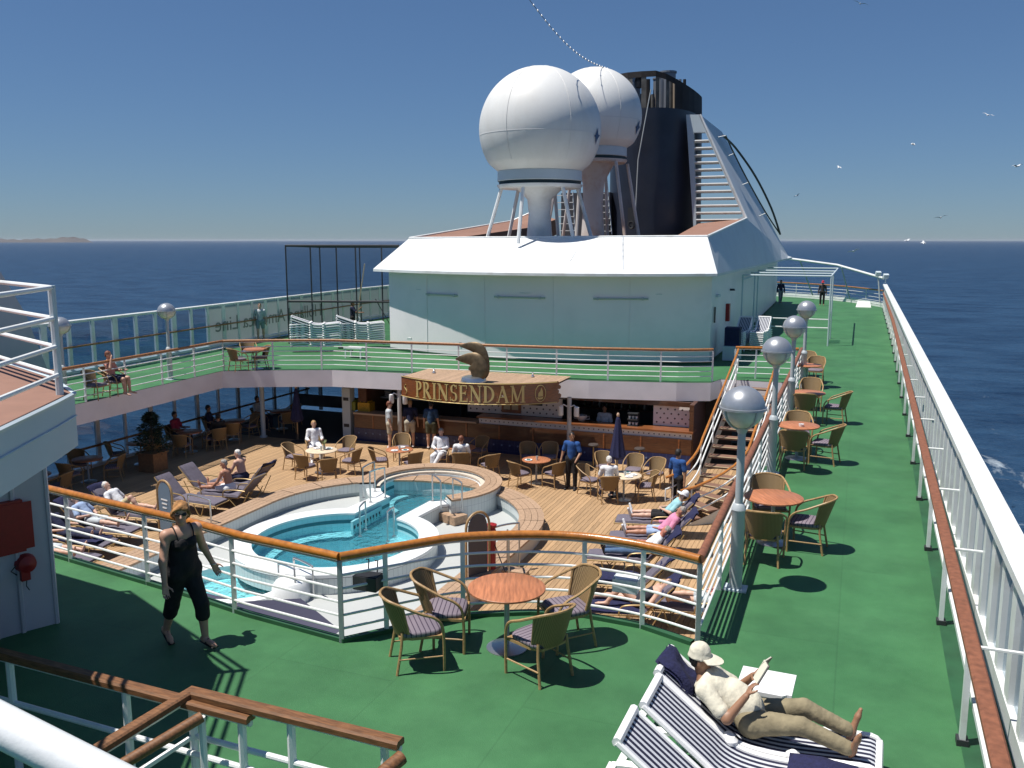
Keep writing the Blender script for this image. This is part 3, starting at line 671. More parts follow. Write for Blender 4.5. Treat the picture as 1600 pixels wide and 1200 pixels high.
# strip lights on the front wall, conduits and vent
for px0, px1, py in ((656, 712, 465), (774, 853, 467), (925, 1006, 467)):
    a = PY(px0, py, 32.0); b = PY(px1, py, 32.0)
    def onw(q):
        u = (q.x+18.5)/13.4; return Vector((q.x, 33.55-1.75*(1-(2*u-1)**2)+.25*u-.07, 2.45))
    a = onw(a); b = onw(b); d = b-a
    o = MB().tube([a, b], .035, 8).build('strip_light', mat('lamp_tube', (.42, .47, .45), .3), house, True, True)
    for q in (a.lerp(b, .08), a.lerp(b, .9)): MB().box(q, (.06, .10, .10)).build('clamp', POSTG, o, True)
MB().box((-17.0, 32.45, .62), (.16, .12, .1)).build('wall_tap', WHITE, house, True)
for i in (4, 9, 14, 19):
    a_, b_ = wc[i]; MB().box((a_, b_-.012, 1.72), (.02, .02, 3.2)).build('plate_seam', WALLW, house, True)
for i, h_ in ((7, .9), (16, 1.1)):
    a_, b_ = wc[i]; MB().box((a_, b_-.02, .55), (.10, .04, .10)).build('hose_cock', STEEL, house, True)
MB().tube([(wc[3][0], wc[3][1]-.03, 2.62), (wc[12][0], wc[12][1]-.03, 2.62), (wc[21][0], wc[21][1]-.03, 2.62)], .012, 5).build('conduit', GREYW, house, True)
# right side wall fittings
q = PX(1136, 488, -5.08); MB().box(q, (.22, .34, .72)).build('fire_cabinet', RED, house, True)
q = PX(1117, 492, -5.05); MB().box(q, (.05, .10, .6)).build('switch_box', DARKM, house, True)
q = PX(1122, 462, -5.06); MB().box(q, (.12, .55, .10)).build('bulkhead_lamp', GREYW, house, True)
q = PX(1144, 454, -5.05); MB().lathe([(0, 0), (.13, 0), (.10, .08), (0, .08)], 12).build('vent_cap', DARKM, house, False).location = q-house.location

# ---- funnel
fun = thing('ship_funnel', 'navy funnel with a blackened open grille top behind the white domes', 'funnel', (-10.5, 49, RZ))
def fsec(z, k=1.0):
    hw = 2.25*k; hl = 4.0*k; pts = []
    for i in range(28):
        a = 2*math.pi*i/28; c, s = math.cos(a), math.sin(a)
        pts.append((-10.5+hw*math.copysign(abs(c)**.75, c), 49.1+hl*math.copysign(abs(s)**.8, s)-.06*(z-4), z))
    return pts
mb = MB(); F0 = fsec(RZ-.2, 1.0); F1 = fsec(11.0, .97); mb.strip(F0, F1, True); mb.poly(F1); mb.build('casing', FUNN, fun, True, True)
mb = MB(); F2 = fsec(12.72, .96); F2b = [(x, y, z if x < -9.6 else z-(x+9.6)*.5) for x, y, z in F2]
n = len(F2b)
for i in range(n):
    a = Vector(F1[i]); b = Vector(F2b[i]); t0 = Vector(F1[(i+1) % n]); t1 = Vector(F2b[(i+1) % n])
    if a.y < 47.0 and a.x < -9.0:
        MB().add([a, a.lerp(t0, .35), b.lerp(t1, .35), b], [(0, 1, 2, 3)]).build('grille_bar', mat('sooty_grey', (.10, .095, .085), .8, var=.5, vscale=2), fun, True)
    else: mb.add([a, t0, t1, b], [(0, 1, 2, 3)])
SOOT = mat('soot', (.022, .018, .017), .85, var=.4, vscale=1.5)
mb.build('grille_side', SOOT, fun, True)
mb = MB(); ins = fsec(12.7, .86); ins = [(x, y, F2b[i][2]-.05) for i, (x, y, z) in enumerate(ins)]; mb.strip(F2b, ins, True); mb.strip([(x, y, z-.28) for x, y, z in F2b], F2b, True); mb.build('top_rim', SOOT, fun, True)
for px, py, rr in ((1044, 112, .40), (988, 116, .45), (1030, 122, .3)):
    q = PY(px, py, 47.5); MB().lathe([(rr, -2.2), (rr, -.1), (rr*1.12, -.08), (rr*1.12, 0), (rr*.9, 0), (rr*.9, -.5)], 16).build('exhaust_pipe', mat('pipe_grey', (.22, .23, .25), .5, metal=.4), fun).location = q-fun.location
for i in range(9):
    px = 1012+i*7.2; q0 = PY(px, 176, 47.2); q1 = PY(px, 124, 47.2)
    if 3 > i > 0: q1 = q0.lerp(q1, .55)
    MB().tube([q0, q1], .08+.05*(i % 3 == 0), 7).build('grille_pipe', [SOOT, MATS['sooty_grey'], mat('pipe_tan', (.28, .22, .16), .6), MATS['pipe_grey']][i % 4], fun, True, True)
q = PY(999, 132, 45.2); MB().lathe([(0, -.2), (.2, -.15), (.26, .1), (.2, .35), (0, .42)], 10).build('horn', DARKM, fun).location = q-fun.location
MB().tube([PY(1017, 140, 44.6), PY(1006, 200, 44.6), PY(997, 250, 44.6), PY(993, 330, 44.6)], .03, 5).build('hose', mat('hose_grey', (.40, .42, .42), .6), fun, True, True)
q = PY(987, 342, 44.5); b = MB()
for k in range(5): b.tube([q+Vector((.12*math.cos(a), .05*k-.1, .5*(k % 2)-.3+.17*math.sin(a))) for a in np.linspace(0, 6.28, 12)[:-1]], .05, 5, True)
b.box(q+Vector((0, 0, .1)), (.35, .25, .9)); b.build('winch', DARKM, fun, True)
# ladders
def ladder(par, a, b, wd, n, name='ladder'):
    a = Vector(a); b = Vector(b); o = MB().tube([a, b], .03, 5).tube([a+Vector((wd, 0, 0)), b+Vector((wd, 0, 0))], .03, 5).build(name, GREYW, par, True)
    for i in range(n):
        q = a.lerp(b, (i+.5)/n); MB().box(q+Vector((wd/2, 0, 0)), (wd, .10, .035)).build('rung', WHITE, o, True)
ladder(fun, PY(937, 366, 43.8), PY(928, 268, 43.8), .62, 10)
ladder(fun, PY(872, 366, 43.4), PY(868, 300, 43.4), .9, 6)
MB().box(Vector((-13.4, 46.5, 5.8)), (2.6, 2.6, 2.4)).build('vent_house', mat('dark_vent', (.05, .052, .06), .6), fun, True)
# hoop guard on the fin
mb = MB(); hp = [PY(1130, 212, 50), PY(1150, 232, 52), PY(1180, 275, 54), PY(1205, 325, 56), PY(1219, 366, 58)]
mb.tube(smoothpath(hp, 5), .06, 6); hp2 = [PY(1134, 212, 50), PY(1147, 240, 52), PY(1170, 285, 54), PY(1197, 333, 56), PY(1219, 366, 58)]
mb.tube(smoothpath(hp2, 5), .04, 6); mb.build('guard_rail', DARKM, house, True, True)
for a, b in zip(hp2[:4], [PY(1120, 215, 50), PY(1133, 246, 52), PY(1157, 290, 54), PY(1186, 338, 56)]): MB().tube([a, b], .03, 5).build('guard_bracket', WHITE, house, True)

# ---- radomes
def radome(label, c, r, zb, zring, rust, far):
    t = thing('radar_dome', label, 'radar dome', (c[0], c[1], zb), 0, 'white satellite domes on the funnel house')
    cz = c[2]-zb; prof = []
    rb = r*.69; zr = zring-zb
    th0 = -math.acos(.80)
    for i in range(33):
        a = -R(34)+(R(90)+R(34))*i/32; prof.append((max(.0005, r*math.cos(a)), cz+r*math.sin(a)))
    prof = [(rb, zr+.05), (rb, zr+.42)]+prof
    MB().lathe(prof, 48).build('dome', RADOME, t, False, True)
    for z_ in (cz-.25,):
        rr = math.sqrt(r*r-.0625)+.003; b = MB(); b.lathe([(rr, z_-.02), (rr+.004, z_), (rr, z_+.02)], 48); b.build('dome_seam', mat('seam_grey', (.66, .66, .65), .5), t, False, True)
    for k in range(6):
        az = R(18+60*k); b = MB(); pts = [((r+.004)*math.cos(a)*math.cos(az), (r+.004)*math.cos(a)*math.sin(az), cz+(r+.004)*math.sin(a)) for a in np.linspace(-R(32), R(85), 22)]
        b.tube(pts, .007, 4); b.build('dome_seam', MATS['seam_grey'], t)
    MB().lathe([(rb+.02, zr+.42), (rb+.03, zr+.05), (rb, zr+.02)], 40).build('collar', GREYW, t, False, True)
    MB().lathe([(rb-.05, zr-.12), (rb-.02, zr+.05)], 36).build('gasket', mat('gasket_dark', (.015, .04, .045), .6), t, False, True)
    MB().lathe([(.0, zr-.25), (rb*.98, zr-.25), (rb*1.03, zr-.14), (rb*1.03, zr-.11), (0, zr-.11)], 36).build('platform', rust, t, False, True)
    MB().lathe([(.56, -.3), (.44, zr*.45), (.50, zr*.70), (.95, zr-.24)], 24).build('pedestal', rust, t, False, True)
    for k in range(6):
        a = R(25+60*k); p0 = Vector((1.95*math.cos(a)*1.15, 1.95*math.sin(a)*1.0, -.2)); p1 = Vector((1.55*math.cos(a), 1.55*math.sin(a), zr-.25))
        MB().tube([p0, p1], .075, 7).build('strut', rust, t, False, True)
    b = MB(); q = PY(*far, c[1])-t.location
    return t
r1 = radome('large white dome nearer the camera on a struted white pedestal', (-12.30, 35.0, 8.96), 2.44, RZ, 6.90, WHITE, (925, 215))
r2 = radome('large white dome half hidden behind the nearer one on a rusty pedestal', (-11.60, 40.4, 10.1), 2.13, RZ, 8.28, RUSTW, (995, 200))
for t, px, py, yy in ((r1, 928, 212, 34.8), (r2, 993, 198, 40.2)):
    q = PY(px, py, yy); b = MB(); c = Vector((t.location.x, t.location.y, 8.96 if t is r1 else 10.1)); d = (q-c).normalized(); rad = 2.45 if t is r1 else 2.14; q = c+d*rad; s = Vector((0, 0, 1)).cross(d).normalized(); up = d.cross(s)
    pts = [q+up*(.34*math.cos(k*1.257+1.57)*(1 if k % 2 else .45)+.0)+s*.3*math.sin(k*1.257+1.57) for k in range(5)]
    b.poly([q+up*.32+d*.01, q+s*.16+d*.01, q-up*.34+d*.01, q-s*.16+d*.01]); b.poly([q+up*.05+s*.3+d*.012, q-up*.12+s*.1+d*.012, q-up*.02-s*.28+d*.012, q+up*.1-s*.05+d*.012]); b.build('blue_emblem', mat('emblem_blue', (.02, .06, .16), .5), t, True)

# ============================================================ POOL-DECK BAR AND SURROUNDINGS
CEIL = -.62
bar = thing('bar_counter', 'long brown wooden bar with blue tiled base under the balcony', 'bar', (-10, 28.4, LZ))
bx0, bx1 = -17.2, -4.75
by = lambda x: 28.35+.05*math.sin(x)*0+(0 if x > -12 else -(x+12)*-.05)
xs = np.linspace(bx0, bx1, 14)
BT = tiles('blue_bar_tile', (.012, .022, .10), (.025, .04, .12), .22, .22, .02)
mb = MB(); mb.wall([(x, 28.3) for x in xs], LZ, LZ+.48); mb.build('tiled_base', BT, bar, True)
for i, x in enumerate(np.arange(bx0+.2, bx1, .30)):
    MB().box((x, 28.29, LZ+.30), (.055, .014, .055), ax=Matrix.Rotation(R(45), 3, 'Y')).build('tile_stud', mat('stud_blue', (.14, .20, .36), .4), bar, True)
mb = MB(); mb.box(((bx0+bx1)/2, 28.6, LZ+.74), (bx1-bx0, .55, .52)); mb.build('front_panel', BARW, bar, True)
for x in np.arange(bx0+.8, bx1, 1.25): MB().box((x, 28.315, LZ+.74), (.05, .02, .5)).build('panel_batten', BARTOP, bar, True)
WD = mat('white_dotted_tile', (.80, .75, .73), .4)
mb = MB(); mb.box(((-12.2+bx1)/2, 28.62, LZ+1.10), (bx1+12.2, .45, .2)); mb.build('dotted_band', WD, bar, True)
mb = MB()
for x in np.arange(-12.1, bx1, .17): mb.box((x, 28.39, LZ+1.10), (.035, .012, .035), ax=Matrix.Rotation(R(45), 3, 'Y'))
tag(mb.build('tile_dots', mat('tile_dot', (.06, .04, .05), .5), bar, True), kind='stuff')
MB().box(((-12.2+bx1)/2, 28.6, LZ+1.23), (bx1+12.3, .62, .06)).build('counter_top', BARTOP, bar, True)
MB().box(((bx0-12.25)/2, 28.55, LZ+1.03), (-12.25-bx0, .62, .06)).build('counter_top', mat('buffet_top', (.40, .30, .22), .4), bar, True)
# back wall of the bar area
bw = thing('bar_back_wall', 'dark panelled wall behind the bar with white dotted tile panels', 'wall', (-10, 31.5, LZ))
MB().box((-10.6, 31.7, (LZ+CEIL)/2), (13.4, .2, CEIL-LZ-.01)).build('panelling', DARKW, bw, True)
MB().box((-17.0, 29.9, (LZ+CEIL)/2), (.35, 2.6, CEIL-LZ-.01)).build('end_post', BARW, bw, True)
MB().box((-11, 28.9, CEIL-.09), (12.3, .1, .16)).build('bar_fascia', BARW, bw, True)
def dotpanel(x0, x1, z0, z1, y):
    o = MB().box(((x0+x1)/2, y, (z0+z1)/2), (x1-x0, .08, z1-z0)).build('dotted_panel', WD, bw, True)
    b = MB(); r_ = 0
    for z in np.arange(z0+.12, z1-.05, .15):
        for x in np.arange(x0+.12+(.12 if r_ % 2 else 0), x1-.06, .24): b.box((x, y-.045, z), (.05, .012, .05), ax=Matrix.Rotation(R(45), 3, 'Y'))
        r_ += 1
    tag(b.build('tile_dots', MATS['tile_dot'], o, True), kind='stuff'); return o
dotpanel(-12.9, -9.35, LZ+1.26, CEIL-.2, 29.05)
dotpanel(-6.15, -4.88, LZ+1.26, CEIL-.2, 29.05)
MB().box((-4.78, 29.6, (LZ+CEIL)/2), (.14, 2.4, CEIL-LZ-.01)).build('end_post', BARW, bw, True)
fr = MB().box((-11.2, 28.97, LZ+1.72), (.72, .06, .78)).build('picture_frame', BARTOP, bw, True)
for s in (-1, 1): MB().box((-11.2+s*.15, 28.93, LZ+1.74), (.24, .02, .58)).build('picture', mat('cream_picture', (.50, .42, .28), .5), fr, True)
for x in (-12.2, -10.3): MB().box((x, 28.98, LZ+1.72), (.5, .03, .14)).build('sign_plate', DARKM, bw, True)
MB().box((-7.9, 30.2, CEIL-.34), (2.2, .15, .1)).build('glass_rack', STEEL, bw, True)
# things on and behind the bar
def goods(name, label, cat, builder, loc, group=None):
    t = thing(name, label, cat, loc, 0, group); builder(t); return t
def bottle(t, c, h=.30, r=.035): MB().lathe([(0, 0), (r, 0), (r, h*.6), (r*.4, h*.75), (r*.4, h), (0, h)], 10).build('glass_body', c, t, False, True)
BC = [mat('bottle_green', (.02, .06, .02), .15), mat('bottle_amber', (.12, .05, .01), .15), mat('bottle_clear', (.35, .36, .34), .15)]
for i in range(10):
    t = thing('bottle', '%s bottle, %s from the left on the shelf behind the bar' % (('green', 'amber', 'clear')[i % 3], ('first', 'second', 'third', 'fourth', 'fifth', 'sixth', 'seventh', 'eighth', 'ninth', 'tenth')[i]), 'bottle', (-9.2+.28*i, 31.3, LZ+1.3), 0, 'bottles at the back of the bar'); bottle(t, BC[i % 3])
tag(MB().box((-7.9, 31.35, LZ+1.27), (3.2, .3, .05)).build('back_shelf', BARW, bw, True))
t = thing('coffee_stand', 'dark beverage stand with pale cups standing on the bar counter', 'drinks stand', (-6.75, 28.7, LZ+1.26))
MB().box((0, 0, .22), (.34, .3, .04)).box((0, .13, .22), (.34, .03, .42)).box((0, 0, .01), (.36, .3, .02)).box((0, 0, .42), (.34, .3, .03)).build('rack', DARKM, t)
for i in range(6): MB().lathe([(.03, 0), (.045, .08), (.038, .08)], 10).build('cup', PLASTIC, t).location = (-.11+.11*(i % 3), -.03, .03+.21*(i//3))
t = thing('punch_bowl', 'pale round bowl with handles on the bar counter', 'bowl', (-8.55, 28.75, LZ+1.26))
MB().lathe([(.06, 0), (.12, .03), (.19, .16), (.18, .22), (.16, .22)], 18).build('bowl', mat('bowl_grey', (.45, .47, .48), .25), t, False, True)
for s in (-1, 1): MB().tube([(s*.18, 0, .16), (s*.27, 0, .2), (s*.27, 0, .1), (s*.16, 0, .07)], .015, 5).build('handle', MATS['bowl_grey'], t)
# buffet on the left of the bar
for (px, py, c, lab) in ((551, 655, (.22, .24, .03), 'olive green produce crate on the buffet counter'), (573, 657, (.55, .30, .015), 'orange yellow produce crate on the buffet counter')):
    q = PY(px, py, 28.75); t = thing('produce_crate', lab, 'crate', (q.x, 28.75, LZ+1.06))
    MB().box((0, 0, .16), (.50, .4, .32)).build('crate_box', mat('crate_'+str(px), c, .6, var=.3, vscale=20), t)
    for k in range(9): MB().lathe([(0, -.05), (.05, 0), (0, .05)], 8).build('fruit', MATS['crate_'+str(px)], t, False, True).location = (-.16+.16*(k % 3), -.12+.12*(k//3), .34)
t = thing('buffet_shelf', 'pale buffet shelf behind the produce crates left of the bar', 'shelf', (-15.2, 29.9, LZ))
MB().box((0, 0, 1.42), (3.6, .5, .05)).build('shelf_board', mat('shelf_white', (.45, .46, .45), .5), t)
for s in (-1.7, 1.7): MB().box((s, 0, .7), (.06, .4, 1.4)).build('leg', DARKM, t)
for i, x in enumerate((-1.4, -.9, -.2, .35, .9, 1.4)): 
    q = thing('plate_stack', 'white stack of plates, %s from the left on the shelf behind the buffet' % ('first', 'second', 'third', 'fourth', 'fifth', 'sixth')[i], 'plates', (-15.2+x, 29.85, LZ+1.445), 0, 'plate stacks behind the buffet'); 
    for k in range(3): MB().lathe([(.08, 0), (.15, .05), (.14, .06)], 14).build('plate', PLASTIC, q).location = (0, 0, .07*k)

# ---- sign board with the ship's name
sA = P(627, 587, .20); sB = P(742, 599, .20); sC = P(874, 596, .20)
def circ(a, b, c):
    ax, ay, bx_, by_, cx, cy = a.x, a.y, b.x, b.y, c.x, c.y
    d = 2*(ax*(by_-cy)+bx_*(cy-ay)+cx*(ay-by_))
    ux = ((ax*ax+ay*ay)*(by_-cy)+(bx_*bx_+by_*by_)*(cy-ay)+(cx*cx+cy*cy)*(ay-by_))/d
    uy = ((ax*ax+ay*ay)*(cx-bx_)+(bx_*bx_+by_*by_)*(ax-cx)+(cx*cx+cy*cy)*(bx_-ax))/d
    return ux, uy, math.hypot(ax-ux, ay-uy)
scx, scy, srr = circ(sA, sB, sC)
aA = math.atan2(sA.y-scy, sA.x-scx); aC = math.atan2(sC.y-scy, sC.x-scx)
if aA > 0: aA -= 2*math.pi
if aC > 0: aC -= 2*math.pi
SZ0, SZ1 = -.47, .20
sign = thing('name_board', 'curved wooden name board reading PRINSENDAM in gold letters above the bar', 'sign', (scx, scy-srr, SZ0))
def onarc(s, z, out=0.0):
    a = aA+(aC-aA)*s; return Vector((scx+(srr+out)*math.cos(a), scy+(srr+out)*math.sin(a), z))
SL = srr*abs(aC-aA)
mb = MB(); ss = np.linspace(0, .985, 40)
mb.strip([onarc(s, SZ0) for s in ss], [onarc(s, SZ1) for s in ss])
mb.strip([onarc(s, SZ0, -.07) for s in ss], [onarc(s, SZ0) for s in ss]); mb.strip([onarc(s, SZ1, -.07) for s in ss], [onarc(s, SZ0, -.07) for s in ss])
mb.build('board', SIGNW, sign, True, True)
for k, (z0, z1, ext) in enumerate(((SZ0, SZ0+.14, 1.0), (SZ0+.15, SZ0+.28, 1.012), (SZ0+.29, SZ0+.42, .998), (SZ0+.43, SZ0+.55, 1.01), (SZ0+.56, SZ1, 1.0))):
    b = MB(); sq = [.975, ext-.006, ext]; b.strip([onarc(s, z0+.01*(i == 2)*3, .004) for i, s in enumerate(sq)], [onarc(s, z1-.01*(i == 2)*3, .004) for i, s in enumerate(sq)]); b.strip([onarc(s, z1, -.07) for s in sq], [onarc(s, z0, -.07) for s in sq]); b.build('carved_end', SIGNW, sign, True)
for z in (SZ0+.012, SZ1-.012): MB().tube([onarc(s, z, .008) for s in ss], .014, 5).build('gold_trim', GOLD, sign, True)
# deck on top of the board
chord = [onarc(s, SZ1-.03, -.02) for s in np.linspace(0, 1, 33)]
for i in range(32):
    a, b = chord[i], chord[i+1]; yb = 27.9
    if min(a.y, b.y) < yb-.02:
        m_ = MB(); m_.poly([a, b, (b.x-.012, yb, b.z), (a.x, yb, a.z)]); m_.poly([(a.x, yb, a.z-.05), (b.x-.012, yb, b.z-.05), b+Vector((0, 0, -.05)), a+Vector((0, 0, -.05))]); m_.build('plank', TEAKR, sign, True)
# serif letters
def glyph(ch):
    T, t_ = .17, .075; out = []; wdt = .7
    def stem(x, thick=True, y0=0, y1=1): 
        h = (T if thick else t_)/2; out.append([(x-h, y0), (x+h, y0), (x+h, y1), (x-h, y1)])
    def serif(x, y, w=.30):
        s = .045; y0, y1 = (0, s) if y == 0 else (1-s, 1); out.append([(x-w/2, y0), (x+w/2, y0), (x+w/2, y1), (x-w/2, y1)])
    def line(p, q, th):
        d = Vector(q)-Vector(p); n_ = Vector((-d.y, d.x)).normalized()*th/2; p = Vector(p); q = Vector(q); out.append([tuple(p-n_), tuple(q-n_), tuple(q+n_), tuple(p+n_)])
    def arc(cx, cy, rx, ry, a0, a1, thick=T, n=12):
        for i in range(n):
            u = [R(a0+(a1-a0)*k/n) for k in (i, i+1)]
            w_ = [t_*.6+(thick-t_*.6)*abs(math.cos(q)) for q in u]
            po = [(cx+rx*math.cos(q), cy+ry*math.sin(q)) for q in u]; pi_ = [(cx+(rx-w_[k])*math.cos(q), cy+(ry-w_[k]*.75)*math.sin(q)) for k, q in enumerate(u)]
            out.append([po[0], po[1], pi_[1], pi_[0]])
    if ch == 'P': stem(.14); serif(.14, 0, .34); serif(.08, 1, .2); arc(.2, .73, .38, .27, -90, 90); wdt = .62
    if ch == 'R': stem(.14); serif(.14, 0, .34); serif(.08, 1, .2); arc(.2, .74, .36, .26, -90, 90); line((.3, .5), (.66, .02), T); serif(.68, 0, .2); wdt = .76
    if ch == 'I': stem(.17); serif(.17, 0, .34); serif(.17, 1, .34); wdt = .36
    if ch == 'N': stem(.14, False); stem(.72, False); line((.12, .97), (.72, .03), T); serif(.14, 0); serif(.08, 1, .22); serif(.72, 1, .28); wdt = .88
    if ch == 'S': arc(.29, .74, .25, .26, 40, 270, .15); arc(.29, .265, .27, .265, -140, 90, .15); line((.5, .98), (.5, .75), .05); line((.04, .25), (.04, .02), .05); wdt = .6
    if ch == 'E': stem(.14); line((.1, .97), (.56, .97), .06); line((.1, .03), (.6, .03), .06); line((.1, .52), (.46, .52), .06); line((.55, 1), (.55, .8), .05); line((.59, 0), (.59, .22), .05); line((.46, .42), (.46, .62), .05); serif(.1, 1, .24); serif(.1, 0, .24); wdt = .66
    if ch == 'D': stem(.14); arc(.2, .5, .56, .5, -90, 90); serif(.1, 0, .24); serif(.1, 1, .24); wdt = .82
    if ch == 'A': line((.1, 0), (.42, 1), t_); line((.38, 1), (.72, 0), T); line((.22, .34), (.6, .34), .05); serif(.1, 0, .24); serif(.72, 0, .3); wdt = .84
    if ch == 'M': stem(.14, False); stem(.88, True); line((.14, 1), (.48, .06), T*.9); line((.48, .06), (.84, 1), t_); serif(.14, 0, .26); serif(.88, 0, .34); serif(.1, 1, .2); serif(.92, 1, .26); wdt = 1.04
    return out, wdt
word = 'PRINSENDAM'; gl_ = [glyph(c) for c in word]; H_ = .53
tot = sum(g[1] for g in gl_)+.1*9; s0, s1 = .145, .80; sc_ = (s1-s0)*SL/tot; pos = s0*SL
for ch, (polys, wdt) in zip(word, gl_):
    b = MB()
    for poly in polys:
        mid = []
        for x_, y_ in poly: mid.append(((pos+x_*sc_)/SL, SZ0+.07+y_*H_))
        F = [onarc(s, z, .022) for s, z in mid]; B_ = [onarc(s, z, .0) for s, z in mid]; nn = len(F)
        b.add(F+B_, [tuple(range(nn))]+[(i, (i+1) % nn, nn+(i+1) % nn, nn+i) for i in range(nn)])
    b.build('letter', GOLD, sign, True); pos += (wdt+.1)*sc_
# oval crest with a sailing ship
em = MB(); s_c = .885
em.tube([onarc(s_c+.030*math.cos(a), (SZ0+SZ1)/2+.26*math.sin(a), .02) for a in np.linspace(0, 2*math.pi, 30)[:-1]], .013, 5, True); em.build('crest_ring', GOLD, sign, True)
def cres(poly, nm): 
    b = MB(); F = [onarc(s_c+u*.03, (SZ0+SZ1)/2+v*.25, .018) for u, v in poly]; b.poly(F); b.build(nm, GOLD, sign, True)
cres([(-.6, -.45), (-.45, -.75), (.4, -.75), (.62, -.4), (.2, -.52), (-.3, -.52)], 'crest_hull'); cres([(-.45, -.4), (-.05, -.4), (.1, .1), (-.15, .25), (-.4, 0)], 'crest_sail'); cres([(0, -.42), (.5, -.35), (.45, .25), (.2, .75), (-.05, .3)], 'crest_sail')
# left end scroll
q = onarc(.05, (SZ0+SZ1)/2, .02); MB().tube([onarc(.05+.012*math.sin(a), SZ0+.12+.3*a/6.3, .015) for a in np.linspace(0, 6.3, 16)], .016, 5).build('scroll', GOLD, sign, True)
for px, py in ((678, 586), (832, 592)):
    q = P(px, py, .10); t = thing('picture_light', 'small goose-neck lamp on top of the name board, %s' % ('left of the bronze flukes' if px < 700 else 'right of the bronze flukes'), 'lamp', (q.x, q.y, SZ1-.03), 0, 'goose-neck lamps on the name board')
    MB().tube(smoothpath([(0, .1, 0), (0, .08, .1), (0, -.02, .14), (.05, -.1, .08)], 4), .018, 6).build('arm', STEEL, t); MB().lathe([(.02, .06), (.06, 0), (.05, 0)], 8, (.05, -.12, .03)).build('lamp_shade', STEEL, t)
# columns carrying the balcony beside the board
for px, py, lab in ((630, 660, 'slim pale column left of the bar under the name board'), (893, 650, 'slim pale column right of the name board with two white lanterns')):
    q = PY(px, py, 28.0); t = thing('column', lab, 'column', (q.x, 28.0-(.25), LZ))
    MB().lathe([(.12, 0), (.12, .04), (.075, .06), (.075, CEIL-LZ+.12)], 14).build('shaft', mat('column_grey', (.55, .54, .52), .4), t, False, True)
    for s in (-1, 1):
        o = MB().tube([(0, -.02, CEIL-LZ-.22), (s*.18, -.06, CEIL-LZ-.13), (s*.27, -.08, CEIL-LZ-.2)], .022, 6).build('lantern_arm', PLASTIC, t)
        MB().lathe([(.02, .06), (.085, .03), (.09, -.25), (.07, -.28), (0, -.28)], 12, (s*.27, -.08, CEIL-LZ-.22)).build('lantern', PLASTIC, t, False, True)

# ---- bronze flukes on a round plinth
fq = P(735, 597, SZ1)
FS_ = .92
fl_ = thing('bronze_sculpture', 'bronze sculpture of two curved flukes on a round steel plinth above the sign', 'sculpture', (fq.x, fq.y+.25, SZ1-.03))
MB().lathe([(0, 0), (.45, 0), (.45, .05), (.40, .17), (.30, .20), (0, .20)], 28).build('plinth', STEEL, fl_, False, True)
def fluke(base, tip, bend, w0, dy, hx_=0):
    pts = smoothpath([base, Vector(base)+Vector((.10, 0, .28)), bend, tip], 8); n_ = len(pts)
    rr = [w0*(.45+.75*math.sin(min(1, i/(n_*.45))*math.pi/2))*max(.10, 1-((i/(n_-1))**2.6)) for i in range(n_)]
    MB().tube([p+Vector((0, dy, 0)) for p in pts], rr, 12, up=Vector((0, 1, 0)), flat=.30).build('fluke', BRONZE, fl_, False, True, 60)
fl_.scale = (FS_,)*3
fluke((.12, 0, .15), (-.62, 0, .78), Vector((.06, 0, .78)), .34, -.10)
fluke((.14, 0, .15), (-.56, 0, 1.22), Vector((.14, 0, 1.12)), .30, .10)

# ---- pool-side glass wall on the left and things in its shade
lw = thing('glazed_side_wall', 'side wall of tall windows under the left balcony', 'window wall', (-23.1, 20, LZ))
lwx = lambda y: -23.1
MB().box((-23.1, 21.5, LZ+.05), (.14, 25, .10)).build('sill', WHITE, lw, True); MB().box((-23.1, 21.5, CEIL-.06), (.14, 25, .12)).build('head', GREYW, lw, True)
MB().tube([(-22.95, 9.5, LZ+.72), (-22.95, 34, LZ+.72)], .04, 7).build('handrail', MATS['brown_rail'], lw, True, True)
y = 10.0; k = 0
while y < 34:
    MB().box((-23.1, y, (LZ+CEIL)/2), (.09, .09 if k % 2 else .16, CEIL-LZ-.02)).build('mullion', WHITE, lw, True)
    MB().box((-23.1, y+.6, (LZ+CEIL)/2), (.012, 1.08, CEIL-LZ-.3)).build('pane', WGLASS, lw, True); y += 1.2; k += 1
tag(lw, 'side wall of tall windows under the left balcony', 'window wall')
aw = thing('glazed_end_wall', 'short glazed wall closing the shaded dining corner left of the buffet', 'window wall', (-20.3, 33, LZ))
for i in range(5):
    MB().box((-22.9+i*1.2, 33, (LZ+CEIL)/2), (.14, .1, CEIL-LZ-.02)).build('mullion', GREYW, aw, True)
    if i < 4: MB().box((-22.3+i*1.2, 33, LZ+1.3), (1.05, .012, 1.2)).build('pane', WGLASS, aw, True)
MB().box((-20.3, 33, LZ+.4), (5.4, .12, .5)).build('dado', DARKW, aw, True)
for (px, py, lab) in ((412, 683, 'white round column in the shade of the left balcony corner'),):
    q = P(px, py, LZ); t = thing('column', lab, 'column', (q.x, q.y, LZ)); MB().lathe([(.14, 0), (.14, .05), (.09, .07), (.09, CEIL-LZ)], 14).build('shaft', GREYW, t, False, True)
q = P(497, 690, LZ); t = thing('column', 'blue-grey square pillar beside the buffet under the balcony', 'column', (-17.6, 28.6, LZ)); MB().box((0, 0, .95), (.34, .34, 1.92)).build('shaft', GREYW, t)
for s in (-1, 1): MB().box((0, -.175, .5+s*.5+.5), (.22, .012, .12)).build('plaque', DARKM, t)
q = P(455, 700, LZ)
t = thing('parasol', 'closed dark blue parasol standing in the shade left of the buffet', 'parasol', (-19.0, 27.3, LZ))
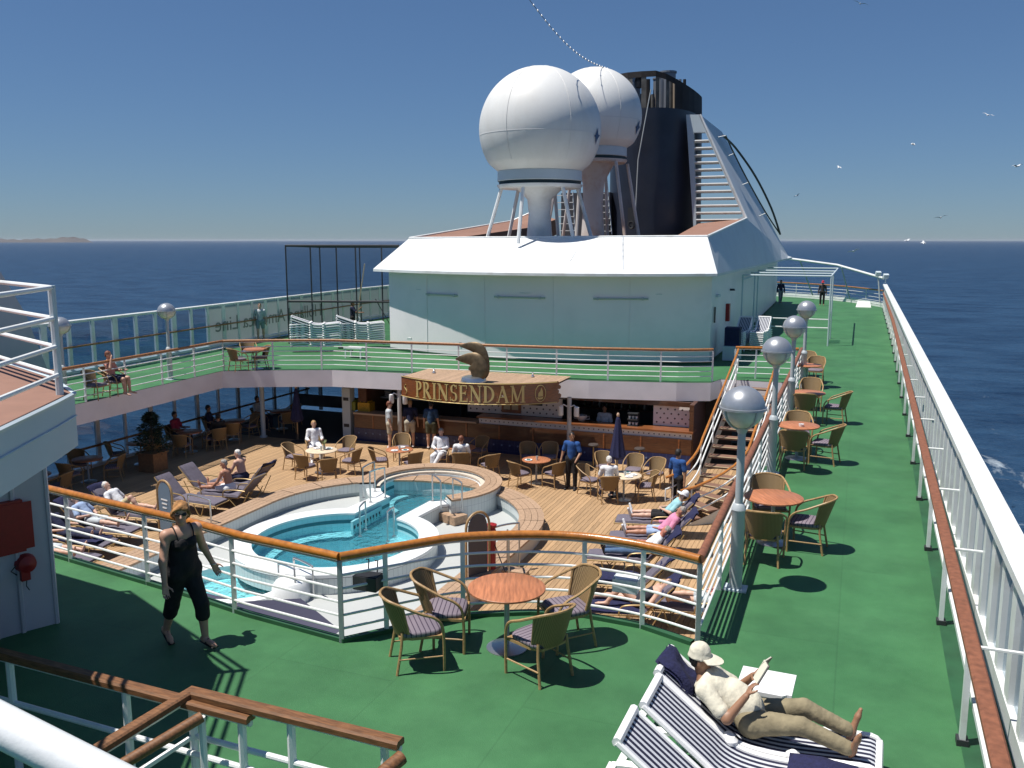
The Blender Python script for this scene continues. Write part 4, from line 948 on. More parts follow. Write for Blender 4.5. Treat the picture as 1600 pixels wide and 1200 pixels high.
def closed_parasol(t, H=2.0):
    MB().tube([(0, 0, 0), (0, 0, H)], .025, 8).build('pole', mat('pole_wood', (.30, .20, .10), .5), t)
    MB().lathe([(.26, 0), (.26, .04), (.05, .06), (.05, .3)], 14).build('base', DARKM, t)
    b = MB(); n_ = 16; vs = []
    prof = [(.03, H), (.06, H-.06), (.10, H-.35), (.15, H-.75), (.21, H-1.15), (.14, H-1.24)]
    for i, (r_, z) in enumerate(prof):
        for k in range(n_): a = 2*math.pi*k/n_; q = r_*(1+.28*(k % 2)*(i/len(prof))); vs.append((q*math.cos(a), q*math.sin(a), z))
    b.add(vs, [(i*n_+k, i*n_+(k+1) % n_, (i+1)*n_+(k+1) % n_, (i+1)*n_+k) for i in range(len(prof)-1) for k in range(n_)]); b.build('canopy', NAVY, t)
    MB().lathe([(.035, 0), (.05, .05), (.03, .1), (0, .12)], 10, (0, 0, H)).build('finial', mat('finial_tan', (.45, .30, .2), .5), t, False, True)
closed_parasol(t)
# plant in a tub
q = P(240, 735, LZ)
t = thing('potted_tree', 'dark bushy conifer in a wooden tub in the shade of the left balcony', 'potted plant', (q.x, q.y, LZ))
MB().box((0, 0, .3), (.62, .62, .60)).box((0, 0, .6), (.70, .70, .06)).build('planter', mat('planter_wood', (.22, .11, .05), .6, var=.2, vscale=12), t)
MB().tube([(0, 0, .55), (.02, 0, 1.2), (0, 0, 1.75)], [.05, .04, .015], 7).build('trunk', mat('bark', (.08, .06, .04), .9), t)
rn = random.Random(3); b = MB()
for i in range(1500):
    h = rn.random()**.8; z = .62+1.28*h; rad = (.52*(1-h)**.7+.05)*math.sqrt(rn.random())*(1+.25*math.sin(h*23)); a = rn.random()*6.283
    p = Vector((rad*math.cos(a), rad*math.sin(a), z)); d = Vector((math.cos(a)+rn.uniform(-.5, .5), math.sin(a)+rn.uniform(-.5, .5), rn.uniform(-.3, .7))).normalized(); s = d.cross(Vector((rn.uniform(-1, 1), rn.uniform(-1, 1), rn.uniform(-1, 1)))).normalized()*.022
    b.add([p-s, p+s, p+d*.13], [(0, 1, 2)])
tag(b.build('crown', mat('conifer_leaf', (.02, .045, .02), .8, var=.4, vscale=5), t), kind='stuff')

# ============================================================ STAIR TO THE POOL DECK
stair = thing('deck_stair', 'curving brown-tread stair with white side rails from pool deck to balcony', 'stairs', (-3.2, 26, LZ))
NT = 15; treads = []
def stair_c(u):
    # u 0 top .. 1 bottom ; centre line, heading
    if u < .68: y = 30.0-(u/.68)*5.2; return Vector((-2.95-.25*(u/.68), y, 0)), R(-90)
    v = (u-.68)/.32; a = v*R(62); c = Vector((-3.2-1.9, 24.8, 0)); return Vector((c.x+1.9*math.cos(a), c.y-1.9*math.sin(a), 0)), R(-90)-a
TREAD = mat('stair_tread', (.20, .11, .075), .7, var=.15, vscale=8); NOSE = mat('stair_nosing', (.45, .36, .22), .6); RISE = mat('stair_side', (.58, .58, .57), .5)
for i in range(NT):
    u = (i+.5)/NT; c, h = stair_c(u); z = -(i+1)*(-LZ)/(NT+1); rot = Matrix.Rotation(h+R(90), 3, 'Z')
    o = MB().box(Vector((c.x, c.y, z-.02)), (1.25, .38, .045), ax=rot).build('tread', TREAD, stair, True)
    f = Vector((math.cos(h), math.sin(h), 0)); MB().box(Vector((c.x, c.y, z+.006))+f*.175, (1.25, .045, .014), ax=rot).build('nosing', NOSE, o, True)
uu = np.linspace(0, 1, 24)
for s in (-1, 1):
    A = []; B_ = []
    for u in uu:
        c, h = stair_c(u); n_ = Vector((-math.sin(h), math.cos(h), 0))*s*.66; z = -u*(-LZ); A.append((c.x+n_.x, c.y+n_.y, z+.02)); B_.append((c.x+n_.x, c.y+n_.y, max(LZ, z-.42)))
    MB().strip(A, B_).build('stringer', RISE, stair, True)
    hp = []; m1 = []; m2 = []
    for u in np.linspace(-.03, 1.02, 22):
        c, h = stair_c(max(0, min(1, u))); n_ = Vector((-math.sin(h), math.cos(h), 0))*s*.66; f = Vector((math.cos(h), math.sin(h), 0))*((u-1)*6 if u > 1 else (u*6 if u < 0 else 0)); z = max(LZ, -u*(-LZ)); p = Vector((c.x, c.y, z))+n_+f
        hp.append(p+Vector((0, 0, .95))); m1.append(p+Vector((0, 0, .62))); m2.append(p+Vector((0, 0, .30)))
    MB().tube(hp, .038, 8).build('handrail', VARN, stair, True, True)
    MB().tube(m1+[m1[-1]+Vector((0, 0, -.14))]+m2[::-1]+[m1[0]], .022, 7).build('side_rail', WHITE, stair, True, True)
    for u in (.02, .25, .48, .7, .98):
        c, h = stair_c(u); n_ = Vector((-math.sin(h), math.cos(h), 0))*s*.66; p = Vector((c.x, c.y, -u*(-LZ)))+n_; MB().tube([p, p+Vector((0, 0, .95))], .022, 6).build('post', WHITE, stair, True, True)
railing('deck_railing', 'short railing right of the stair head with a white looped bar', [(-3.75, 30.6, 0), (-3.0, 30.75, 0), (-2.2, 30.85, 0), (-1.75, 30.9, 0)], 1.04, 4, .8, RG, hr=.045)
tb = thing('wooden_trolley', 'small open wooden box held behind the back of the crew member in blue', 'box', P(1072, 800, LZ), R(20))
for s in (-1, 1): MB().box((s*.2, 0, .32), (.03, .4, .5)).build('side_panel', mat('box_wood', (.42, .24, .07), .5, var=.2, vscale=10), tb)
for s in (-1, 1): MB().box((0, s*.2, .32), (.36, .03, .5)).build('side_panel', MATS['box_wood'], tb)
MB().box((0, 0, .05), (.43, .43, .06)).build('bottom_panel', MATS['box_wood'], tb)

# ============================================================ LAMPS
def lamp_proto():
    t = thing('globe_lamp', 'x', 'lamp', (0, 0, 0))
    MB().box((0, 0, .012), (.30, .24, .024)).build('base_plate', GREYW, t)
    MB().lathe([(.085, .02), (.085, 1.08), (.095, 1.10), (.075, 1.17), (.05, 1.19)], 16).build('lower_post', POSTG, t, False, True)
    MB().lathe([(.052, 1.15), (.052, 2.2)], 14).build('upper_post', POSTG, t, False, True)
    zc = 2.46; r = .285
    MB().lathe([(r*math.cos(a), zc+r*math.sin(a)) for a in np.linspace(.0, math.pi/2-.002, 16)], 32).build('dome', LAMPG, t, False, True)
    MB().lathe([(r, zc-.015), (r+.022, zc-.015), (r+.022, zc+.012), (r, zc+.014)], 32).build('rim', LAMPG, t, False, True)
    m = mat('lamp_glass', (.56, .60, .56), .22, var=.12, vscale=5)
    MB().lathe([((r-.012)*math.cos(a), zc+(r-.012)*math.sin(a)) for a in np.linspace(-math.pi/2+.2, -.05, 16)], 32).build('diffuser', m, t, False, True)
    for k in range(4):
        a = R(45+90*k); MB().tube([(r*1.0*math.cos(q)*math.cos(a), r*1.0*math.cos(q)*math.sin(a), zc+r*math.sin(q)) for q in np.linspace(-1.35, 0, 8)], .012, 5).build('cage_rib', POSTG, t)
    MB().lathe([(.05, zc-r-.06), (.09, zc-r+.02), (.05, zc-r+.05)], 14).build('socket', POSTG, t, False, True)
    return t
LG = 'silver globe lamps round the pool well'
lp = lamp_proto()
lamps = [(P(1149, 920), 'silver globe lamp nearest the camera on the walkway railing'), (P(1205, 740), 'second silver globe lamp along the walkway, beside the middle chairs'), (P(1234, 662), 'third silver globe lamp along the walkway, partly hidden by the second'), (P(1254, 606), 'farthest silver globe lamp on the walkway railing')]
for i, (q, lab) in enumerate(lamps):
    o = lp if i == 0 else copy_tree(lp); o.location = (q.x, q.y, 0); tag(o, lab, None, LG)
for px, py, lab in ((260, 486, 'silver globe lamp on the left balcony in front of the windbreak'), (93, 509, 'silver globe lamp behind the white platform railing at the left edge')):
    q = PX(px, py, -21.5); d = ray(px, py); t_ = (2.46-EYE)/d.z; o = copy_tree(lp); q2 = Vector((d.x*t_, d.y*t_, 0))
    if q2.x > -21.1: 
        q = PX(px, py, -21.25); o.scale = (1, 1, q.z/2.46); q2 = Vector((q.x, q.y, 0))
    o.location = (q2.x, q2.y, 0); tag(o, lab, None, LG)

# ============================================================ LEFT PLATFORM AND WALL
plat = thing('upper_platform', 'pale platform with brown top and white tube railing at the left edge', 'platform', (-8, 5, 2.55))
PP = [(-5.6, 3.6), (-6.35, 5.0), (-7.0, 6.2), (-7.28, 6.68), (-8.3, 7.35), (-9.6, 7.95), (-12, 8.3), (-16, 8.5), (-16, -3), (-5.3, -3), (-5.3, 2.5)]
mb = MB(); mb.wall(PP, 2.55, 3.08, True); mb.sheet([PP[::-1]], 2.552); mb.build('fascia', mat('platform_blue', (.50, .60, .66), .45, var=.04, vscale=1), plat, True)
mb = MB(); mb.sheet([PP], 3.08); mb.build('top', DECKBR, plat, True)
mb = MB(); mb.tube([(x, y, 3.08) for x, y in PP[:8]], .025, 5); mb.build('edge_trim', GREYW, plat, True)
MB().tube([(PP[i][0]+.012, PP[i][1], 2.86) for i in range(0, 4)], .008, 4).build('weld_seam', GREYW, plat, True)
rp_ = thing('platform_railing', 'white tube railing meeting at a corner post on the left platform', 'railing', (-7.35, 6.6, 3.08))
cpt = Vector((-7.36, 6.58, 3.08))
def tubes(a, b, zs, rr=.024):
    for z in zs: MB().tube([a+Vector((0, 0, z)), b+Vector((0, 0, z))], rr, 8).build('rail', WHITE, rp_, True, True)
MB().tube([cpt, cpt+Vector((0, 0, 1.08))], .036, 8).build('corner_post', GREYW, rp_, True, True)
ZS = (1.06, .76, .48, .20)
tubes(cpt, Vector((-10.2, 7.85, 3.08)), ZS); tubes(cpt, Vector((-5.5, 3.2, 3.08)), ZS)
for q in ((-10.2, 7.85, 3.08), (-5.5, 3.2, 3.08)): MB().tube([q, Vector(q)+Vector((0, 0, 1.06))], .03, 8).build('post', GREYW, rp_, True, True)
pw = thing('side_wall', 'shaded ribbed white wall under the left platform with red hose box', 'wall', (-9.3, 7, 0))
wp = [(-8.86, 7.62), (-9.02, 7.30), (-9.12, 7.06), (-9.5, 6.0), (-9.9, 3.0), (-13, 3.0), (-13, 7.9), (-9.0, 7.75)]
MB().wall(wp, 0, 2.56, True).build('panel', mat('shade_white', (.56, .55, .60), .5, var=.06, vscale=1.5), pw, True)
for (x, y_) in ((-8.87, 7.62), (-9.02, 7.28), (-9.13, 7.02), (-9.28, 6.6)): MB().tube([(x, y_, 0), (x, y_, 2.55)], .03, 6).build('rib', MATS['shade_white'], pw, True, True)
# red box and reel on that wall
q = PX(-12, 828, -9.12); t = thing('fire_box', 'red fire hose box mounted on the shaded wall at the left edge', 'fire box', (q.x, q.y, q.z))
ww = Vector((wp[1][0]-wp[3][0], wp[1][1]-wp[3][1], 0)).normalized(); rz_ = math.atan2(ww.y, ww.x); t.rotation_euler = (0, 0, rz_)
MB().box((-.12, 0, 0), (.86, .20, .62)).build('cabinet', RED, t); MB().box((.0, -.105, -.0), (.8, .012, .56)).build('door', RED, t)
MB().box((-.06, -.115, .14), (.16, .008, .14)).build('safety_label', mat('label_pale', (.50, .42, .38), .5), t); MB().tube([(-.10, -.125, .18), (-.03, -.125, .14), (-.10, -.125, .10), (-.06, -.125, .10)], .007, 4).build('label_mark', RED, t)
q = PX(40, 880, -8.98); t = thing('alarm_bell', 'red alarm bell with hanging wire below the red box', 'alarm', (q.x, q.y, q.z), rz_)
MB().lathe([(0, .10), (.10, .07), (.12, 0), (.12, -.02)], 16).build('bell', RED, t, False, True).rotation_euler = (R(90), 0, 0)
MB().box((-.03, -.02, -.12), (.10, .10, .14)).build('switch_body', RED, t)
MB().tube([(-.02, -.05, -.18), (-.03, -.05, -.26), (.0, -.05, -.32)], .006, 4).tube([(-.12, -.05, .02), (-.18, -.05, -.04), (-.12, -.05, -.10)], .008, 4).build('wire', DARKM, t)
t = thing('towel_bin', 'grey-blue speckled bin with pale lid against the left wall', 'bin', (-8.75, 6.55, 0), R(20))
MB().box((-.25, -.1, .36), (.6, .6, .72)).build('bin_body', mat('speckled_blue', (.20, .24, .32), .7, var=.5, vscale=30), t); MB().box((-.25, -.1, .75), (.66, .66, .06)).build('lid', GREYW, t)
# sloping wing bulkhead far left
mb = MB(); wpts = [(-24.2, 12, 0), (-24.2, 21.4, 0), (-24.2, 20.6, 2.33), (-24.2, 19.8, 3.74), (-24.2, 18.4, 4.6), (-24.2, 12, 4.9)]
bwg = [(x-.15, y, z) for x, y, z in wpts]; n_ = len(wpts)
tag(MB().add(wpts+bwg, [tuple(range(n_)), tuple(n_+k for k in reversed(range(n_)))]+[(i, (i+1) % n_, n_+(i+1) % n_, n_+i) for i in range(n_)]).build('wing_bulkhead', mat('lilac_wall', (.42, .41, .50), .5, var=.05, vscale=.6)), 'lilac-grey sloping bulkhead behind the platform railing at the far left', 'bulkhead')

# ============================================================ FOREGROUND RAILS
def stairrail(name, label, pts, low, posts, mr=None, zlow=.38, hr=.05):
    t = thing(name, label, 'railing', pts[0], 0, 'varnished stairwell railings in the foreground')
    MB().beam(pts, .105, .055).build('handrail', mr or MATS['fg_rail'], t, True)
    MB().tube([Vector(p)+Vector((0, 0, -.045)) for p in pts], .025, 7).build('rail_bracket', WHITE, t, True, True)
    for z in low: MB().tube([Vector(p)+Vector((0, 0, -z)) for p in pts], .024, 8).build('rail', WHITE, t, True, True)
    for q in posts: MB().tube([(q[0], q[1], 0), (q[0], q[1], q[2]-.04)], .032, 8).build('post', WHITE, t, True, True)
wood('fg_rail', (.17, .074, .028), .6, sc=(3, 22, 22), var=.4)
a0 = PY(-40, 1010, 5.0); a1 = PY(392, 1122, 5.0); L_ = lambda t_: a0.lerp(a1, t_)
stairrail('stairwell_rail', 'varnished handrail across the shaded deck at bottom left', [a0, a1], [.42, .78], [L_(.14), L_(.58), L_(.97)])
b0 = PY(150, 1172, 4.35); b1 = PY(299, 1081, 5.05); b2 = PY(626, 1161, 5.02); L2 = lambda t_: b1.lerp(b2, t_)
stairrail('stairwell_rail', 'angled varnished handrail with a corner above the stairwell, bottom left', [b0, b1, b2], [.36, .74], [b1, L2(.5), L2(.93)])
c0 = PY(140, 1225, 4.2); c1 = PY(315, 1120, 4.9)
t = thing('stair_handrail', 'lower sloping varnished handrail inside the stairwell corner', 'handrail', c0); MB().tube([c0, c1], .042, 10).build('handrail', MATS['fg_rail'], t, True, True); MB().tube([c1, (c1.x, c1.y, 0)], .028, 7).build('post', WHITE, t, True, True)
d0 = PY(560, 1240, 4.6); d1 = PY(628, 1183, 4.95)
t = thing('stair_handrail', 'rounded varnished handrail end at the bottom edge left of centre', 'handrail', d0); MB().tube([d0, d1], .05, 10).build('handrail', MATS['fg_rail'], t, True, True); MB().tube([d0, (d0.x, d0.y, 0)], .03, 7).build('post', WHITE, t, True, True)
g0 = PY(-220, 1020, .95); g1 = PY(330, 1300, 1.02)
t = thing('near_rail', 'thick white pipe railing close to the camera at the bottom left corner', 'railing', g0); MB().tube([g0, g1], .033, 16).build('pipe', WHITE, t, True, True)

# ============================================================ FURNITURE
def chair_proto():
    # faces +Y; seat top at .45
    t = thing('rattan_armchair', 'x', 'chair', (0, 0, 0))
    # curved woven back, a shell wrapping round the seat
    b = MB(); nu, nv = 11, 6; vs = []
    for j in range(nv):
        v = j/(nv-1); z = .40+.43*v
        for i in range(nu):
            a = R(-152+124*i/(nu-1)) if False else R(208+124*i/(nu-1))
            rx = .25+.045*v; ry = .22+.10*v; sag = .05*(abs(i-(nu-1)/2)/((nu-1)/2))**2*v
            vs.append((rx*math.cos(a), ry*math.sin(a)-.02-.035*v, z-sag))
    th = .014; vo = [(x*1.05, y*1.05-.004, z) for x, y, z in vs]; nn = len(vs)
    fs = [(j*nu+i, j*nu+i+1, (j+1)*nu+i+1, (j+1)*nu+i) for j in range(nv-1) for i in range(nu-1)]
    b.add(vs+vo, [f[::-1] for f in fs]+[tuple(nn+k for k in f) for f in fs]); b.build('backrest', RATTAN, t, False, True, 70)
    # one cane hoop: front leg, arm, top of the back, arm, front leg
    top = [vo[(nv-1)*nu+i] for i in range(nu)]
    L = [(-.27, .235, 0), (-.275, .235, .30), (-.285, .215, .52), (-.298, .13, .625), (-.300, -.02, .69)]
    path = smoothpath(L+[Vector(q)+Vector((0, 0, .008)) for q in (top[1], top[3], top[5], top[7], top[9])]+[(-x, y, z) for x, y, z in L[::-1]], 4)
    MB().tube(path, .0165, 7).build('arm_frame', CANE, t, False, True)
    MB().tube([vs[j*nu] for j in range(nv)], .014, 6).build('back_edge', CANE, t, False, True); MB().tube([vs[j*nu+nu-1] for j in range(nv)], .014, 6).build('back_edge', CANE, t, False, True)
    for s in (-1, 1): MB().tube([(s*.20, -.20, .46), (s*.215, -.215, .30), (s*.235, -.27, 0)], .0165, 7).build('leg', CANE, t, False, True)
    for s in (-1, 1): MB().tube([(s*.27, .235, .17), (s*.235, -.245, .17)], .010, 6).build('stretcher', CANE, t, False, True)
    b = MB(); sq = [(-.26, .245), (.26, .245), (.235, -.10), (.17, -.23), (-.17, -.23), (-.235, -.10)]; b.prism(sq, .375, .405); b.build('seat', CANE, t)
    c = MB(); m_ = 20; rings = []
    for z, k in ((.405, .97), (.42, 1.0), (.445, 1.0), (.462, .93)):
        rings.append([( .245*k*math.copysign(abs(math.cos(a))**.45, math.cos(a)), .235*k*math.copysign(abs(math.sin(a))**.45, math.sin(a))+.005, z) for a in [2*math.pi*i/m_ for i in range(m_)]])
    vs = [q for r_ in rings for q in r_]; fs = [(i*m_+k, i*m_+(k+1) % m_, (i+1)*m_+(k+1) % m_, (i+1)*m_+k) for i in range(3) for k in range(m_)]+[tuple(3*m_+k for k in range(m_)), tuple(range(m_-1, -1, -1))]
    c.add(vs, fs); c.build('cushion', CUSH, t, False, True, 60)
    return t
def table_proto(r=.44, cloth=False):
    t = thing('round_table', 'x', 'table', (0, 0, 0))
    MB().lathe([(0, .70), (r*.96, .70), (r, .708), (r, .727), (r*.985, .732), (0, .732)], 40).build('table_top', mat('pale_cloth', (.62, .50, .36), .8, var=.1, vscale=9) if cloth else TABLEW, t, False, True)
    MB().lathe([(.03, .03), (.03, .70)], 14).build('column', POSTG, t, False, True)
    MB().lathe([(0, 0), (.235, 0), (.235, .012), (.16, .03), (.05, .05), (0, .05)], 32).build('foot_plate', STEEL, t, False, True)
    MB().lathe([(.06, .66), (.16, .69), (.16, .70)], 16).build('top_plate', DARKM, t, False, True)
    return t
CH = chair_proto(); TB = table_proto(); TC = table_proto(.5, True); used = {}
def place(proto, pos, rz, label, group):
    k = proto.name
    if k in used: o = copy_tree(proto)
    else: used[k] = 1; o = proto
    o.location = pos; o.rotation_euler = (0, 0, rz); o['label'] = label
    if group: o['group'] = group
    return o
def chair(px, py, z, tgt, label, group, jit=0.0, push=0.0):
    q = P(px, py, z+.45); d = Vector((tgt.x-q.x, tgt.y-q.y, 0)); rz = math.atan2(d.y, d.x)-math.pi/2+jit
    return place(CH, (q.x, q.y, z), rz, label, group)
# --- big table near the camera
GBT = 'rattan armchairs at the big table by the pool rail'
bt = P(792, 1012); bt = Vector((bt.x, bt.y, 0))
tb_big = place(TB, bt, R(20), 'round wooden table on a steel foot nearest the camera, by the curved rail', 'round wooden tables')
chair(652, 975, 0, bt+Vector((.1, .45, 0)), 'rattan armchair with striped cushion farthest left at the big table', GBT, -.25)
chair(697, 947, 0, bt+Vector((0, .25, 0)), 'rattan armchair with striped cushion left of the big table, close to the rail', GBT, -.2)
chair(885, 945, 0, bt, 'rattan armchair right of the big table turned side-on against the rail', GBT, .15)
chair(843, 990, 0, bt+Vector((-.1, 0, 0)), 'rattan armchair in front of the big table with its woven back to the camera', GBT, .1)
# --- tables along the walkway
GW = 'rattan armchairs along the walkway'
wt = [(1209, 776, 'nearest', [(1202, 786, 'its bright woven back facing the camera beyond the table'), (1194, 829, 'its dark back to the camera'), (1262, 812, 'side-on, facing the railing')]),
      (1247, 664, 'second', [(1247, 674, 'tucked behind the table'), (1240, 696, 'its shaded back to the camera'), (1289, 690, 'side-on, facing the railing')]),
      (1262, 613, 'third', [(1267, 615, 'tucked behind the table'), (1258, 635, 'its shaded back to the camera'), (1305, 634, 'side-on, facing the railing')]),
      (1262, 570, 'farthest', [(1262, 568, 'half hidden by a lamp post'), (1274, 577, 'side-on, facing the railing')])]
for px, py, nm, cs in wt:
    q = P(px, py, .73); c = Vector((q.x, q.y, 0)); place(TB, c, R(30), 'small round wooden table, %s one along the walkway railing' % nm, 'round wooden tables')
    for (cx, cy, lab) in cs:
        chair(cx, cy, 0, c, 'rattan armchair at the %s walkway table, %s' % (nm, lab.replace('its bright woven back facing the camera beyond the table', 'its bright woven back beyond the table')), GW, .06)
q = P(1257, 663, .74); t = thing('ashtray', 'small white ashtray standing on the second walkway table', 'ashtray', P(1252, 666, .734)); MB().lathe([(0, 0), (.05, 0), (.055, .05), (.045, .05), (.04, .01), (0, .01)], 12).build('bowl', PLASTIC, t, False, True)
# --- upper left balcony
q = P(400, 545, .73); ub = Vector((q.x, q.y, 0)); place(TB, ub, 0, 'round wooden table on the far left balcony beside the corner of the rail', 'round wooden tables')
GU = 'rattan armchairs on the left balcony'
chair(372, 560, 0, ub, 'rattan armchair left of the table at the far balcony corner', GU); chair(406, 557, 0, ub, 'rattan armchair right of the table at the far balcony corner', GU, .4); chair(388, 548, 0, ub, 'rattan armchair behind the table at the far balcony corner', GU)
s1 = P(178, 594, .45); s2 = P(150, 600, .45)
SEATW = place(CH, (s1.x, s1.y, 0), R(-72), 'rattan armchair under the seated woman on the left balcony', GU)
place(CH, (s2.x, s2.y, 0), R(-80), 'empty rattan armchair beside the seated woman on the left balcony', GU)
# --- pool deck tables
def ptable(px, py, cloth, lab, chairs_, grp):
    q = P(px, py, LZ+.73); c = Vector((q.x, q.y, LZ)); place(TC if cloth else TB, c, R(10), lab, 'round tables on the pool deck')
    out = []
    for (cx, cy, l2) in chairs_: out.append(chair(cx, cy, LZ, c, l2, grp, random.uniform(-.15, .15)))
    return c, out
G1, G2, G3, G4, G5 = ['rattan armchairs at the %s table' % k for k in ('cloth-covered', 'set wooden', 'bare middle', 'parasol', 'bar-side')]
T1, C1 = ptable(502, 703, True, 'round table with pale cloth left of the tub where the blond woman sits', [(459, 712, 'rattan armchair left of the pale-clothed table'), (478, 726, 'rattan armchair front left of the pale-clothed table'), (512, 732, 'rattan armchair in front of the pale-clothed table, back to the camera'), (548, 718, 'rattan armchair right of the pale-clothed table'), (541, 702, 'rattan armchair behind right of the pale-clothed table')], G1)
c_blond = chair(492, 698, LZ, T1, 'rattan armchair under the blond woman behind the pale-clothed table', G1)
T2, C2_ = ptable(624, 702, False, 'round wooden table laid with plates near the left bar column', [(594, 717, 'rattan armchair left of the laid wooden table, side-on'), (645, 722, 'rattan armchair in front of the laid wooden table'), (628, 698, 'rattan armchair behind the laid wooden table')], G2)
T5, C5 = ptable(722, 698, False, 'round table in shade between the seated couple and the bar', [(765, 725, 'rattan armchair right of the couple half in shade'), (748, 702, 'dark rattan armchair behind the couple, in the shade by the bar')], G5)
c_man = chair(688, 712, LZ, T5+Vector((0, -4, 0)), 'rattan armchair under the seated man in white', G5)
c_red = chair(721, 722, LZ, T5, 'rattan armchair under the red-haired woman, back to the camera', G5)
T3, C3 = ptable(838, 718, False, 'bare round wooden table left of the waiter in blue', [(812, 738, 'rattan armchair left of the bare table beside the waiter'), (866, 738, 'rattan armchair between the bare table and the waiter'), (826, 712, 'shaded rattan armchair behind the bare table'), (858, 712, 'shaded rattan armchair behind right of the bare table')], G3)
T4, C4 = ptable(975, 742, True, 'round table with parasol right of the waiter', [(921, 748, 'rattan armchair left of the parasol table next to the waiter'), (990, 732, 'rattan armchair behind the parasol table'), (945, 728, 'rattan armchair behind left of the parasol table'), (1023, 738, 'rattan armchair right of the parasol table'), (1008, 757, 'rattan armchair front right of the parasol table')], G4)
c_back = chair(951, 760, LZ, T4+Vector((-.9, .9, 0)), 'rattan armchair under the man in white at the parasol table', G4)
t = thing('parasol', 'closed navy parasol standing at the table right of the waiter', 'parasol', T4+Vector((-.28, .3, 0))); closed_parasol(t, 2.35)
# shaded dining tables along the side windows
GS = 'rattan armchairs in the shade by the side windows'
sp = [(-21.7, 18.3), (-21.8, 20.3), (-21.6, 24.6), (-21.4, 26.7), (-20.9, 29.0), (-21.9, 22.6)]
for i, (x, y) in enumerate(sp):
    nm = ['nearest the platform', 'second from the platform', 'just beyond the potted tree', 'beneath the far left balcony corner', 'in the farthest shaded corner', 'behind the potted tree'][i]
    c = Vector((x, y, LZ)); place(TB, c, 0, 'dark round table by the side windows, %s' % nm, 'round tables on the pool deck')
    for k, a in enumerate((20, 140, 255)):
        a_ = R(a+17*i); qx, qy = x+.72*math.cos(a_), y+.72*math.sin(a_)
        if qx < -22.6: qx = -22.55
        place(CH, (qx, qy, LZ), a_+math.pi/2, ('shaded rattan armchair right of the table %s', 'shaded rattan armchair by the window behind the table %s', 'shaded rattan armchair in front of the table %s')[k] % nm, GS)
# place settings
def crockery(c, label, grp, n=3, seed=0, z=.735):
    rr = random.Random(seed)
    for i in range(n):
        a = rr.random()*6.28; t = thing('plate', label+(' with a folded green napkin', ' holding a white napkin', ' set empty')[i % 3], 'plate', (c.x+.26*math.cos(a+2.1*i), c.y+.26*math.sin(a+2.1*i), c.z+z), 0, grp)
        MB().lathe([(0, 0), (.07, 0), (.12, .015), (.118, .02), (0, .008)], 16).build('dish', PLASTIC, t, False, True)
        MB().box((0, 0, .025), (.10, .07, .02), R(30*i)).build('napkin', mat('green_napkin', (.03, .16, .15), .8) if i % 3 == 0 else PLASTIC, t)
    t = thing('glass', label.replace('white plate', 'tall drinking glass'), 'glass', (c.x+.05, c.y-.08, c.z+z), 0, grp)
    MB().lathe([(.03, 0), (.038, .13), (.034, .13), (.026, .01)], 10).build('tumbler', mat('tumbler_pale', (.55, .60, .58), .15), t, False, True)
crockery(T1, 'white plate on the pale-clothed table', 'settings on the pale-clothed table', 3, 1); crockery(T2, 'white plate on the laid wooden table', 'settings on the laid wooden table', 3, 2); crockery(T4, 'white plate on the parasol table', 'settings on the parasol table', 3, 3); crockery(T3, 'white plate on the bare middle table', 'settings on the bare table', 1, 5)
t = thing('flower_vase', 'small vase of pale leaves on the pale-clothed table', 'vase', T1+Vector((.08, .05, .735))); MB().lathe([(.03, 0), (.05, .06), (.025, .15), (.03, .16)], 10).build('vase', BC[2], t, False, True)
b = MB(); rr_ = random.Random(5)
for i in range(26):
    a = rr_.random()*6.28; p = Vector((.02*math.cos(a), .02*math.sin(a), .15)); d = Vector((math.cos(a)*.5, math.sin(a)*.5, 1)).normalized(); s = d.cross(Vector((0, 0, 1))).normalized()*.02; h = rr_.uniform(.08, .2); b.add([p-s*.2, p+d*h*.6-s, p+d*h, p+d*h*.6+s], [(0, 1, 2, 3)])
tag(b.build('leaves', mat('pale_leaf', (.22, .26, .12), .7), t), kind='stuff')
# bar stools' floor posts beside the bar
for i, px in enumerate((929, 1007)):
    q = P(px, 728, LZ); t = thing('bar_stool', 'slender bar stool in front of the bar, %s' % ('behind the waiter' if i == 0 else 'behind the parasol table'), 'stool', (q.x, 27.6, LZ), 0, 'bar stools')
    MB().lathe([(0, .72), (.17, .72), (.18, .75), (.16, .78), (0, .78)], 18).build('seat', DARKW, t, False, True); MB().lathe([(.03, .02), (.025, .72)], 10).build('pole', mat('stool_brass', (.35, .27, .14), .35, metal=.6), t, False, True); MB().lathe([(0, 0), (.2, 0), (.2, .02), (.04, .05), (0, .05)], 18).build('base', DARKM, t, False, True)

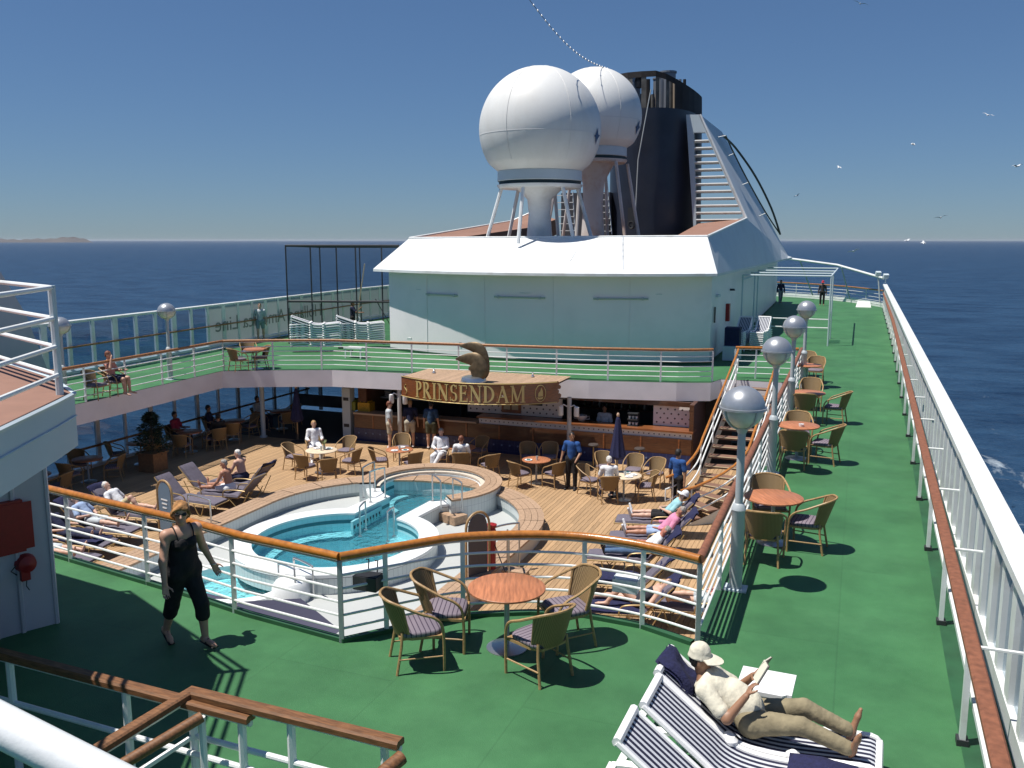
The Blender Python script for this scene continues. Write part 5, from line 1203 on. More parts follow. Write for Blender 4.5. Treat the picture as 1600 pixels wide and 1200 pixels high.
# --- tube-framed loungers on the pool deck (feet towards +Y)
def lounger_proto():
    t = thing('sun_lounger', 'x', 'lounger', (0, 0, 0)); al = R(47); bl = .80; zc = .36
    bx = lambda d: (0, -.42-d*math.cos(al), zc+d*math.sin(al))
    def pad(p0, p1, up, wd=.58, th=.055, nm='seat_cushion', seg=4):
        p0, p1, up = Vector(p0), Vector(p1), Vector(up); b = MB(); sec = []
        n_ = 9
        for i in range(n_):
            u = i/(n_-1); c = p0.lerp(p1, u); k = .8+.2*min(1, min(u, 1-u)*8); puff = 1+.25*abs(math.sin(u*math.pi*seg))
            sec.append([c+Vector((x*wd/2*(.97 if abs(z) > .5 else 1), 0, 0))+up*(z*th*k*puff) for x, z in ((-1, 0), (-.96, .9), (-.5, 1), (.5, 1), (.96, .9), (1, 0), (.9, -.2), (-.9, -.2))])
        m_ = 8; vs = [q for s in sec for q in s]; fs = [(i*m_+k, (i+1)*m_+k, (i+1)*m_+(k+1) % m_, i*m_+(k+1) % m_) for i in range(n_-1) for k in range(m_)]+[tuple(range(m_)), tuple((n_-1)*m_+k for k in reversed(range(m_)))]
        b.add(vs, fs); return b.build(nm, LCUSH, t, False, True, 60)
    pad((0, -.42, zc), (0, .95, zc-.03), (0, 0, 1)); pad(bx(0), bx(bl), (0, math.sin(al), math.cos(al)), nm='back_cushion', seg=3)
    for s in (-1, 1):
        MB().tube([(s*.30, -.46, zc-.02), (s*.30, .97, zc-.05)], .016, 6).build('side_rail', BRONZEF, t, False, True)
        MB().tube([bx(-.02)[0:0] or (s*.30, bx(0)[1], bx(0)[2]), (s*.30, bx(bl)[1], bx(bl)[2])], .016, 6).build('back_rail', BRONZEF, t, False, True)
        MB().tube(smoothpath([(s*.31, .62, zc-.04), (s*.33, .50, 0), (s*.33, .40, .0)][:2]+[(s*.31, .28, zc-.03)], 3), .014, 6).build('leg', BRONZEF, t, False, True)
        MB().tube([(s*.31, -.10, zc-.03), (s*.33, -.48, .0), (s*.31, -.80, zc+.20)], .014, 6).build('leg', BRONZEF, t, False, True)
        MB().tube(smoothpath([(s*.33, .05, zc-.02), (s*.35, -.02, zc+.17), (s*.35, -.38, zc+.22), (s*.31, -.66, zc+.20)], 5), .017, 7).build('armrest', BRONZEF, t, False, True)
    MB().tube([(-.30, bx(bl)[1], bx(bl)[2]), (.30, bx(bl)[1], bx(bl)[2])], .016, 6).build('top_bar', BRONZEF, t); MB().tube([(-.30, .97, zc-.05), (.30, .97, zc-.05)], .016, 6).build('foot_bar', BRONZEF, t)
    MB().tube([(-.33, -.48, .012), (.33, -.48, .012)], .013, 6).build('cross_bar', BRONZEF, t); MB().tube([(-.33, .50, .012), (.33, .50, .012)], .013, 6).build('cross_bar', BRONZEF, t)
    return t
LO = lounger_proto()
def lounger(px, py, ang, label, grp):
    q = P(px, py, LZ+.38); return place(LO, (q.x, q.y, LZ), ang, label, grp)
GR = 'tube-framed loungers right of the pool'; GL_ = 'tube-framed loungers left of the pool'
AR = R(98)   # feet towards -X
LR = [lounger(1022, 812, AR, 'lounger under the woman in the white visor', GR), lounger(1015, 838, AR+.05, 'lounger under the person in the pink shirt', GR), lounger(985, 868, AR+.02, 'lounger under the man in the white T-shirt and jeans', GR),
      lounger(975, 905, AR, 'empty lounger with towels behind the white tray on the rail', GR), lounger(972, 948, AR+.06, 'lounger under the person in dark swimwear with a bent knee', GR), lounger(1090, 945, AR, 'lounger behind the rail corner under the person in red', GR)]
AL = R(-82)  # feet towards +X
LL = [lounger(208, 800, AL, 'lounger under the person in cream shorts beside the arched pool sign', GL_), lounger(160, 822, AL, 'lounger under the man in the pale blue shirt on the left', GL_), lounger(118, 842, AL, 'lounger with navy towel under the reclining person nearest the wall', GL_), lounger(88, 868, AL+.05, 'lounger half hidden behind the left wall edge', GL_),
      lounger(300, 778, AL-.1, 'empty lounger with raised grey back behind the walking woman', GL_), lounger(335, 760, AL-.1, 'empty lounger with raised grey back, farther from the camera of the pair', GL_),
      lounger(378, 752, R(88), 'lounger under the bare-chested white-haired man', GL_), lounger(362, 770, R(92), 'lounger under the man sitting low beside the bare-chested man', GL_)]
# towels
def towel(name_label, loc, size, rz, tilt=0.0, seed=0):
    rr = random.Random(seed); b = MB(); n_, m_ = 10, 8; vs = []
    for j in range(m_):
        for i in range(n_):
            u, v = i/(n_-1)-.5, j/(m_-1)-.5; edge = max(abs(u), abs(v))
            vs.append((u*size[0], v*size[1], .03*math.sin(5*u+seed)*math.cos(6*v)+.035+rr.uniform(-.008, .008)-.05*(edge > .45)))
    nn = len(vs); f = [(j*n_+i, j*n_+i+1, (j+1)*n_+i+1, (j+1)*n_+i) for j in range(m_-1) for i in range(n_-1)]
    b.add(vs, f); b.add([(x, y, z-.03) for x, y, z in vs], [q[::-1] for q in f]); o = b.build('towel', NAVY, None, False, True, 80); o.location = loc; o.rotation_euler = (tilt, 0, rz); return tag(o, name_label, 'towel', 'navy towels')
def on_lounger(l, dy, dz): 
    m = Matrix.Rotation(l.rotation_euler.z, 3, 'Z') @ Vector((0, dy, dz)); return Vector(l.location)+m
def back_towel(l, lab, seed=1): towel(lab, on_lounger(l, -.42-.66*math.cos(R(47))-.03, .36+.66*math.sin(R(47))+.07), (.62, .48), l.rotation_euler.z, R(-47), seed)
back_towel(LR[0], 'navy towel draped over the lounger back behind the visor woman', 1); back_towel(LR[1], 'navy towel draped over the lounger back behind the pink shirt', 2); back_towel(LR[2], 'navy towel draped over the lounger back of the man in jeans', 3)
towel('navy towel spread over the empty lounger behind the white tray', on_lounger(LR[3], .25, .45), (.60, 1.1), LR[3].rotation_euler.z, 0, 4); back_towel(LR[3], 'navy towel bunched on the raised back of the empty right lounger', 5)
towel('navy towel under the legs of the person with the bent knee', on_lounger(LR[4], .25, .415), (.62, 1.3), LR[4].rotation_euler.z, 0, 6); back_towel(LR[4], 'navy towel under the head of the person in dark swimwear', 7)
back_towel(LL[6], 'navy towel hanging over the lounger back behind the bare-chested man', 8); towel('navy towel over the legs on the lounger nearest the left wall', on_lounger(LL[2], .2, .45), (.60, 1.2), LL[2].rotation_euler.z, 0, 9); back_towel(LL[0], 'navy towel draped over the lounger back beside the arched sign', 10); back_towel(LL[1], 'navy towel under the man in the pale blue shirt', 11)

# --- white plastic loungers with striped slings (feet towards +Y)
def plastic_proto(sling, nm='x', up=R(37), bl=.78, vleg=False):
    t = thing('striped_lounger', nm, 'lounger', (0, 0, 0)); zc = .29
    prof = [(1.02, zc-.02), (.96, zc+.02), (.7, zc), (.4, zc-.03), (.15, zc-.04), (-.06, zc-.02), (-.20, zc+.03)]
    for k in range(1, 7): d = bl*k/6; prof.append((-.20-d*math.cos(up), zc+.03+d*math.sin(up)))
    pr = smoothpath([(0, y, z) for y, z in prof], 3)
    b = MB(); n_ = len(pr); W_ = .245
    A = [(-W_, q.y, q.z) for q in pr]; B_ = [(W_, q.y, q.z) for q in pr]
    b.strip(A, B_); b.strip([(x, y+.004, z-.014) for x, y, z in B_], [(x, y+.004, z-.014) for x, y, z in A]); b.build('sling', sling, t, False, True, 60)
    sp_ = 7*3-3
    for s in (-1, 1):
        seat = [(s*.262, q.y, q.z-.01) for q in pr if q.y > -.22 and q.z < zc+.06]; MB().tube(seat, .032, 7, flat=1.3).build('side_rail', PLASTIC, t, False, True)
        bk = [(s*.262, q.y, q.z-.005) for q in pr if q.y <= -.18]; MB().tube(bk, .028, 7).build('back_rail', PLASTIC, t, False, True)
        for y, nm2 in ((.78, 'leg'), (-.62, 'leg')):
            b = MB()
            if vleg: b.tube([(s*.27, y-.27, zc-.02), (s*.285, y-.02, .02), (s*.285, y+.02, .02), (s*.27, y+.27, zc-.02)], [.036, .032, .032, .036], 7, flat=1.4)
            else: b.tube([(s*.262, y, zc-.03), (s*.285, y+.03, .16), (s*.272, y+.02, .0)], [.045, .036, .03], 7, flat=1.2); b.build('leg', PLASTIC, t, False, True)
        b = MB(); b.tube([(s*.262, -.30, zc-.01), (s*.285, -.70, zc-.02), (s*.285, -1.0, zc-.05)], .030, 6); b.build('rear_rail', PLASTIC, t, False, True)
        MB().lathe([(0, -.03), (.055, -.02), (.06, .01), (.03, .035), (0, .035)], 12, (s*.272, .36, zc+.0)).build('armrest_cap', PLASTIC, t, False, True); MB().lathe([(0, -.03), (.06, -.02), (.06, .01), (.03, .04), (0, .04)], 12, (s*.272, -.18, zc+.04)).build('hinge_cap', PLASTIC, t, False, True)
    q = pr[-1]; MB().tube([(-.272, q.y, q.z), (.272, q.y, q.z)], .04, 8).build('head_bar', PLASTIC, t, False, True); MB().tube([(-.272, 1.03, zc-.03), (.272, 1.03, zc-.03)], .038, 8).build('foot_bar', PLASTIC, t, False, True)
    MB().box((0, -1.0, zc-.06), (.60, .07, .05)).build('rear_bar', PLASTIC, t)
    return t
SP = plastic_proto(SLING, 'striped white lounger under the reading man in the white cap')
# the three by the walkway, bottom right: feet towards +X
mh = P(1372, 1162, .33); mt_ = P(1048, 1088, .95)
LANG = R(-92); yd = Vector((-math.sin(LANG), math.cos(LANG), 0)); xd = Vector((math.cos(LANG), math.sin(LANG), 0))
base = Vector((mh.x, mh.y, 0))-yd*1.02
base += xd*.22
GP = 'striped white loungers on the green deck'
base -= xd*.10
SP.location = (base.x, base.y, 0); SP.rotation_euler = (0, 0, LANG); SP['group'] = GP
SP2 = copy_tree(SP, None, base+xd*.60+yd*.03, LANG, 'striped white lounger with a navy towel, in front of the reading man', GP); SP3 = copy_tree(SP, None, base+xd*1.20-yd*.02, LANG+.02, 'striped white lounger cut off by the bottom edge of the photo', GP)
def onp(o, x, y, z): return Vector(o.location)+Matrix.Rotation(o.rotation_euler.z, 3, 'Z') @ Vector((x, y, z))
towel('crumpled navy towel on the foot of the striped lounger at the bottom', onp(SP2, 0, .62, .36), (.5, .62), LANG, 0, 21)
t = thing('side_table', 'low white plastic side table behind the reading man', 'side table', onp(SP, -.74, .0, 0), LANG)
MB().prism([(-.24, -.25), (.24, -.25), (.24, .18), (.20, .22), (.20, .26), (-.24, .26)], .36, .40).build('table_top', PLASTIC, t); MB().box((0, 0, .33), (.44, .46, .06)).build('apron', PLASTIC, t)
for sx2 in (-1, 1):
    for sy2 in (-1, 1): MB().box((sx2*.19, sy2*.2, .17), (.05, .05, .34)).build('leg', PLASTIC, t)
# stacks: right (behind the stair head) and left (behind the far rail)
def stack(proto, loc, rz, n, dz, lab, grp, top):
    ON_ = ['bottom', 'second', 'third', 'fourth', 'fifth', 'sixth', 'seventh', 'eighth', 'ninth', 'tenth']
    for k in range(n):
        if k == n-1 and top is None: return
        lk = lab.replace(' lounger in', ' lounger, lowest in' if k == 0 else ' lounger, %s from the bottom in' % ON_[k])
        copy_tree(proto, None, Vector(loc)+Vector((random.uniform(-.01, .01), random.uniform(-.01, .01), k*dz)), rz, (top if k == n-1 else lk), grp)
q1 = P(1158, 545); q2 = P(1188, 545)
stack(SP, (q2.x, q2.y, 0), R(176), 7, .085, 'striped white lounger in the outer stack by the deckhouse wall', 'stacked striped loungers by the deckhouse', 'striped white lounger on top of the outer stack by the deckhouse, in sunlight')
stack(SP, (q1.x, q1.y, 0), R(176), 7, .085, 'striped white lounger in the inner stack by the deckhouse wall', 'stacked striped loungers by the deckhouse', 'striped white lounger on top of the inner, shaded stack by the deckhouse')
GPR = plastic_proto(SLINGG, 'grey-slung white lounger on top of the right-hand stack beyond the far rail', R(20), .80, True)
q1 = P(494, 549); q2 = P(563, 543)
stack(GPR, (q1.x, q1.y, 0), R(-62), 10, .098, 'grey-slung white lounger in the left-hand stack beyond the far rail', 'stacked grey loungers on the left balcony', 'grey-slung white lounger on top of the left-hand stack beyond the far rail')
stack(GPR, (q2.x, q2.y, 0), R(-58), 9, .098, 'grey-slung white lounger in the right-hand stack beyond the far rail', 'stacked grey loungers on the left balcony', None)
GPR.location = (q2.x, q2.y, 8*.098); GPR.rotation_euler = (0, 0, R(-58)); GPR['group'] = 'stacked grey loungers on the left balcony'
GPR['label'] = 'grey-slung white lounger on top of the right-hand stack beyond the far rail'
q = P(620, 548, .4); t = thing('side_table', 'small white plastic table beside the stacked loungers and the deckhouse corner', 'side table', (q.x-2.0, q.y+.3, 0)); MB().box((0, 0, .40), (.8, .5, .05)).build('table_top', PLASTIC, t)
for sx2 in (-1, 1):
    for sy2 in (-1, 1): MB().box((sx2*.34, sy2*.2, .19), (.05, .05, .38)).build('leg', PLASTIC, t)
q = P(1147, 512, .75); t = thing('towel_cart', 'white towel cart with a dark cover beside the deckhouse wall', 'cart', (-4.45, 35.2, 0)); MB().box((0, 0, .3), (.62, .8, .55)).build('cart_body', GREYW, t); MB().box((-.0, .1, .92), (.56, .62, .7)).build('cover', NAVY, t)
for s in (-1, 1): MB().lathe([(0, -.02), (.06, -.02), (.06, .02), (0, .02)], 10, (s*.2, -.3, .03)).build('wheel', BLACK, t)

# ============================================================ SMALL THINGS ROUND THE POOL
def hoop(name, label, cat, pts2, z0, h, grp=None, r=.02):
    t = thing(name, label, cat, pts2[0], 0, grp)
    for a, b in pts2 if isinstance(pts2[0], tuple) else [pts2]: pass
    return t
def grab(a, b, z0, h, label, grp='steel handrails of the pool'):
    a = Vector((a[0], a[1], z0)); b = Vector((b[0], b[1], z0)); t = thing('pool_handrail', label, 'handrail', a, 0, grp); u = Vector((0, 0, h)); v = Vector((0, 0, h*.88))
    MB().tube(smoothpath([a, a+v, a.lerp(b, .1)+u, a.lerp(b, .9)+u, b+v, b], 4), .022, 8).build('rail', STEEL, t, True, True)
    for q in (a, b): MB().lathe([(0, 0), (.05, 0), (.05, .015), (.02, .02)], 10).build('flange', STEEL, t).location = q-t.location
    return t
def G(px, py, z): q = P(px, py, z); return (q.x, q.y)
grab(G(568, 778, CZ), G(586, 768, CZ), CZ, .85, 'steel hoop handrail left of the hot tub entrance, farther one')
grab(G(579, 785, CZ), G(602, 778, CZ), CZ, .85, 'steel hoop handrail left of the hot tub entrance, nearer one')
grab(G(676, 783, CZ), G(689, 795, CZ), CZ, .75, 'steel hoop handrail on the channel end of the tub steps'); grab(G(708, 790, CZ), G(722, 798, CZ), CZ, .75, 'steel hoop handrail beside the tub step')
grab(G(563, 838, CZ-.3), G(572, 828, CZ-.3), CZ-.3, .75, 'steel hoop handrail standing in the pool, left one'); grab(G(606, 846, CZ-.3), G(616, 838, CZ-.3), CZ-.3, .75, 'steel hoop handrail standing in the pool, right one')
grab(G(437, 930, FZ), G(462, 940, FZ), FZ, .70, 'steel hoop handrail at the paddling pool, nearer one'); grab(G(461, 920, FZ), G(490, 935, FZ), FZ, .70, 'steel hoop handrail at the paddling pool, farther one')
grab(G(793, 915, LZ), G(795, 903, BZ), LZ, 1.25, 'steel hoop handrail over the bench steps, nearer one'); grab(G(811, 890, LZ), G(770, 872, BZ), LZ, 1.1, 'steel hoop handrail over the bench steps, farther one')
grab(G(331, 842, LZ), G(297, 832, LZ), LZ, 1.0, 'slim steel rail beside the left end of the bench')
for k in range(2): 
    q = P(806, 888+8*k, LZ+.2*(2-k)); t = thing('bench_step', 'small teak step over the bench, %s' % ('upper one' if k == 0 else 'lower one'), 'step', (q.x, q.y, LZ), 0, 'teak bench steps')
    for j in range(2): MB().box((.0, -.08+.16*j, .19*(2-k)-.02), (.55, .15, .035)).build('slat', TEAKR, t)
    MB().box((0, 0, .09*(2-k)), (.5, .3, .17*(2-k))).build('riser', BARW, t)
# arched pool boards
def archboard(px, py, w_, h, label, face, rz):
    q = P(px, py, LZ); t = thing('pool_board', label, 'board', (q.x, q.y, LZ), rz, 'arched boards at the pool ends')
    arc = [(w_/2*math.cos(a), 0, h-w_/2+w_/2*math.sin(a)) for a in np.linspace(0, math.pi, 13)]
    MB().tube([(w_/2, 0, 0)]+arc+[(-w_/2, 0, 0)], .028, 8).build('tube_frame', CANE, t, False, True)
    pts = [(w_/2-.06, .0, .35)]+[(x*(1-.12/w_), 0, z-.04) for x, y, z in arc]+[(-w_/2+.06, 0, .35)]
    b = MB(); n_ = len(pts); b.add([(x, -.012, z) for x, y, z in pts]+[(x, .012, z) for x, y, z in pts], [tuple(range(n_)), tuple(n_+k for k in reversed(range(n_)))]+[(i, (i+1) % n_, n_+(i+1) % n_, n_+i) for i in range(n_)]); b.build('board', face, t)
    return t
archboard(747, 925, .62, 1.75, 'arched dark board in a tube frame at the right end of the bench', mat('board_grey', (.07, .065, .075), .5), R(62))
ab = archboard(262, 850, .62, 1.6, 'arched blue-grey sign board behind the walking woman', mat('board_blue', (.14, .20, .27), .5), R(-15))
for k in range(3): MB().box((.0, -.018, 1.12-.1*k), (.26-.05*k, .006, .035)).build('sign_line', PLASTIC, ab)
q = P(768, 888, BZ); t = thing('rescue_post', 'red post with coiled line beside the arched dark board', 'post', (q.x, q.y, LZ+.35))
MB().lathe([(.09, 0), (.10, .9), (.08, .95), (0, .98)], 14).build('post_body', RED, t, False, True); MB().lathe([(.02, .95), (.11, .97), (.12, 1.03), (.05, 1.06), (0, 1.06)], 12).build('post_cap', RED, t, False, True)
MB().tube(smoothpath([(.1, -.05, .6), (.25, -.1, .3), (.38, -.12, 0), (.3, -.2, -.02)], 5), .012, 5).build('line', BLACK, t)
# trays hooked on the rail
def tray(px, py, y, lab, inner, c):
    q = PY(px, py, y); t = thing('rail_tray', lab, 'tray', q, 0, 'trays hooked on the near railing')
    b = MB(); w_, d_, h_ = .30, .2, .16; b.box((0, 0, -h_/2), (w_, d_, .012))
    for s in (-1, 1): b.box((s*w_/2, 0, 0), (.012, d_, h_)); b.box((0, s*d_/2, 0), (w_, .012, h_))
    b.build('tray_body', c, t); MB().box((0, 0, .05), (w_*.9, d_*.85, .07), .1).build('folded_cloth', inner, t)
    for s in (-.06, .06): MB().tube([(s, d_/2, .05), (s, d_/2+.02, .22), (s, d_/2-.04, .24)], .008, 5).build('hook', DARKM, t)
tray(576, 908, 8.75, 'dark tray with a black cloth hooked on the rail over the pool', BLACK, DARKM); tray(979, 912, 10.25, 'grey tray of white folded cloths hooked on the rail over the loungers', PLASTIC, GREYW)
t = thing('navy_awning', 'dark navy cover sheet lying below the near rail beside the paddling pool', 'cover', P(440, 955, FZ)); b = MB(); b.add([P(290, 918, FZ+.02)-t.location, P(375, 940, FZ+.02)-t.location, P(470, 935, FZ+.5)-t.location, P(532, 985, FZ+.3)-t.location, P(500, 1010, FZ+.02)-t.location, P(380, 985, FZ+.02)-t.location], [(0, 1, 5), (1, 2, 3), (1, 3, 4), (1, 4, 5)]); b.build('sheet', mat('cover_navy', (.05, .05, .09), .7), t)
# white bag shape by the paddling pool slide
q = P(455, 935, FZ); t = thing('pool_slide', 'white moulded step block beside the paddling pool', 'step', (q.x, q.y, FZ)); MB().lathe([(0, .42), (.30, .40), (.38, .30), (.40, 0)], 20).build('moulding', COPE, t, False, True)

# ============================================================ FAR DECK ITEMS
cage = thing('net_cage', 'tall dark framed net cage between the left balcony and the deckhouse', 'cage', P(452, 537))
A_ = P(452, 537); B_ = Vector((-18.9, 35.2, 0)); Hc = 4.35
def cb(a, b, r=.035): MB().tube([a, b], r, 6).build('bar', DARKM, cage, True)
for u in (0, .22, .45, .62, .85, 1.0): q = A_.lerp(B_, u); cb(q, q+Vector((0, 0, Hc+.05*u)))
for z in (Hc, 1.9): cb(A_+Vector((0, 0, z)), B_+Vector((0, 0, z)), .05)
bk = Vector((-1.5, 5, 0))
for u in (0, .4, .8): q = A_.lerp(B_, u)+bk; cb(q, q+Vector((0, 0, Hc-.1)))
cb(A_+bk+Vector((0, 0, Hc-.1)), B_+bk+Vector((0, 0, Hc-.1))); cb(A_+Vector((0, 0, Hc)), A_+bk+Vector((0, 0, Hc-.1)), .04)
NETM = glassy('net_mesh', (.80, .80, .80), 0.0)
b = MB(); b.poly([A_+Vector((0, .02, 0)), B_+Vector((0, .02, 0)), B_+Vector((0, .02, Hc)), A_+Vector((0, .02, Hc))]); b.build('net', NETM, cage, True)
MB().tube([B_+Vector((-.5, -.02, .9)), B_+Vector((-1.2, -.02, 2.0))], .02, 6).build('brace', DARKM, cage, True)
cn = thing('pipe_canopy', 'tall grey pipe canopy frame beside the deckhouse on the right', 'canopy frame', P(1293, 540))
CZ2 = 3.05; cx0, cx1 = -4.9, -1.15
for y in (41.5, 44.6): 
    MB().tube([(cx1, y, 0), (cx1, y, CZ2)], .036, 7).build('post', GREYW, cn, True)
    MB().tube([(cx0, y, CZ2), (cx1, y, CZ2)], .036, 7).build('beam', GREYW, cn, True)
MB().tube([(cx1, 41.5, CZ2), (cx1, 53, CZ2)], .036, 7).build('beam', GREYW, cn, True)
for y in (48, 53): MB().tube([(cx0, y, CZ2), (cx1, y, CZ2)], .036, 7).build('beam', GREYW, cn, True)
MB().tube([(cx0, 41.5, CZ2-.2), (cx0, 53, CZ2-.2)], .036, 7).build('beam', GREYW, cn, True)
for x, y in ((-4.9, 41.5), (-4.7, 44.6), (-4.9, 48)): MB().tube([(x, y, 0), (x, y, CZ2)], .036, 7).build('post', GREYW, cn, True)
for z in (.5, .9): MB().tube([(cx0, 44.6, z), (cx1, 44.6, z)], .03, 6).build('side_bar', WHITE, cn, True)
MB().box((cx1, 43.2, .7), (.03, 1.6, 1.3)).build('side_panel', glassy('canopy_glass', (.8, .85, .85), .8), cn, True)
# aft rail
ar = [(1.6, 66.9, 0), (.9, 68.7, 0), (-1, 72.4, 0), (-4, 75.8, 0), (-8, 78.3, 0), (-12.8, 79.3, 0)]
ar_ = smoothpath(ar, 3)
railing('aft_railing', 'curved white railing with brown handrail across the far end of the deck', ar_, 1.15, 4, 3.0, None, mr=MATS['brown_rail'], hr=.05)
MB_ = MB(); MB_.wall([(q.x, q.y) for q in ar_], 0, .32); 
tag(MB_.build('aft_bulwark', WHITE, None), 'low white bulwark under the aft railing at the far end of the deck', 'bulwark')
t = thing('aft_awning_pipe', 'high white pipe on raked posts above the aft railing', 'pipe frame', (1.6, 67, 0))
MB().tube([(1.55, 66.8, 2.0), (-1.6, 71.6, 2.75), (-6.4, 74.5, 3.3)], .09, 8).build('top_pipe', WHITE, t, True, True)
for p0, p1 in (((1.4, 67.2, .3), (1.2, 67.4, 2.05)), ((-.6, 71.5, .3), (-1.3, 71.0, 2.6)), ((-3.4, 74.9, .3), (-4.4, 73.4, 3.05))): MB().tube([p0, p1], .05, 6).build('raked_post', POSTG, t, True)
for (px, py, lab) in ((1372, 430, 'small floodlight on the windbreak end at the far right'), (1384, 434, 'second small floodlight right at the windbreak corner')):
    q = PY(px, py, 66.6); t = thing('floodlight', lab, 'light', (q.x, q.y, q.z-.35), R(20), 'floodlights at the aft corner'); MB().tube([(0, 0, 0), (0, 0, .3)], .04, 6).build('stem', GREYW, t); MB().box((0, 0, .45), (.34, .22, .3), ax=Matrix.Rotation(R(25), 3, 'X')).build('housing', GREYW, t)
q = P(1305, 494); t = thing('deck_locker', 'small white wedge-shaped locker by the aft bulwark', 'locker', (0.35, 67.0, 0)); MB().add([(-.5, -.3, 0), (.5, -.3, 0), (.5, .3, 0), (-.5, .3, 0), (-.4, .0, .38), (.4, .0, .38), (.4, .3, .38), (-.4, .3, .38)], [(0, 1, 5, 4), (1, 2, 6, 5), (2, 3, 7, 6), (3, 0, 4, 7), (4, 5, 6, 7)]).build('locker_body', WHITE, t)
# aerial wire
t = thing('aerial_wire', 'thin aerial wire with beads running down to the domes', 'wire', PY(820, -8, 30))
wa, wb = PY(820, -10, 30), PY(952, 108, 41); wpts = [wa.lerp(wb, u)+Vector((0, 0, -.5*math.sin(u*math.pi))) for u in np.linspace(0, 1, 18)]
MB().tube(wpts, .012, 4).build('wire', DARKM, t, True)
for q in [wa.lerp(wb, u)+Vector((0, 0, -.5*math.sin(u*math.pi))) for u in np.linspace(.08, .97, 24)]: MB().lathe([(0, -.05), (.035, 0), (0, .05)], 6).build('bead', PLASTIC, t).location = q-t.location
# gulls
gl0 = thing('seagull', 'x', 'seagull', (0, 0, 0))
MB().tube([(0, -.22, 0), (0, -.1, .0), (0, .08, .02), (0, .2, .03), (0, .26, .025)], [.015, .055, .065, .045, .01], 8).build('body', PLASTIC, gl0, False, True)
for s in (-1, 1):
    b = MB(); b.add([(s*.04, .08, .03), (s*.32, .12, .14), (s*.66, .0, .08), (s*.32, -.04, .13), (s*.04, -.08, .02)], [(0, 1, 3, 4), (1, 2, 3)] if s > 0 else [(4, 3, 1, 0), (3, 2, 1)]); b.add([(s*.04, .08, .018), (s*.32, .12, .128), (s*.66, .0, .075), (s*.32, -.04, .118), (s*.04, -.08, .01)], [(4, 3, 1, 0), (3, 2, 1)] if s > 0 else [(0, 1, 3, 4), (1, 2, 3)]); b.build('wing', mat('gull_wing', (.62, .64, .66), .7), gl0)
gp = [(1344, 6, 60, 'white gull highest in the sky near the top edge'), (1427, 226, 75, 'white gull above the sea right of the fin hoop'), (1544, 180, 75, 'white gull upper right in the sky'), (1589, 260, 60, 'white gull at the right edge of the sky'), (1311, 262, 90, 'tiny gull nearest the fin in the sky'), (1470, 340, 70, 'white gull just above the horizon on the right'), (1443, 380, 70, 'white gull low over the horizon line'), (1334, 393, 70, 'white gull just above the aft pipe over the sea'), (1417, 376, 80, 'tiny gull on the horizon beside a larger one'), (1245, 306, 90, 'faint gull beside the fin hoop')]
for i, (px, py, y, lab) in enumerate(gp):
    o = gl0 if i == 0 else copy_tree(gl0); o.location = PY(px, py, y); o.scale = (.75,)*3; o.rotation_euler = (.3*math.sin(i*2.1), .35*math.cos(i*1.7), i*1.3); o['label'] = lab; o['group'] = 'gulls over the wake'

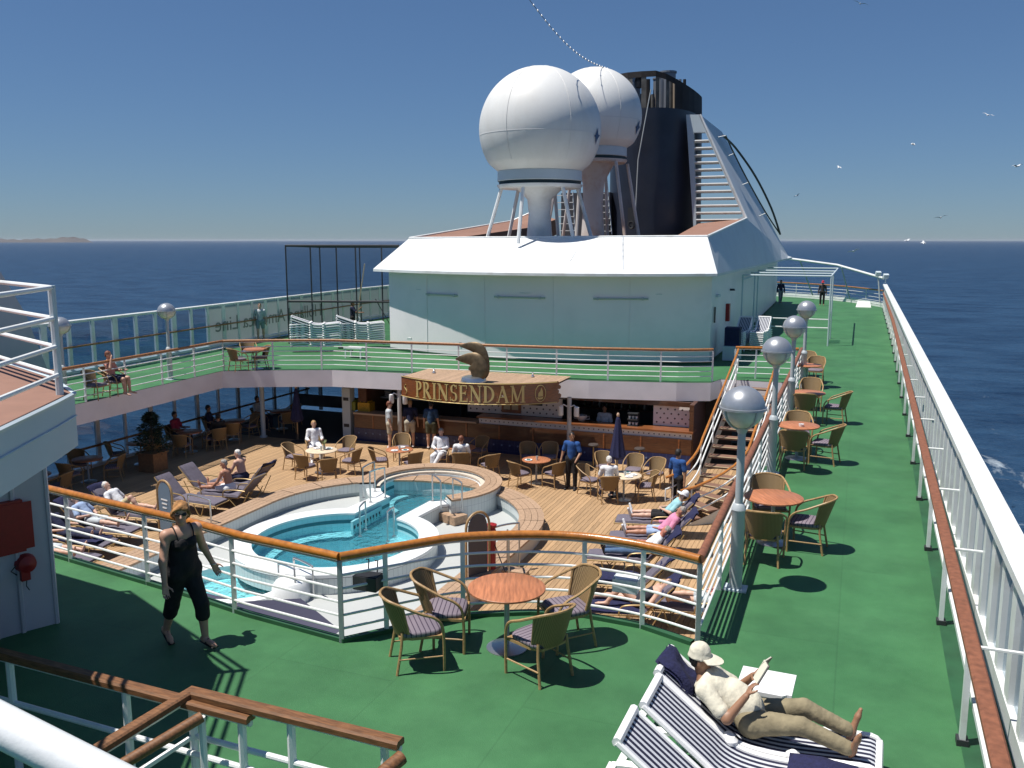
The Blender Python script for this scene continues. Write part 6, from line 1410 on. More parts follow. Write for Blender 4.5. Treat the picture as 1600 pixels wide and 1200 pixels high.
# ============================================================ PEOPLE (one continuous body surface each, grown from a posed skeleton)
def nets(prims, res, cut=None, pad=.05):
    lo = np.min([np.minimum(p[0], p[1])-max(p[2], p[3]) for p in prims], axis=0)-pad; hi = np.max([np.maximum(p[0], p[1])+max(p[2], p[3]) for p in prims], axis=0)+pad
    n = np.ceil((hi-lo)/res).astype(int)+1
    ax = [lo[i]+res*np.arange(n[i]) for i in range(3)]; D = np.full(n, 1.0, dtype=np.float32)
    for a, b, ra, rb, fl, fs, k in prims:
        rm = max(ra, rb)+k+3*res
        i0 = np.maximum(0, np.floor((np.minimum(a, b)-rm-lo)/res).astype(int)); i1 = np.minimum(n, np.ceil((np.maximum(a, b)+rm-lo)/res).astype(int)+1)
        X, Y, Z = np.meshgrid(ax[0][i0[0]:i1[0]], ax[1][i0[1]:i1[1]], ax[2][i0[2]:i1[2]], indexing='ij', sparse=True)
        ab = b-a; L2 = max(1e-9, float(ab@ab)); px, py, pz = X-a[0], Y-a[1], Z-a[2]
        t = np.clip((px*ab[0]+py*ab[1]+pz*ab[2])/L2, 0, 1)
        dx, dy, dz = px-t*ab[0], py-t*ab[1], pz-t*ab[2]
        if fl is not None:
            q = (dx*fl[0]+dy*fl[1]+dz*fl[2])*(fs-1); dx, dy, dz = dx+q*fl[0], dy+q*fl[1], dz+q*fl[2]
        d = np.sqrt(dx*dx+dy*dy+dz*dz)-(ra+(rb-ra)*t)
        S = D[i0[0]:i1[0], i0[1]:i1[1], i0[2]:i1[2]]
        if k > 0:
            h = np.clip(.5+.5*(S-d)/k, 0, 1); S[...] = S*(1-h)+d*h-k*h*(1-h)
        else: np.minimum(S, d, out=S)
    if cut:
        X, Y, Z = np.meshgrid(*ax, indexing='ij', sparse=True)
        for c, nrm in cut: np.maximum(D, (X-c[0])*nrm[0]+(Y-c[1])*nrm[1]+(Z-c[2])*nrm[2], out=D)
    neg = D < 0
    cs = tuple(k-1 for k in n); cnt = np.zeros(cs, np.float32); pos = np.zeros(cs+(3,), np.float32)
    I = np.stack(np.meshgrid(*[np.arange(k, dtype=np.float32) for k in cs], indexing='ij'), -1)
    corners = [(i, j, k) for i in (0, 1) for j in (0, 1) for k in (0, 1)]
    sl = lambda c: tuple(slice(c[q], c[q]+cs[q]) for q in range(3))
    for ci in range(8):
        for cj in range(ci+1, 8):
            a, b = corners[ci], corners[cj]
            if sum(x != y for x, y in zip(a, b)) != 1: continue
            da, db = D[sl(a)], D[sl(b)]; m = (da < 0) != (db < 0)
            if not m.any(): continue
            t = np.where(m, da/np.where(m, da-db, 1), 0)[..., None]
            pos += m[..., None]*(np.array(a, np.float32)+t*(np.array(b, np.float32)-np.array(a, np.float32))); cnt += m
    act = cnt > 0; idx = -np.ones(cs, int); idx[act] = np.arange(act.sum())
    V = lo+(I[act]+pos[act]/cnt[act][:, None])*res
    F = []
    for axs in range(3):
        o1, o2 = [(1, 2), (2, 0), (0, 1)][axs]
        s0 = [slice(None)]*3; s1 = [slice(None)]*3; s0[axs] = slice(0, -1); s1[axs] = slice(1, None)
        A, B = neg[tuple(s0)], neg[tuple(s1)]; ch = np.argwhere(A != B)
        if not len(ch): continue
        ok = (ch[:, o1] > 0) & (ch[:, o2] > 0) & (ch[:, o1] < cs[o1]) & (ch[:, o2] < cs[o2]) & (ch[:, axs] < cs[axs]); ch = ch[ok]
        e1 = np.zeros(3, int); e1[o1] = 1; e2 = np.zeros(3, int); e2[o2] = 1
        q = [idx[tuple((ch-d).T)] for d in (np.zeros(3, int), e1, e1+e2, e2)]
        Q = np.stack(q, 1); fl = A[tuple(ch.T)]; Q[~fl] = Q[~fl][:, ::-1]; F.append(Q)
    return V, np.concatenate(F)
def grow(name, prims, m, parent, res, cut=None):
    pr = [(np.array(a, float), np.array(b, float), ra, rb, (np.array(fl, float) if fl is not None else None), fs, k) for a, b, ra, rb, fl, fs, k in prims]
    V, F = nets(pr, res, cut); me = bpy.data.meshes.new(name)
    if name not in ('body', 'shoe') and len(V) < 60000:
        amp, fq_ = (.010, 26.0) if name == 'hair' else ((.0028, 26.0) if res < .02 else (.004, 12.0))
        c0 = np.mean(V, axis=0); v0 = V[F[:, 0]]; nn = np.cross(V[F[:, 1]]-v0, V[F[:, 2]]-v0); N_ = np.zeros_like(V)
        for k in range(4): np.add.at(N_, F[:, k], nn)
        N_ /= np.maximum(1e-9, np.linalg.norm(N_, axis=1))[:, None]
        f = np.array([mnoise.noise(Vector((q[0]*fq_, q[1]*fq_*1.3, q[2]*fq_*.8)))+.5*mnoise.noise(Vector(q)*fq_*2.3) for q in V]); V = V+N_*(f*amp)[:, None]
    me.from_pydata(V.tolist(), [], F.tolist())
    me.materials.append(m); me.polygons.foreach_set('use_smooth', [True]*len(me.polygons)); me.update()
    o = bpy.data.objects.new(name, me); COL.objects.link(o); o.parent = parent; return o
def skin(c): return mat('skin_%d' % int(c[0]*1000), c, .5, var=.06, vscale=12)
def cloth(nm, c, v=.14): return mat('cloth_'+nm, c, .9, var=v, vscale=9, bump=.4, bscale=22)
SK1, SK2, SK3, SK4 = (.50, .29, .20), (.58, .36, .27), (.30, .155, .09), (.44, .215, .14)
def V3(*a): return Vector(a)
def person(label, loc, rz, pose, sk=SK1, top=None, bottom=None, hair=None, sleeve='short', leg='long', hat=None, shoes=None, res=.02, hands=False, glasses=False, group=None, girth=1.0, scale=1.0, extra=None, hairlong=False):
    t = thing('person', label, 'person', loc, rz, group); t.scale = (scale,)*3
    J = dict(hip=V3(0, 0, .93), torso=V3(0, .0, 1), fwd=V3(0, 1, 0), head=V3(0, .1, 1), face=V3(0, 1, -.05), ua=(V3(.25, 0, -1), V3(-.25, 0, -1)), fa=(V3(.1, .25, -1), V3(-.1, .25, -1)), th=(V3(.03, .02, -1), V3(-.03, .02, -1)), sh=(V3(0, -.02, -1), V3(0, -.02, -1)), ft=(V3(.2, 1, -.3), V3(-.2, 1, -.3)))
    J.update(pose); N = lambda v: Vector(v).normalized()
    hip = J['hip']; T = N(J['torso']); Fw = J['fwd']; Fw = N(Fw-T*Fw.dot(T)); S = Fw.cross(T).normalized()
    up_ = J.get('side', S)
    ch = hip+T*.46; nk = hip+T*.545; hd = N(J['head']); hc = nk+hd*.135; fc = J['face']; fc = N(fc); fu = N(hd-fc*hd.dot(fc)); fs_ = fc.cross(fu)
    sho = [ch+S*.175, ch-S*.175]; elb = [sho[i]+N(J['ua'][i])*.29 for i in (0, 1)]; wr = [elb[i]+N(J['fa'][i])*.25 for i in (0, 1)]
    hp = [hip+S*.095, hip-S*.095]; kn = [hp[i]+N(J['th'][i])*.43 for i in (0, 1)]; an = [kn[i]+N(J['sh'][i])*.42 for i in (0, 1)]; to = [an[i]+N(J['ft'][i])*.17 for i in (0, 1)]
    g = girth; B = []
    def c(a, b, ra, rb, fl=None, fs=1, k=.03): B.append((a, b, ra, rb, fl, fs, k))
    c(hp[0], hp[1], .105*g, .105*g, Fw, 1.15); c(hip+T*.08, hip+T*.24, .125*g, .118*g, Fw, 1.18); c(hip+T*.26+Fw*.0, ch-T*.05, .125*g, .135*g, Fw, 1.25); c(sho[0], sho[1], .068, .068)
    if g > 1.1: c(hip+T*.12+Fw*.05, hip+T*.24+Fw*.05, .115*g, .105*g, None, 1)
    c(ch, nk+hd*.05, .062, .054); c(hc-hd*.005, hc+hd*.035, .082, .086, fs_, 1.16, .02); c(hc+fc*.035-fu*.065, hc+fc*.05-fu*.075, .045, .038, None, 1, .03)
    c(hc+fc*.088+fu*.012, hc+fc*.108-fu*.022, .010, .016, None, 1, .012)
    for i in (0, 1):
        sg = 1 if i == 0 else -1
        c(hc+fs_*sg*.074+fu*.015, hc+fs_*sg*.078-fu*.02, .018, .014, fc, .7, .008)
        c(sho[i], elb[i], .056, .043); c(elb[i], wr[i], .043, .029)
        hd_ = N(J['fa'][i]); hn = J.get('hand', (hd_, hd_))[i]; hn = N(hn)
        c(hp[i], kn[i], .088*g, .058); c(kn[i], kn[i]+(an[i]-kn[i])*.35, .055, .056); c(kn[i]+(an[i]-kn[i])*.3, an[i], .056, .036)
        c(an[i]-N(J['ft'][i])*.04, to[i]-N(J['ft'][i])*.03, .038, .032, N(J['sh'][i]), 1.25, .03); c(to[i]-N(J['ft'][i])*.03, to[i]+N(J['ft'][i])*.03, .032, .022, N(J['sh'][i]), 1.3, .02)
        if not hands: c(wr[i], wr[i]+hn*.10, .03, .026, None, 1, .02); c(wr[i]+hn*.09, wr[i]+hn*.15, .024, .016, None, 1, .02)
        else:
            pn = J.get('palm', (Fw, Fw))[i]; pn = N(Vector(pn)-hn*Vector(pn).dot(hn)); ps = hn.cross(pn); curl = J.get('curl', .5)
            for q in (-.02, .0, .02): c(wr[i]+ps*q*.7, wr[i]+hn*.085+ps*q*1.25, .019, .015, pn, 1.35, .012)
            for f, (q, ln) in enumerate(((-.031, .062), (-.0105, .075), (.0105, .080), (.031, .070))):
                b0 = wr[i]+hn*.09+ps*q; d1 = N(hn+pn*curl*.5); d2 = N(hn+pn*curl*1.6); m1 = b0+d1*ln*.5; c(b0-hn*.01, m1, .0095, .0085, None, 1, .004); c(m1, m1+d2*ln*.55, .0085, .007, None, 1, .003)
            ts = -1 if (ps.dot(fs_) > 0) == (i == 0) else 1
            tb_ = wr[i]+hn*.03-ps*.03; d1 = N(hn*.6-ps*.7+pn*.4); c(tb_, tb_+d1*.05, .013, .010, None, 1, .01); c(tb_+d1*.05, tb_+d1*.05+N(hn-ps*.2+pn*.5)*.035, .010, .008, None, 1, .004)
    grow('body', B, skin(sk), t, res)
    r2 = res*1.05
    def infl(o): return o+.012
    if top is not None:
        C = [(hip+T*.02, hip+T*.22, .132*g, .132*g, Fw, 1.12, .03), (hip+T*.22, ch-T*.04, .136*g, .148*g, Fw, 1.2, .03), (sho[0], sho[1], .080, .080, None, 1, .04), (ch+T*.03, nk-T*.02, .072, .066, None, 1, .02)]
        if g > 1.1: C.append((hip+T*.10+Fw*.05, hip+T*.24+Fw*.05, .128*g, .118*g, None, 1, .03))
        if sleeve == 'strap': C = C[:2]
        for i in (0, 1):
            if sleeve == 'short': C.append((sho[i], sho[i].lerp(elb[i], .72), .074, .070, None, 1, .025))
            if sleeve == 'long': C += [(sho[i], elb[i], .072, .058, None, 1, .025), (elb[i], wr[i].lerp(elb[i], .06), .058, .044, None, 1, .02)]
        if sleeve == 'strap':
            cut = [(hip+T*.40, T)]
        else: cut = [(nk-T*.005, T)]
        cut.append((hip-T*.10, -T)); grow('shirt', C, top, t, r2, cut)
    if bottom is not None:
        C = [(hp[0], hp[1], .118*g, .118*g, Fw, 1.12, .02), (hip+T*.02, hip+T*.10, .132*g, .128*g, Fw, 1.15, .03)]
        for i in (0, 1):
            if leg == 'long': C += [(hp[i], kn[i], .100*g, .075, None, 1, .02), (kn[i], an[i].lerp(kn[i], .10), .075, .062, None, 1, .02)]
            elif leg == 'crop': C += [(hp[i], kn[i], .102*g, .080, None, 1, .03), (kn[i], kn[i].lerp(an[i], .34), .080, .074, None, 1, .02)]
            else: C += [(hp[i], hp[i].lerp(kn[i], .70 if leg == 'short' else .12), .104*g, .088, None, 1, .02)]
        grow('trousers' if leg in ('long', 'crop') else 'shorts', C, bottom, t, r2, [(hip+T*.13, T)])
    if hair is not None:
        H = [(hc+hd*.012-fc*.018, hc+hd*.045-fc*.012, .098 if hairlong else .088, .098 if hairlong else .090, fs_, 1.1, .02)]
        if hairlong: H += [(hc-fc*.05-fu*.02+fs_*.03, hc-fc*.05-fu*.10+fs_*.03, .062, .045, None, 1, .04), (hc-fc*.05-fu*.02-fs_*.03, hc-fc*.05-fu*.10-fs_*.03, .062, .045, None, 1, .04), (hc+fs_*.072, hc+fs_*.085-fu*.06, .036, .028, None, 1, .03), (hc-fs_*.072, hc-fs_*.085-fu*.06, .036, .028, None, 1, .03), (hc+fu*.095-fc*.03, hc+fu*.078+fc*.055, .042, .034, None, 1, .03), (hc+fu*.06+fs_*.05+fc*.05, hc+fu*.03+fs_*.075+fc*.045, .028, .02, None, 1, .02), (hc+fu*.06-fs_*.05+fc*.05, hc+fu*.03-fs_*.075+fc*.045, .028, .02, None, 1, .02)]
        grow('hair', H, hair, t, min(res, .014), [(hc+fc*(.052 if hairlong else .045)+fu*.03, fc*.75-fu*.66), (hc-fu*.14, -fu)])
    if hat is not None:
        H = [(hc+hd*.040-fc*.012, hc+hd*.075-fc*.01, .108, .094, fs_, 1.08, .02)]; grow('hat', H, hat[0], t, min(res, .013), [(hc+fu*.030, -fu)])
        if hat[1] in ('cap', 'visor'):
            b = MB(); vs = []
            for i in range(9):
                a = R(-70+140*i/8); p = hc+fu*.050+fc*(.09*math.cos(a))+fs_*(.095*math.sin(a)); q = hc+fu*.026+fc*(.09*math.cos(a)+.105*math.cos(a*.9))+fs_*(.105*math.sin(a)*1.15); vs.append((p, q))
            A = [v[0] for v in vs]; Q = [v[1] for v in vs]; b.strip(A, Q); b.strip([v-fu*.006 for v in Q], [v-fu*.006 for v in A]); b.strip(Q, [v-fu*.006 for v in Q]); b.build('hat_brim', hat[0], t, False, True)
    if glasses:
        b = MB()
        for s in (-1, 1): b.tube([hc+fc*(.090-.012)+fs_*s*.016+fu*.016, hc+fc*(.080-.012)+fs_*s*.052+fu*.014], [.02, .021], 8)
        b.tube([hc+fc*.075+fs_*-.06+fu*.018, hc+fc*.092+fu*.022, hc+fc*.075+fs_*.06+fu*.018], .005, 5); b.build('sunglasses', BLACK, t, False, True)
    elif res < .016:
        b = MB()
        for s in (-1, 1): b.lathe([(0, -.008), (.009, 0), (0, .008)], 8, hc+fc*.080+fs_*s*.032+fu*.018)
        b.build('eyes', BLACK, t, False, True)
        b = MB(); b.tube([hc+fc*.082-fs_*.02-fu*.052, hc+fc*.090-fu*.05, hc+fc*.082+fs_*.02-fu*.052], .005, 5); b.build('lips', mat('lip_tone', (.32, .12, .10), .5), t, False, True)
    if shoes is not None:
        for i in (0, 1): grow('shoe', [(an[i]-N(J['ft'][i])*.05-N(-J['sh'][i])*.01, to[i]+N(J['ft'][i])*.03, .046, .034, N(J['sh'][i]), 1.15, .01)], shoes, t, max(.012, res*.8), [(an[i]-N(J['sh'][i])*.015, -N(J['sh'][i]))])
    t['_j'] = 0; del t['_j']
    return t, dict(hc=hc, fc=fc, fu=fu, fs=fs_, wr=wr, elb=elb, hip=hip, T=T, Fw=Fw, S=S, ch=ch, nk=nk, kn=kn, an=an, to=to)
GREYH, BLOND, DARKH, REDH, WHITEH, BROWNH = [mat('hair_'+n_, c, .65, var=.3, vscale=30) for n_, c in (('grey', (.28, .26, .24)), ('blond', (.42, .25, .11)), ('dark', (.012, .01, .01)), ('red', (.16, .05, .025)), ('white', (.62, .60, .57)), ('brown', (.10, .06, .035)))]
BLUE = cloth('blue', (.015, .07, .24)); BLACKC = cloth('black', (.012, .011, .013)); WHITEC = cloth('white', (.72, .73, .76)); KHAKI = cloth('khaki', (.25, .21, .13), .2); CREAM = cloth('cream', (.66, .62, .50)); PINK = cloth('pink', (.62, .24, .38)); AQUA = cloth('aqua', (.30, .55, .60)); JEANS = cloth('jeans', (.07, .13, .24)); PALEB = cloth('paleblue', (.32, .42, .62)); BEIGE = cloth('beige', (.42, .38, .30)); SWIMD = cloth('swim', (.02, .02, .03)); REDC = cloth('red', (.45, .03, .06)); NAVYC = cloth('navy', (.012, .016, .05)); LGREY = cloth('lightgrey', (.48, .52, .55))
def face_to(src, dst): d = Vector(dst)-Vector(src); return math.atan2(d.y, d.x)-math.pi/2
SIT = dict(hip=V3(0, -.06, .53), torso=V3(0, -.14, 1), th=(V3(.12, 1, -.06), V3(-.12, 1, -.06)), sh=(V3(.02, .08, -1), V3(-.02, .08, -1)), ua=(V3(.3, .35, -1), V3(-.3, .35, -1)), fa=(V3(-.15, 1, .05), V3(.15, 1, .05)))
def recline(alpha=47, knee=0, kneeup=None, arms='side', lift=.0, back=-.38):
    a = R(180-alpha); d = dict(hip=V3(0, back+.10, .53+lift), torso=V3(0, -math.cos(R(alpha)), math.sin(R(alpha))), fwd=V3(0, math.sin(R(alpha)), math.cos(R(alpha))), head=V3(0, -math.cos(R(alpha+12)), math.sin(R(alpha+12))), face=V3(0, .9, .5), th=(V3(.10, 1, .02), V3(-.10, 1, .0)), sh=(V3(.02, 1, -.06), V3(-.02, 1, -.06)), ft=(V3(.25, .35, .9), V3(-.25, .35, .9)))
    if arms == 'side': d['ua'] = (V3(.35, .35, -.55), V3(-.35, .35, -.55)); d['fa'] = (V3(-.2, 1, .1), V3(.2, 1, .1))
    if arms == 'lap': d['ua'] = (V3(.3, .45, -.5), V3(-.3, .45, -.5)); d['fa'] = (V3(-.75, .8, .1), V3(.75, .8, .1))
    if kneeup is not None:
        th = list(d['th']); sh = list(d['sh']); ft = list(d['ft'])
        for k in kneeup: th[k] = V3(.05*(1 if k == 0 else -1), .75, .66); sh[k] = V3(0, .62, -.78); ft[k] = V3(0, 1, -.1)
        d['th'], d['sh'], d['ft'] = tuple(th), tuple(sh), tuple(ft)
    return d
def onl(l, label, dz=0.0, dy=0.0, **k):
    k.setdefault('pose', recline()); return person(label, on_lounger(l, dy, dz), l.rotation_euler.z, **k)

# --- woman walking in black
q = Vector((-6.98, 7.72, 0))
wpose = dict(hip=V3(0, 0, .90), torso=V3(.02, .05, 1), head=V3(0, .12, 1), face=V3(.45, 1, -.1), th=(V3(.03, -.26, -1), V3(-.05, .42, -1)), sh=(V3(.02, -.52, -1), V3(-.02, .06, -1)), ft=(V3(.1, 1, -.45), V3(-.1, 1, -.12)),
             ua=(V3(.30, .22, -1), V3(-.40, -.26, -1)), fa=(V3(.10, .30, -1), V3(-.38, .10, -.9)), curl=.7)
wt_, wj = person('woman in a black cropped jumpsuit and sunglasses walking past the rail', q, math.atan2(-.40, .92)-math.pi/2, wpose, (.50, .285, .20), None, None, cloth('auburn', (.34, .17, .065), .5), res=.0095, hands=True, glasses=True, hairlong=True, scale=1.0, girth=1.04)
hip_, T_, F_, S_ = wj['hip'], wj['T'], wj['Fw'], wj['S']
kn_ = wj['kn']; an_ = wj['an']
grow('jumpsuit', [q_ for e in (-1, 1) for q_ in ((hip_+S_*.052*e+T_*.0, hip_+S_*.050*e+T_*.22, .122, .106, None, 1, .03), (hip_+S_*.050*e+T_*.2, hip_+S_*.050*e+T_*.37, .106, .110, None, 1, .03), (hip_+T_*.35+F_*.085+S_*.06*e, hip_+T_*.36+F_*.085+S_*.06*e, .072, .066, None, 1, .03))]+[(hip_+T_*.06+F_*.05, hip_+T_*.2+F_*.04, .11, .10, None, 1, .04), (hip_+S_*.095, hip_-S_*.095, .121, .121, None, 1, .03), (hip_+S_*.08+T_*.0, hip_+S_*.06+T_*.16, .118, .10, None, 1, .03), (hip_-S_*.08+T_*.0, hip_-S_*.06+T_*.16, .118, .10, None, 1, .03)]+
     [q_ for i in (0, 1) for q_ in ((hip_+S_*.075*(1-2*i)-T_*.04, kn_[i], .110, .082, None, 1, .03), (kn_[i], kn_[i].lerp(an_[i], .30), .082, .080, None, 1, .02))], BLACKC, wt_, .011, [(hip_+T_*.395+F_*.0, (T_*1.0+F_*-.18).normalized())])
for i in (0, 1):
    s = S_*(1-2*i); MB().tube(smoothpath([hip_+T_*.37+F_*.115+s*.085, wj['ch']+F_*.085+s*.10+T_*.02, wj['ch']+s*.10+T_*.085, wj['ch']-F_*.09+s*.09, hip_+T_*.36-F_*.11+s*.07], 4), .008, 6).build('strap', BLACKC, wt_, False, True)
    d_ = (wj['to'][i]-an_[i]).normalized(); mid = an_[i]+d_*.06; MB().tube([an_[i]-d_*.06+V3(0, 0, -.04), wj['to'][i]+d_*.03+V3(0, 0, -.018)], [.04, .042], 10, up=V3(0, 0, 1), flat=.28).build('sandal', BLACK, wt_, False, True); MB().tube([mid+S_*.045-V3(0, 0, .02), mid+V3(0, 0, .03), mid-S_*.045-V3(0, 0, .02)], .010, 6).build('sandal_strap', BLACK, wt_, False, True)
w_ = wj['wr'][1]; MB().tube([w_+V3(.034*math.cos(a), 0, 0)+Vector((0, .034*math.sin(a), .0)) for a in np.linspace(0, 6.28, 14)[:-1]], .006, 5, True).build('bracelet', STEEL, wt_, False, True)

# --- man reading on the striped lounger
mp = recline(50, kneeup=None); mp.update(hip=V3(0, -.02, .395), torso=V3(0, -.84, .56), fwd=V3(0, .56, .84), head=V3(0, -.02, 1), face=V3(0, 1, -.05), ua=(V3(.42, .75, -.55), V3(-.38, .75, -.50)), fa=(V3(-.30, .50, .70), V3(.42, .52, .74)), hand=(V3(-.55, .35, .75), V3(.6, .35, .75)), palm=(V3(-.5, .75, .1), V3(.5, .75, .1)), curl=.75,
          th=(V3(.14, 1, .22), V3(-.04, 1, .30)), sh=(V3(.0, 1, -.30), V3(-.10, 1, -.40)), ft=(V3(.35, .25, .9), V3(-.25, .3, .95)))
mr_, mj = person('man in a white cap reading a small book on a striped lounger', Vector(SP.location), LANG, mp, SK3, CREAM, KHAKI, DARKH, 'short', 'long', (CREAM, 'cap'), None, .0105, True, girth=1.16, glasses=False, scale=1.03)
bc = mj['wr'][0].lerp(mj['wr'][1], .5)+V3(0, .07, .17); bk = thing('book', 'small pale book held open by the reading man', 'book', Vector(SP.location)+Matrix.Rotation(LANG, 3, 'Z') @ (bc*1.03), LANG)
PAPER = mat('paper', (.66, .63, .52), .8)
for s in (-1, 1):
    rot = Matrix.Rotation(R(22)*s, 3, 'Z') @ Matrix.Rotation(R(-28), 3, 'X')
    MB().box(rot @ V3(s*.062, 0, 0), (.12, .010, .19), ax=rot).build('pages', PAPER, bk); MB().box(rot @ V3(s*.064, .010, 0), (.126, .005, .198), ax=rot).build('cover', mat('book_cover', (.10, .08, .07), .6), bk)
_tp = mj['hc']*1.03-mj['fc']*.17-V3(0, 0, .14); towel('navy towel folded over the lounger head behind the reading man', onp(SP, _tp.x, _tp.y, _tp.z), (.34, .46), LANG, R(-46), 31)
wh_ = thing('waist_pouch', 'dark belt pouch at the reading man\'s waist', 'pouch', Vector(SP.location)+Matrix.Rotation(LANG, 3, 'Z') @ (mj['hip']+mj['T']*.12-mj['S']*.17), LANG); MB().tube([V3(0, -.06, 0), V3(0, .06, 0)], [.045, .045], 8).build('pouch_body', NAVYC, wh_, False, True)

# --- standing and seated people on the pool deck
def stand(px, py, z, rz, label, **k):
    p = P(px, py, z); k.setdefault('pose', {}); return person(label, (p.x, p.y, z), rz, **k)
tocam = lambda px, py, z: face_to(P(px, py, z), (0, 0, 0))
stand(893, 764, LZ, tocam(893, 764, LZ)-.35, 'waiter in a blue shirt and black trousers standing by the bare table', sk=SK3, top=BLUE, bottom=BLACKC, hair=DARKH, shoes=BLACK, res=.016, pose=dict(ua=(V3(.35, .05, -1), V3(-.35, .1, -1)), fa=(V3(.1, .55, -1), V3(.1, .8, -.5)), face=V3(-.5, .9, -.05)))
cb_, _ = stand(1057, 798, LZ, tocam(1057, 798, LZ)+2.5, 'crew member in blue seen from behind beside the stair foot', sk=SK3, top=BLUE, bottom=BLACKC, hair=DARKH, shoes=BLACK, res=.016, pose=dict(fa=(V3(.1, -.2, -1), V3(-.1, .1, -1))))
stand(609, 702, LZ, R(-60), 'man in a grey shirt and beige shorts standing at the buffet', sk=SK2, top=LGREY, bottom=BEIGE, leg='short', hair=REDH, shoes=WHITEC, res=.02)
stand(641, 700, LZ, R(30), 'person in dark blue by the bar column looking down', sk=SK1, top=NAVYC, bottom=BEIGE, leg='short', hair=BLOND, shoes=WHITEC, res=.022, pose=dict(torso=V3(.05, .22, 1), head=V3(0, .5, 1), face=V3(0, .7, -.6)))
stand(674, 702, LZ, R(10), 'person in a blue shirt with back turned at the bar counter', sk=SK1, top=cloth('teal', (.02, .06, .14)), bottom=cloth('olive', (.08, .08, .045)), leg='short', hair=DARKH, shoes=WHITEC, res=.022)
person('barman in white behind the bar counter', (-7.95, 29.5, LZ), math.pi, dict(), SK3, WHITEC, BLACKC, DARKH, res=.022)
def seated(ch_, label, **k):
    k.setdefault('pose', dict(SIT)); return person(label, Vector(ch_.location), ch_.rotation_euler.z, **k)
seated(c_blond, 'blond woman in white sitting behind the pale-clothed table', sk=SK2, top=WHITEC, bottom=WHITEC, hair=BLOND, sleeve='long', shoes=WHITEC, res=.018)
p_ = dict(SIT); p_.update(th=(V3(.15, 1, -.06), V3(-.02, 1, .10)), sh=(V3(.0, .12, -1), V3(.45, .35, -.85)), fa=(V3(-.6, .8, .0), V3(.6, .8, .0)), face=V3(0, .9, -.45))
seated(c_man, 'grey-haired man in white clothes sitting cross-legged facing the pool', sk=SK2, top=WHITEC, bottom=WHITEC, hair=GREYH, sleeve='long', shoes=WHITEC, pose=p_, res=.017)
seated(c_red, 'red-haired woman in a white top sitting with her back to the camera', sk=SK2, top=WHITEC, bottom=WHITEC, hair=REDH, res=.018)
seated(c_back, 'grey-haired man in a white shirt sitting with back turned at the parasol table', sk=SK2, top=WHITEC, bottom=NAVYC, hair=WHITEH, res=.017, shoes=BLACK, pose=dict(SIT, torso=V3(0, .10, 1)))
seated(SEATW, 'woman in a pink top sitting on the left balcony with her hand to her head', sk=SK1, top=cloth('rose', (.50, .22, .18)), bottom=NAVYC, leg='short', hair=REDH, res=.019, pose=dict(SIT, ua=(V3(.4, .5, -.3), V3(-.3, .35, -1)), fa=(V3(-.4, .0, 1), V3(.15, 1, .05))))
# in the shade along the side windows
shade_p = [((-22.35, 24.9), R(-80), REDC, 'person in red sitting in the shade beyond the potted tree'), ((-22.1, 26.4), R(-60), NAVYC, 'dark-clad person sitting beneath the far left balcony corner'), ((-21.6, 28.6), R(-90), LGREY, 'person in grey sitting in the farthest shaded corner'), ((-20.9, 25.2), R(60), BLACKC, 'person in black with back turned at the shaded table')]
for (x, y), a, cl, lab in shade_p: 
    place(CH, (x, y, LZ), a, 'shaded rattan armchair under the ' + lab.split(' sitting')[0].split(' with')[0], GS); person(lab, (x, y, LZ), a, dict(SIT), SK3, cl, NAVYC, DARKH, res=.024)
# --- on the loungers, right of the pool
onl(LR[0], 'woman in a white visor and aqua top reclining on the farthest right lounger', sk=SK2, top=AQUA, bottom=BLACKC, leg='short', hair=BROWNH, hat=(WHITEC, 'visor'), shoes=WHITEC, glasses=True, res=.016, pose=recline(48, arms='lap', kneeup=None))
onl(LR[1], 'person in a pink shirt and pale blue shorts reclining on a lounger', sk=SK4, top=PINK, bottom=PALEB, leg='short', hair=GREYH, shoes=WHITEC, res=.016, pose=recline(47, arms='side'), girth=1.1, sleeve='long')
onl(LR[2], 'red-faced man in a white T-shirt and jeans asleep on a lounger', sk=(.52, .20, .14), top=WHITEC, bottom=JEANS, hair=GREYH, shoes=BLACK, res=.016, pose=recline(42, arms='side'))
onl(LR[4], 'person in dark swimwear lying with one knee bent on navy towels', sk=SK2, top=SWIMD, sleeve='strap', bottom=SWIMD, leg='brief', hair=BROWNH, res=.014, pose=recline(30, kneeup=(1,), arms='lap'))
onl(LR[5], 'person in red reclining behind the rail corner by the walkway', sk=SK2, top=REDC, bottom=LGREY, leg='short', hair=BROWNH, res=.018, pose=recline(45, arms='lap'))
# --- left of the pool
onl(LL[0], 'person in white and cream shorts reclining beside the arched sign', sk=SK2, top=WHITEC, bottom=cloth('straw', (.50, .42, .25)), leg='short', hair=WHITEH, res=.017, pose=recline(45, kneeup=(0,)))
onl(LL[1], 'man in a pale blue shirt reclining on a left lounger', sk=SK2, top=PALEB, bottom=LGREY, leg='short', hair=GREYH, res=.017, pose=recline(44, arms='lap'))
onl(LL[2], 'grey-haired person lying on navy towels near the left wall', sk=SK2, top=NAVYC, bottom=NAVYC, hair=GREYH, res=.017, pose=recline(44))
onl(LL[3], 'person in pale lilac lying half hidden by the left wall edge', sk=SK2, top=LGREY, bottom=LGREY, leg='short', hair=BROWNH, res=.018, pose=recline(40))
sp2 = dict(hip=V3(0, -.05, .53), torso=V3(0, .22, 1), th=(V3(.35, .9, .1), V3(-.35, .9, .1)), sh=(V3(.1, .35, -.9), V3(-.1, .35, -.9)), ua=(V3(.25, .5, -1), V3(-.25, .5, -1)), fa=(V3(-.2, .8, -.6), V3(.2, .8, -.6)), head=V3(0, .3, 1), face=V3(-.6, .8, -.2))
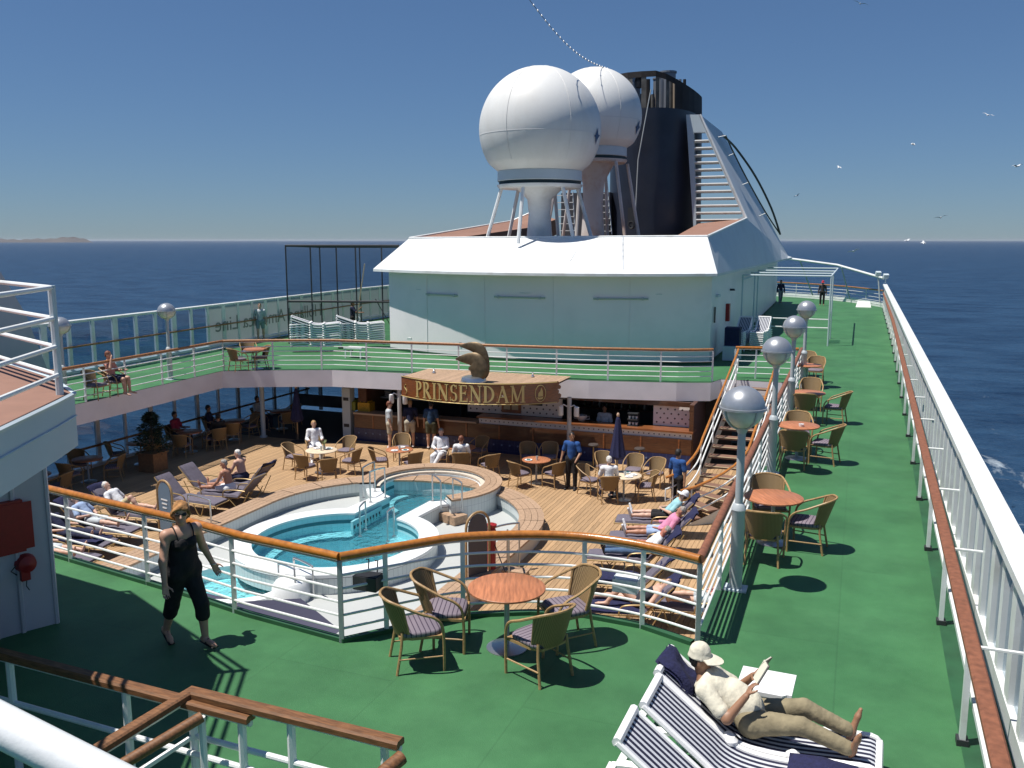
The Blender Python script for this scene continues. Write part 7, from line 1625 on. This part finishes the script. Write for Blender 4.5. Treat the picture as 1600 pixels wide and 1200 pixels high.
onl(LL[6], 'bare-chested white-haired man sitting up on a lounger', sk=SK2, bottom=NAVYC, leg='short', hair=WHITEH, res=.016, pose=sp2, girth=1.08)
onl(LL[7], 'grey-haired bare-chested man sitting low with legs stretched on a lounger', sk=SK4, bottom=WHITEC, leg='short', hair=GREYH, res=.016, pose=dict(sp2, th=(V3(.15, 1, .05), V3(-.15, 1, .05)), sh=(V3(.02, 1, -.1), V3(-.02, 1, -.1)), ft=(V3(.2, .3, 1), V3(-.2, .3, 1))), dy=.1)
# --- upper deck
stand(408, 533, 0, R(-150), 'man in pale shirt and shorts walking past the glass windbreak', sk=SK2, top=LGREY, bottom=cloth('slate', (.25, .32, .34)), leg='short', hair=BROWNH, shoes=WHITEC, res=.019, pose=dict(th=(V3(.03, .2, -1), V3(-.03, -.2, -1)), sh=(V3(0, .0, -1), V3(0, -.3, -1))))
crew, cj = stand(552, 527, 0, R(-70), 'crew member in dark vest and white sleeves holding a long pale pole', sk=SK3, top=NAVYC, bottom=BLACKC, hair=DARKH, shoes=BLACK, res=.02, pose=dict(ua=(V3(.2, .7, -.6), V3(-.2, .5, -.9)), fa=(V3(-.1, .6, .6), V3(.2, .9, .1))))
cw = crew.location; t = thing('long_pole', 'long pale pole held up by the crew member by the net cage', 'pole', cw+V3(.35, -.2, .9)); MB().tube([(0, 0, 0), (.55, -.1, 2.6)], .03, 6).build('shaft', mat('pole_pale', (.62, .50, .36), .6), t); MB().tube([(.05+.12*math.cos(a), 0, .9*.0+.12*math.sin(a)) for a in np.linspace(0, 6.28, 12)[:-1]], .02, 5, True).build('ring', PLASTIC, t)
stand(1219, 475, 0, R(200), 'person in dark jacket and grey trousers walking on the far deck near the deckhouse', sk=SK3, top=NAVYC, bottom=cloth('grey', (.22, .26, .27)), hair=DARKH, sleeve='long', res=.024, pose=dict(th=(V3(.03, .3, -1), V3(-.03, -.25, -1)), sh=(V3(0, .1, -1), V3(0, -.4, -1))))
stand(1284, 477, 0, R(180), 'person in a red cap and dark clothes standing by the far pipe canopy', sk=SK3, top=cloth('char', (.05, .04, .045)), bottom=BLACKC, hair=DARKH, sleeve='long', hat=(REDC, 'cap'), res=.024)
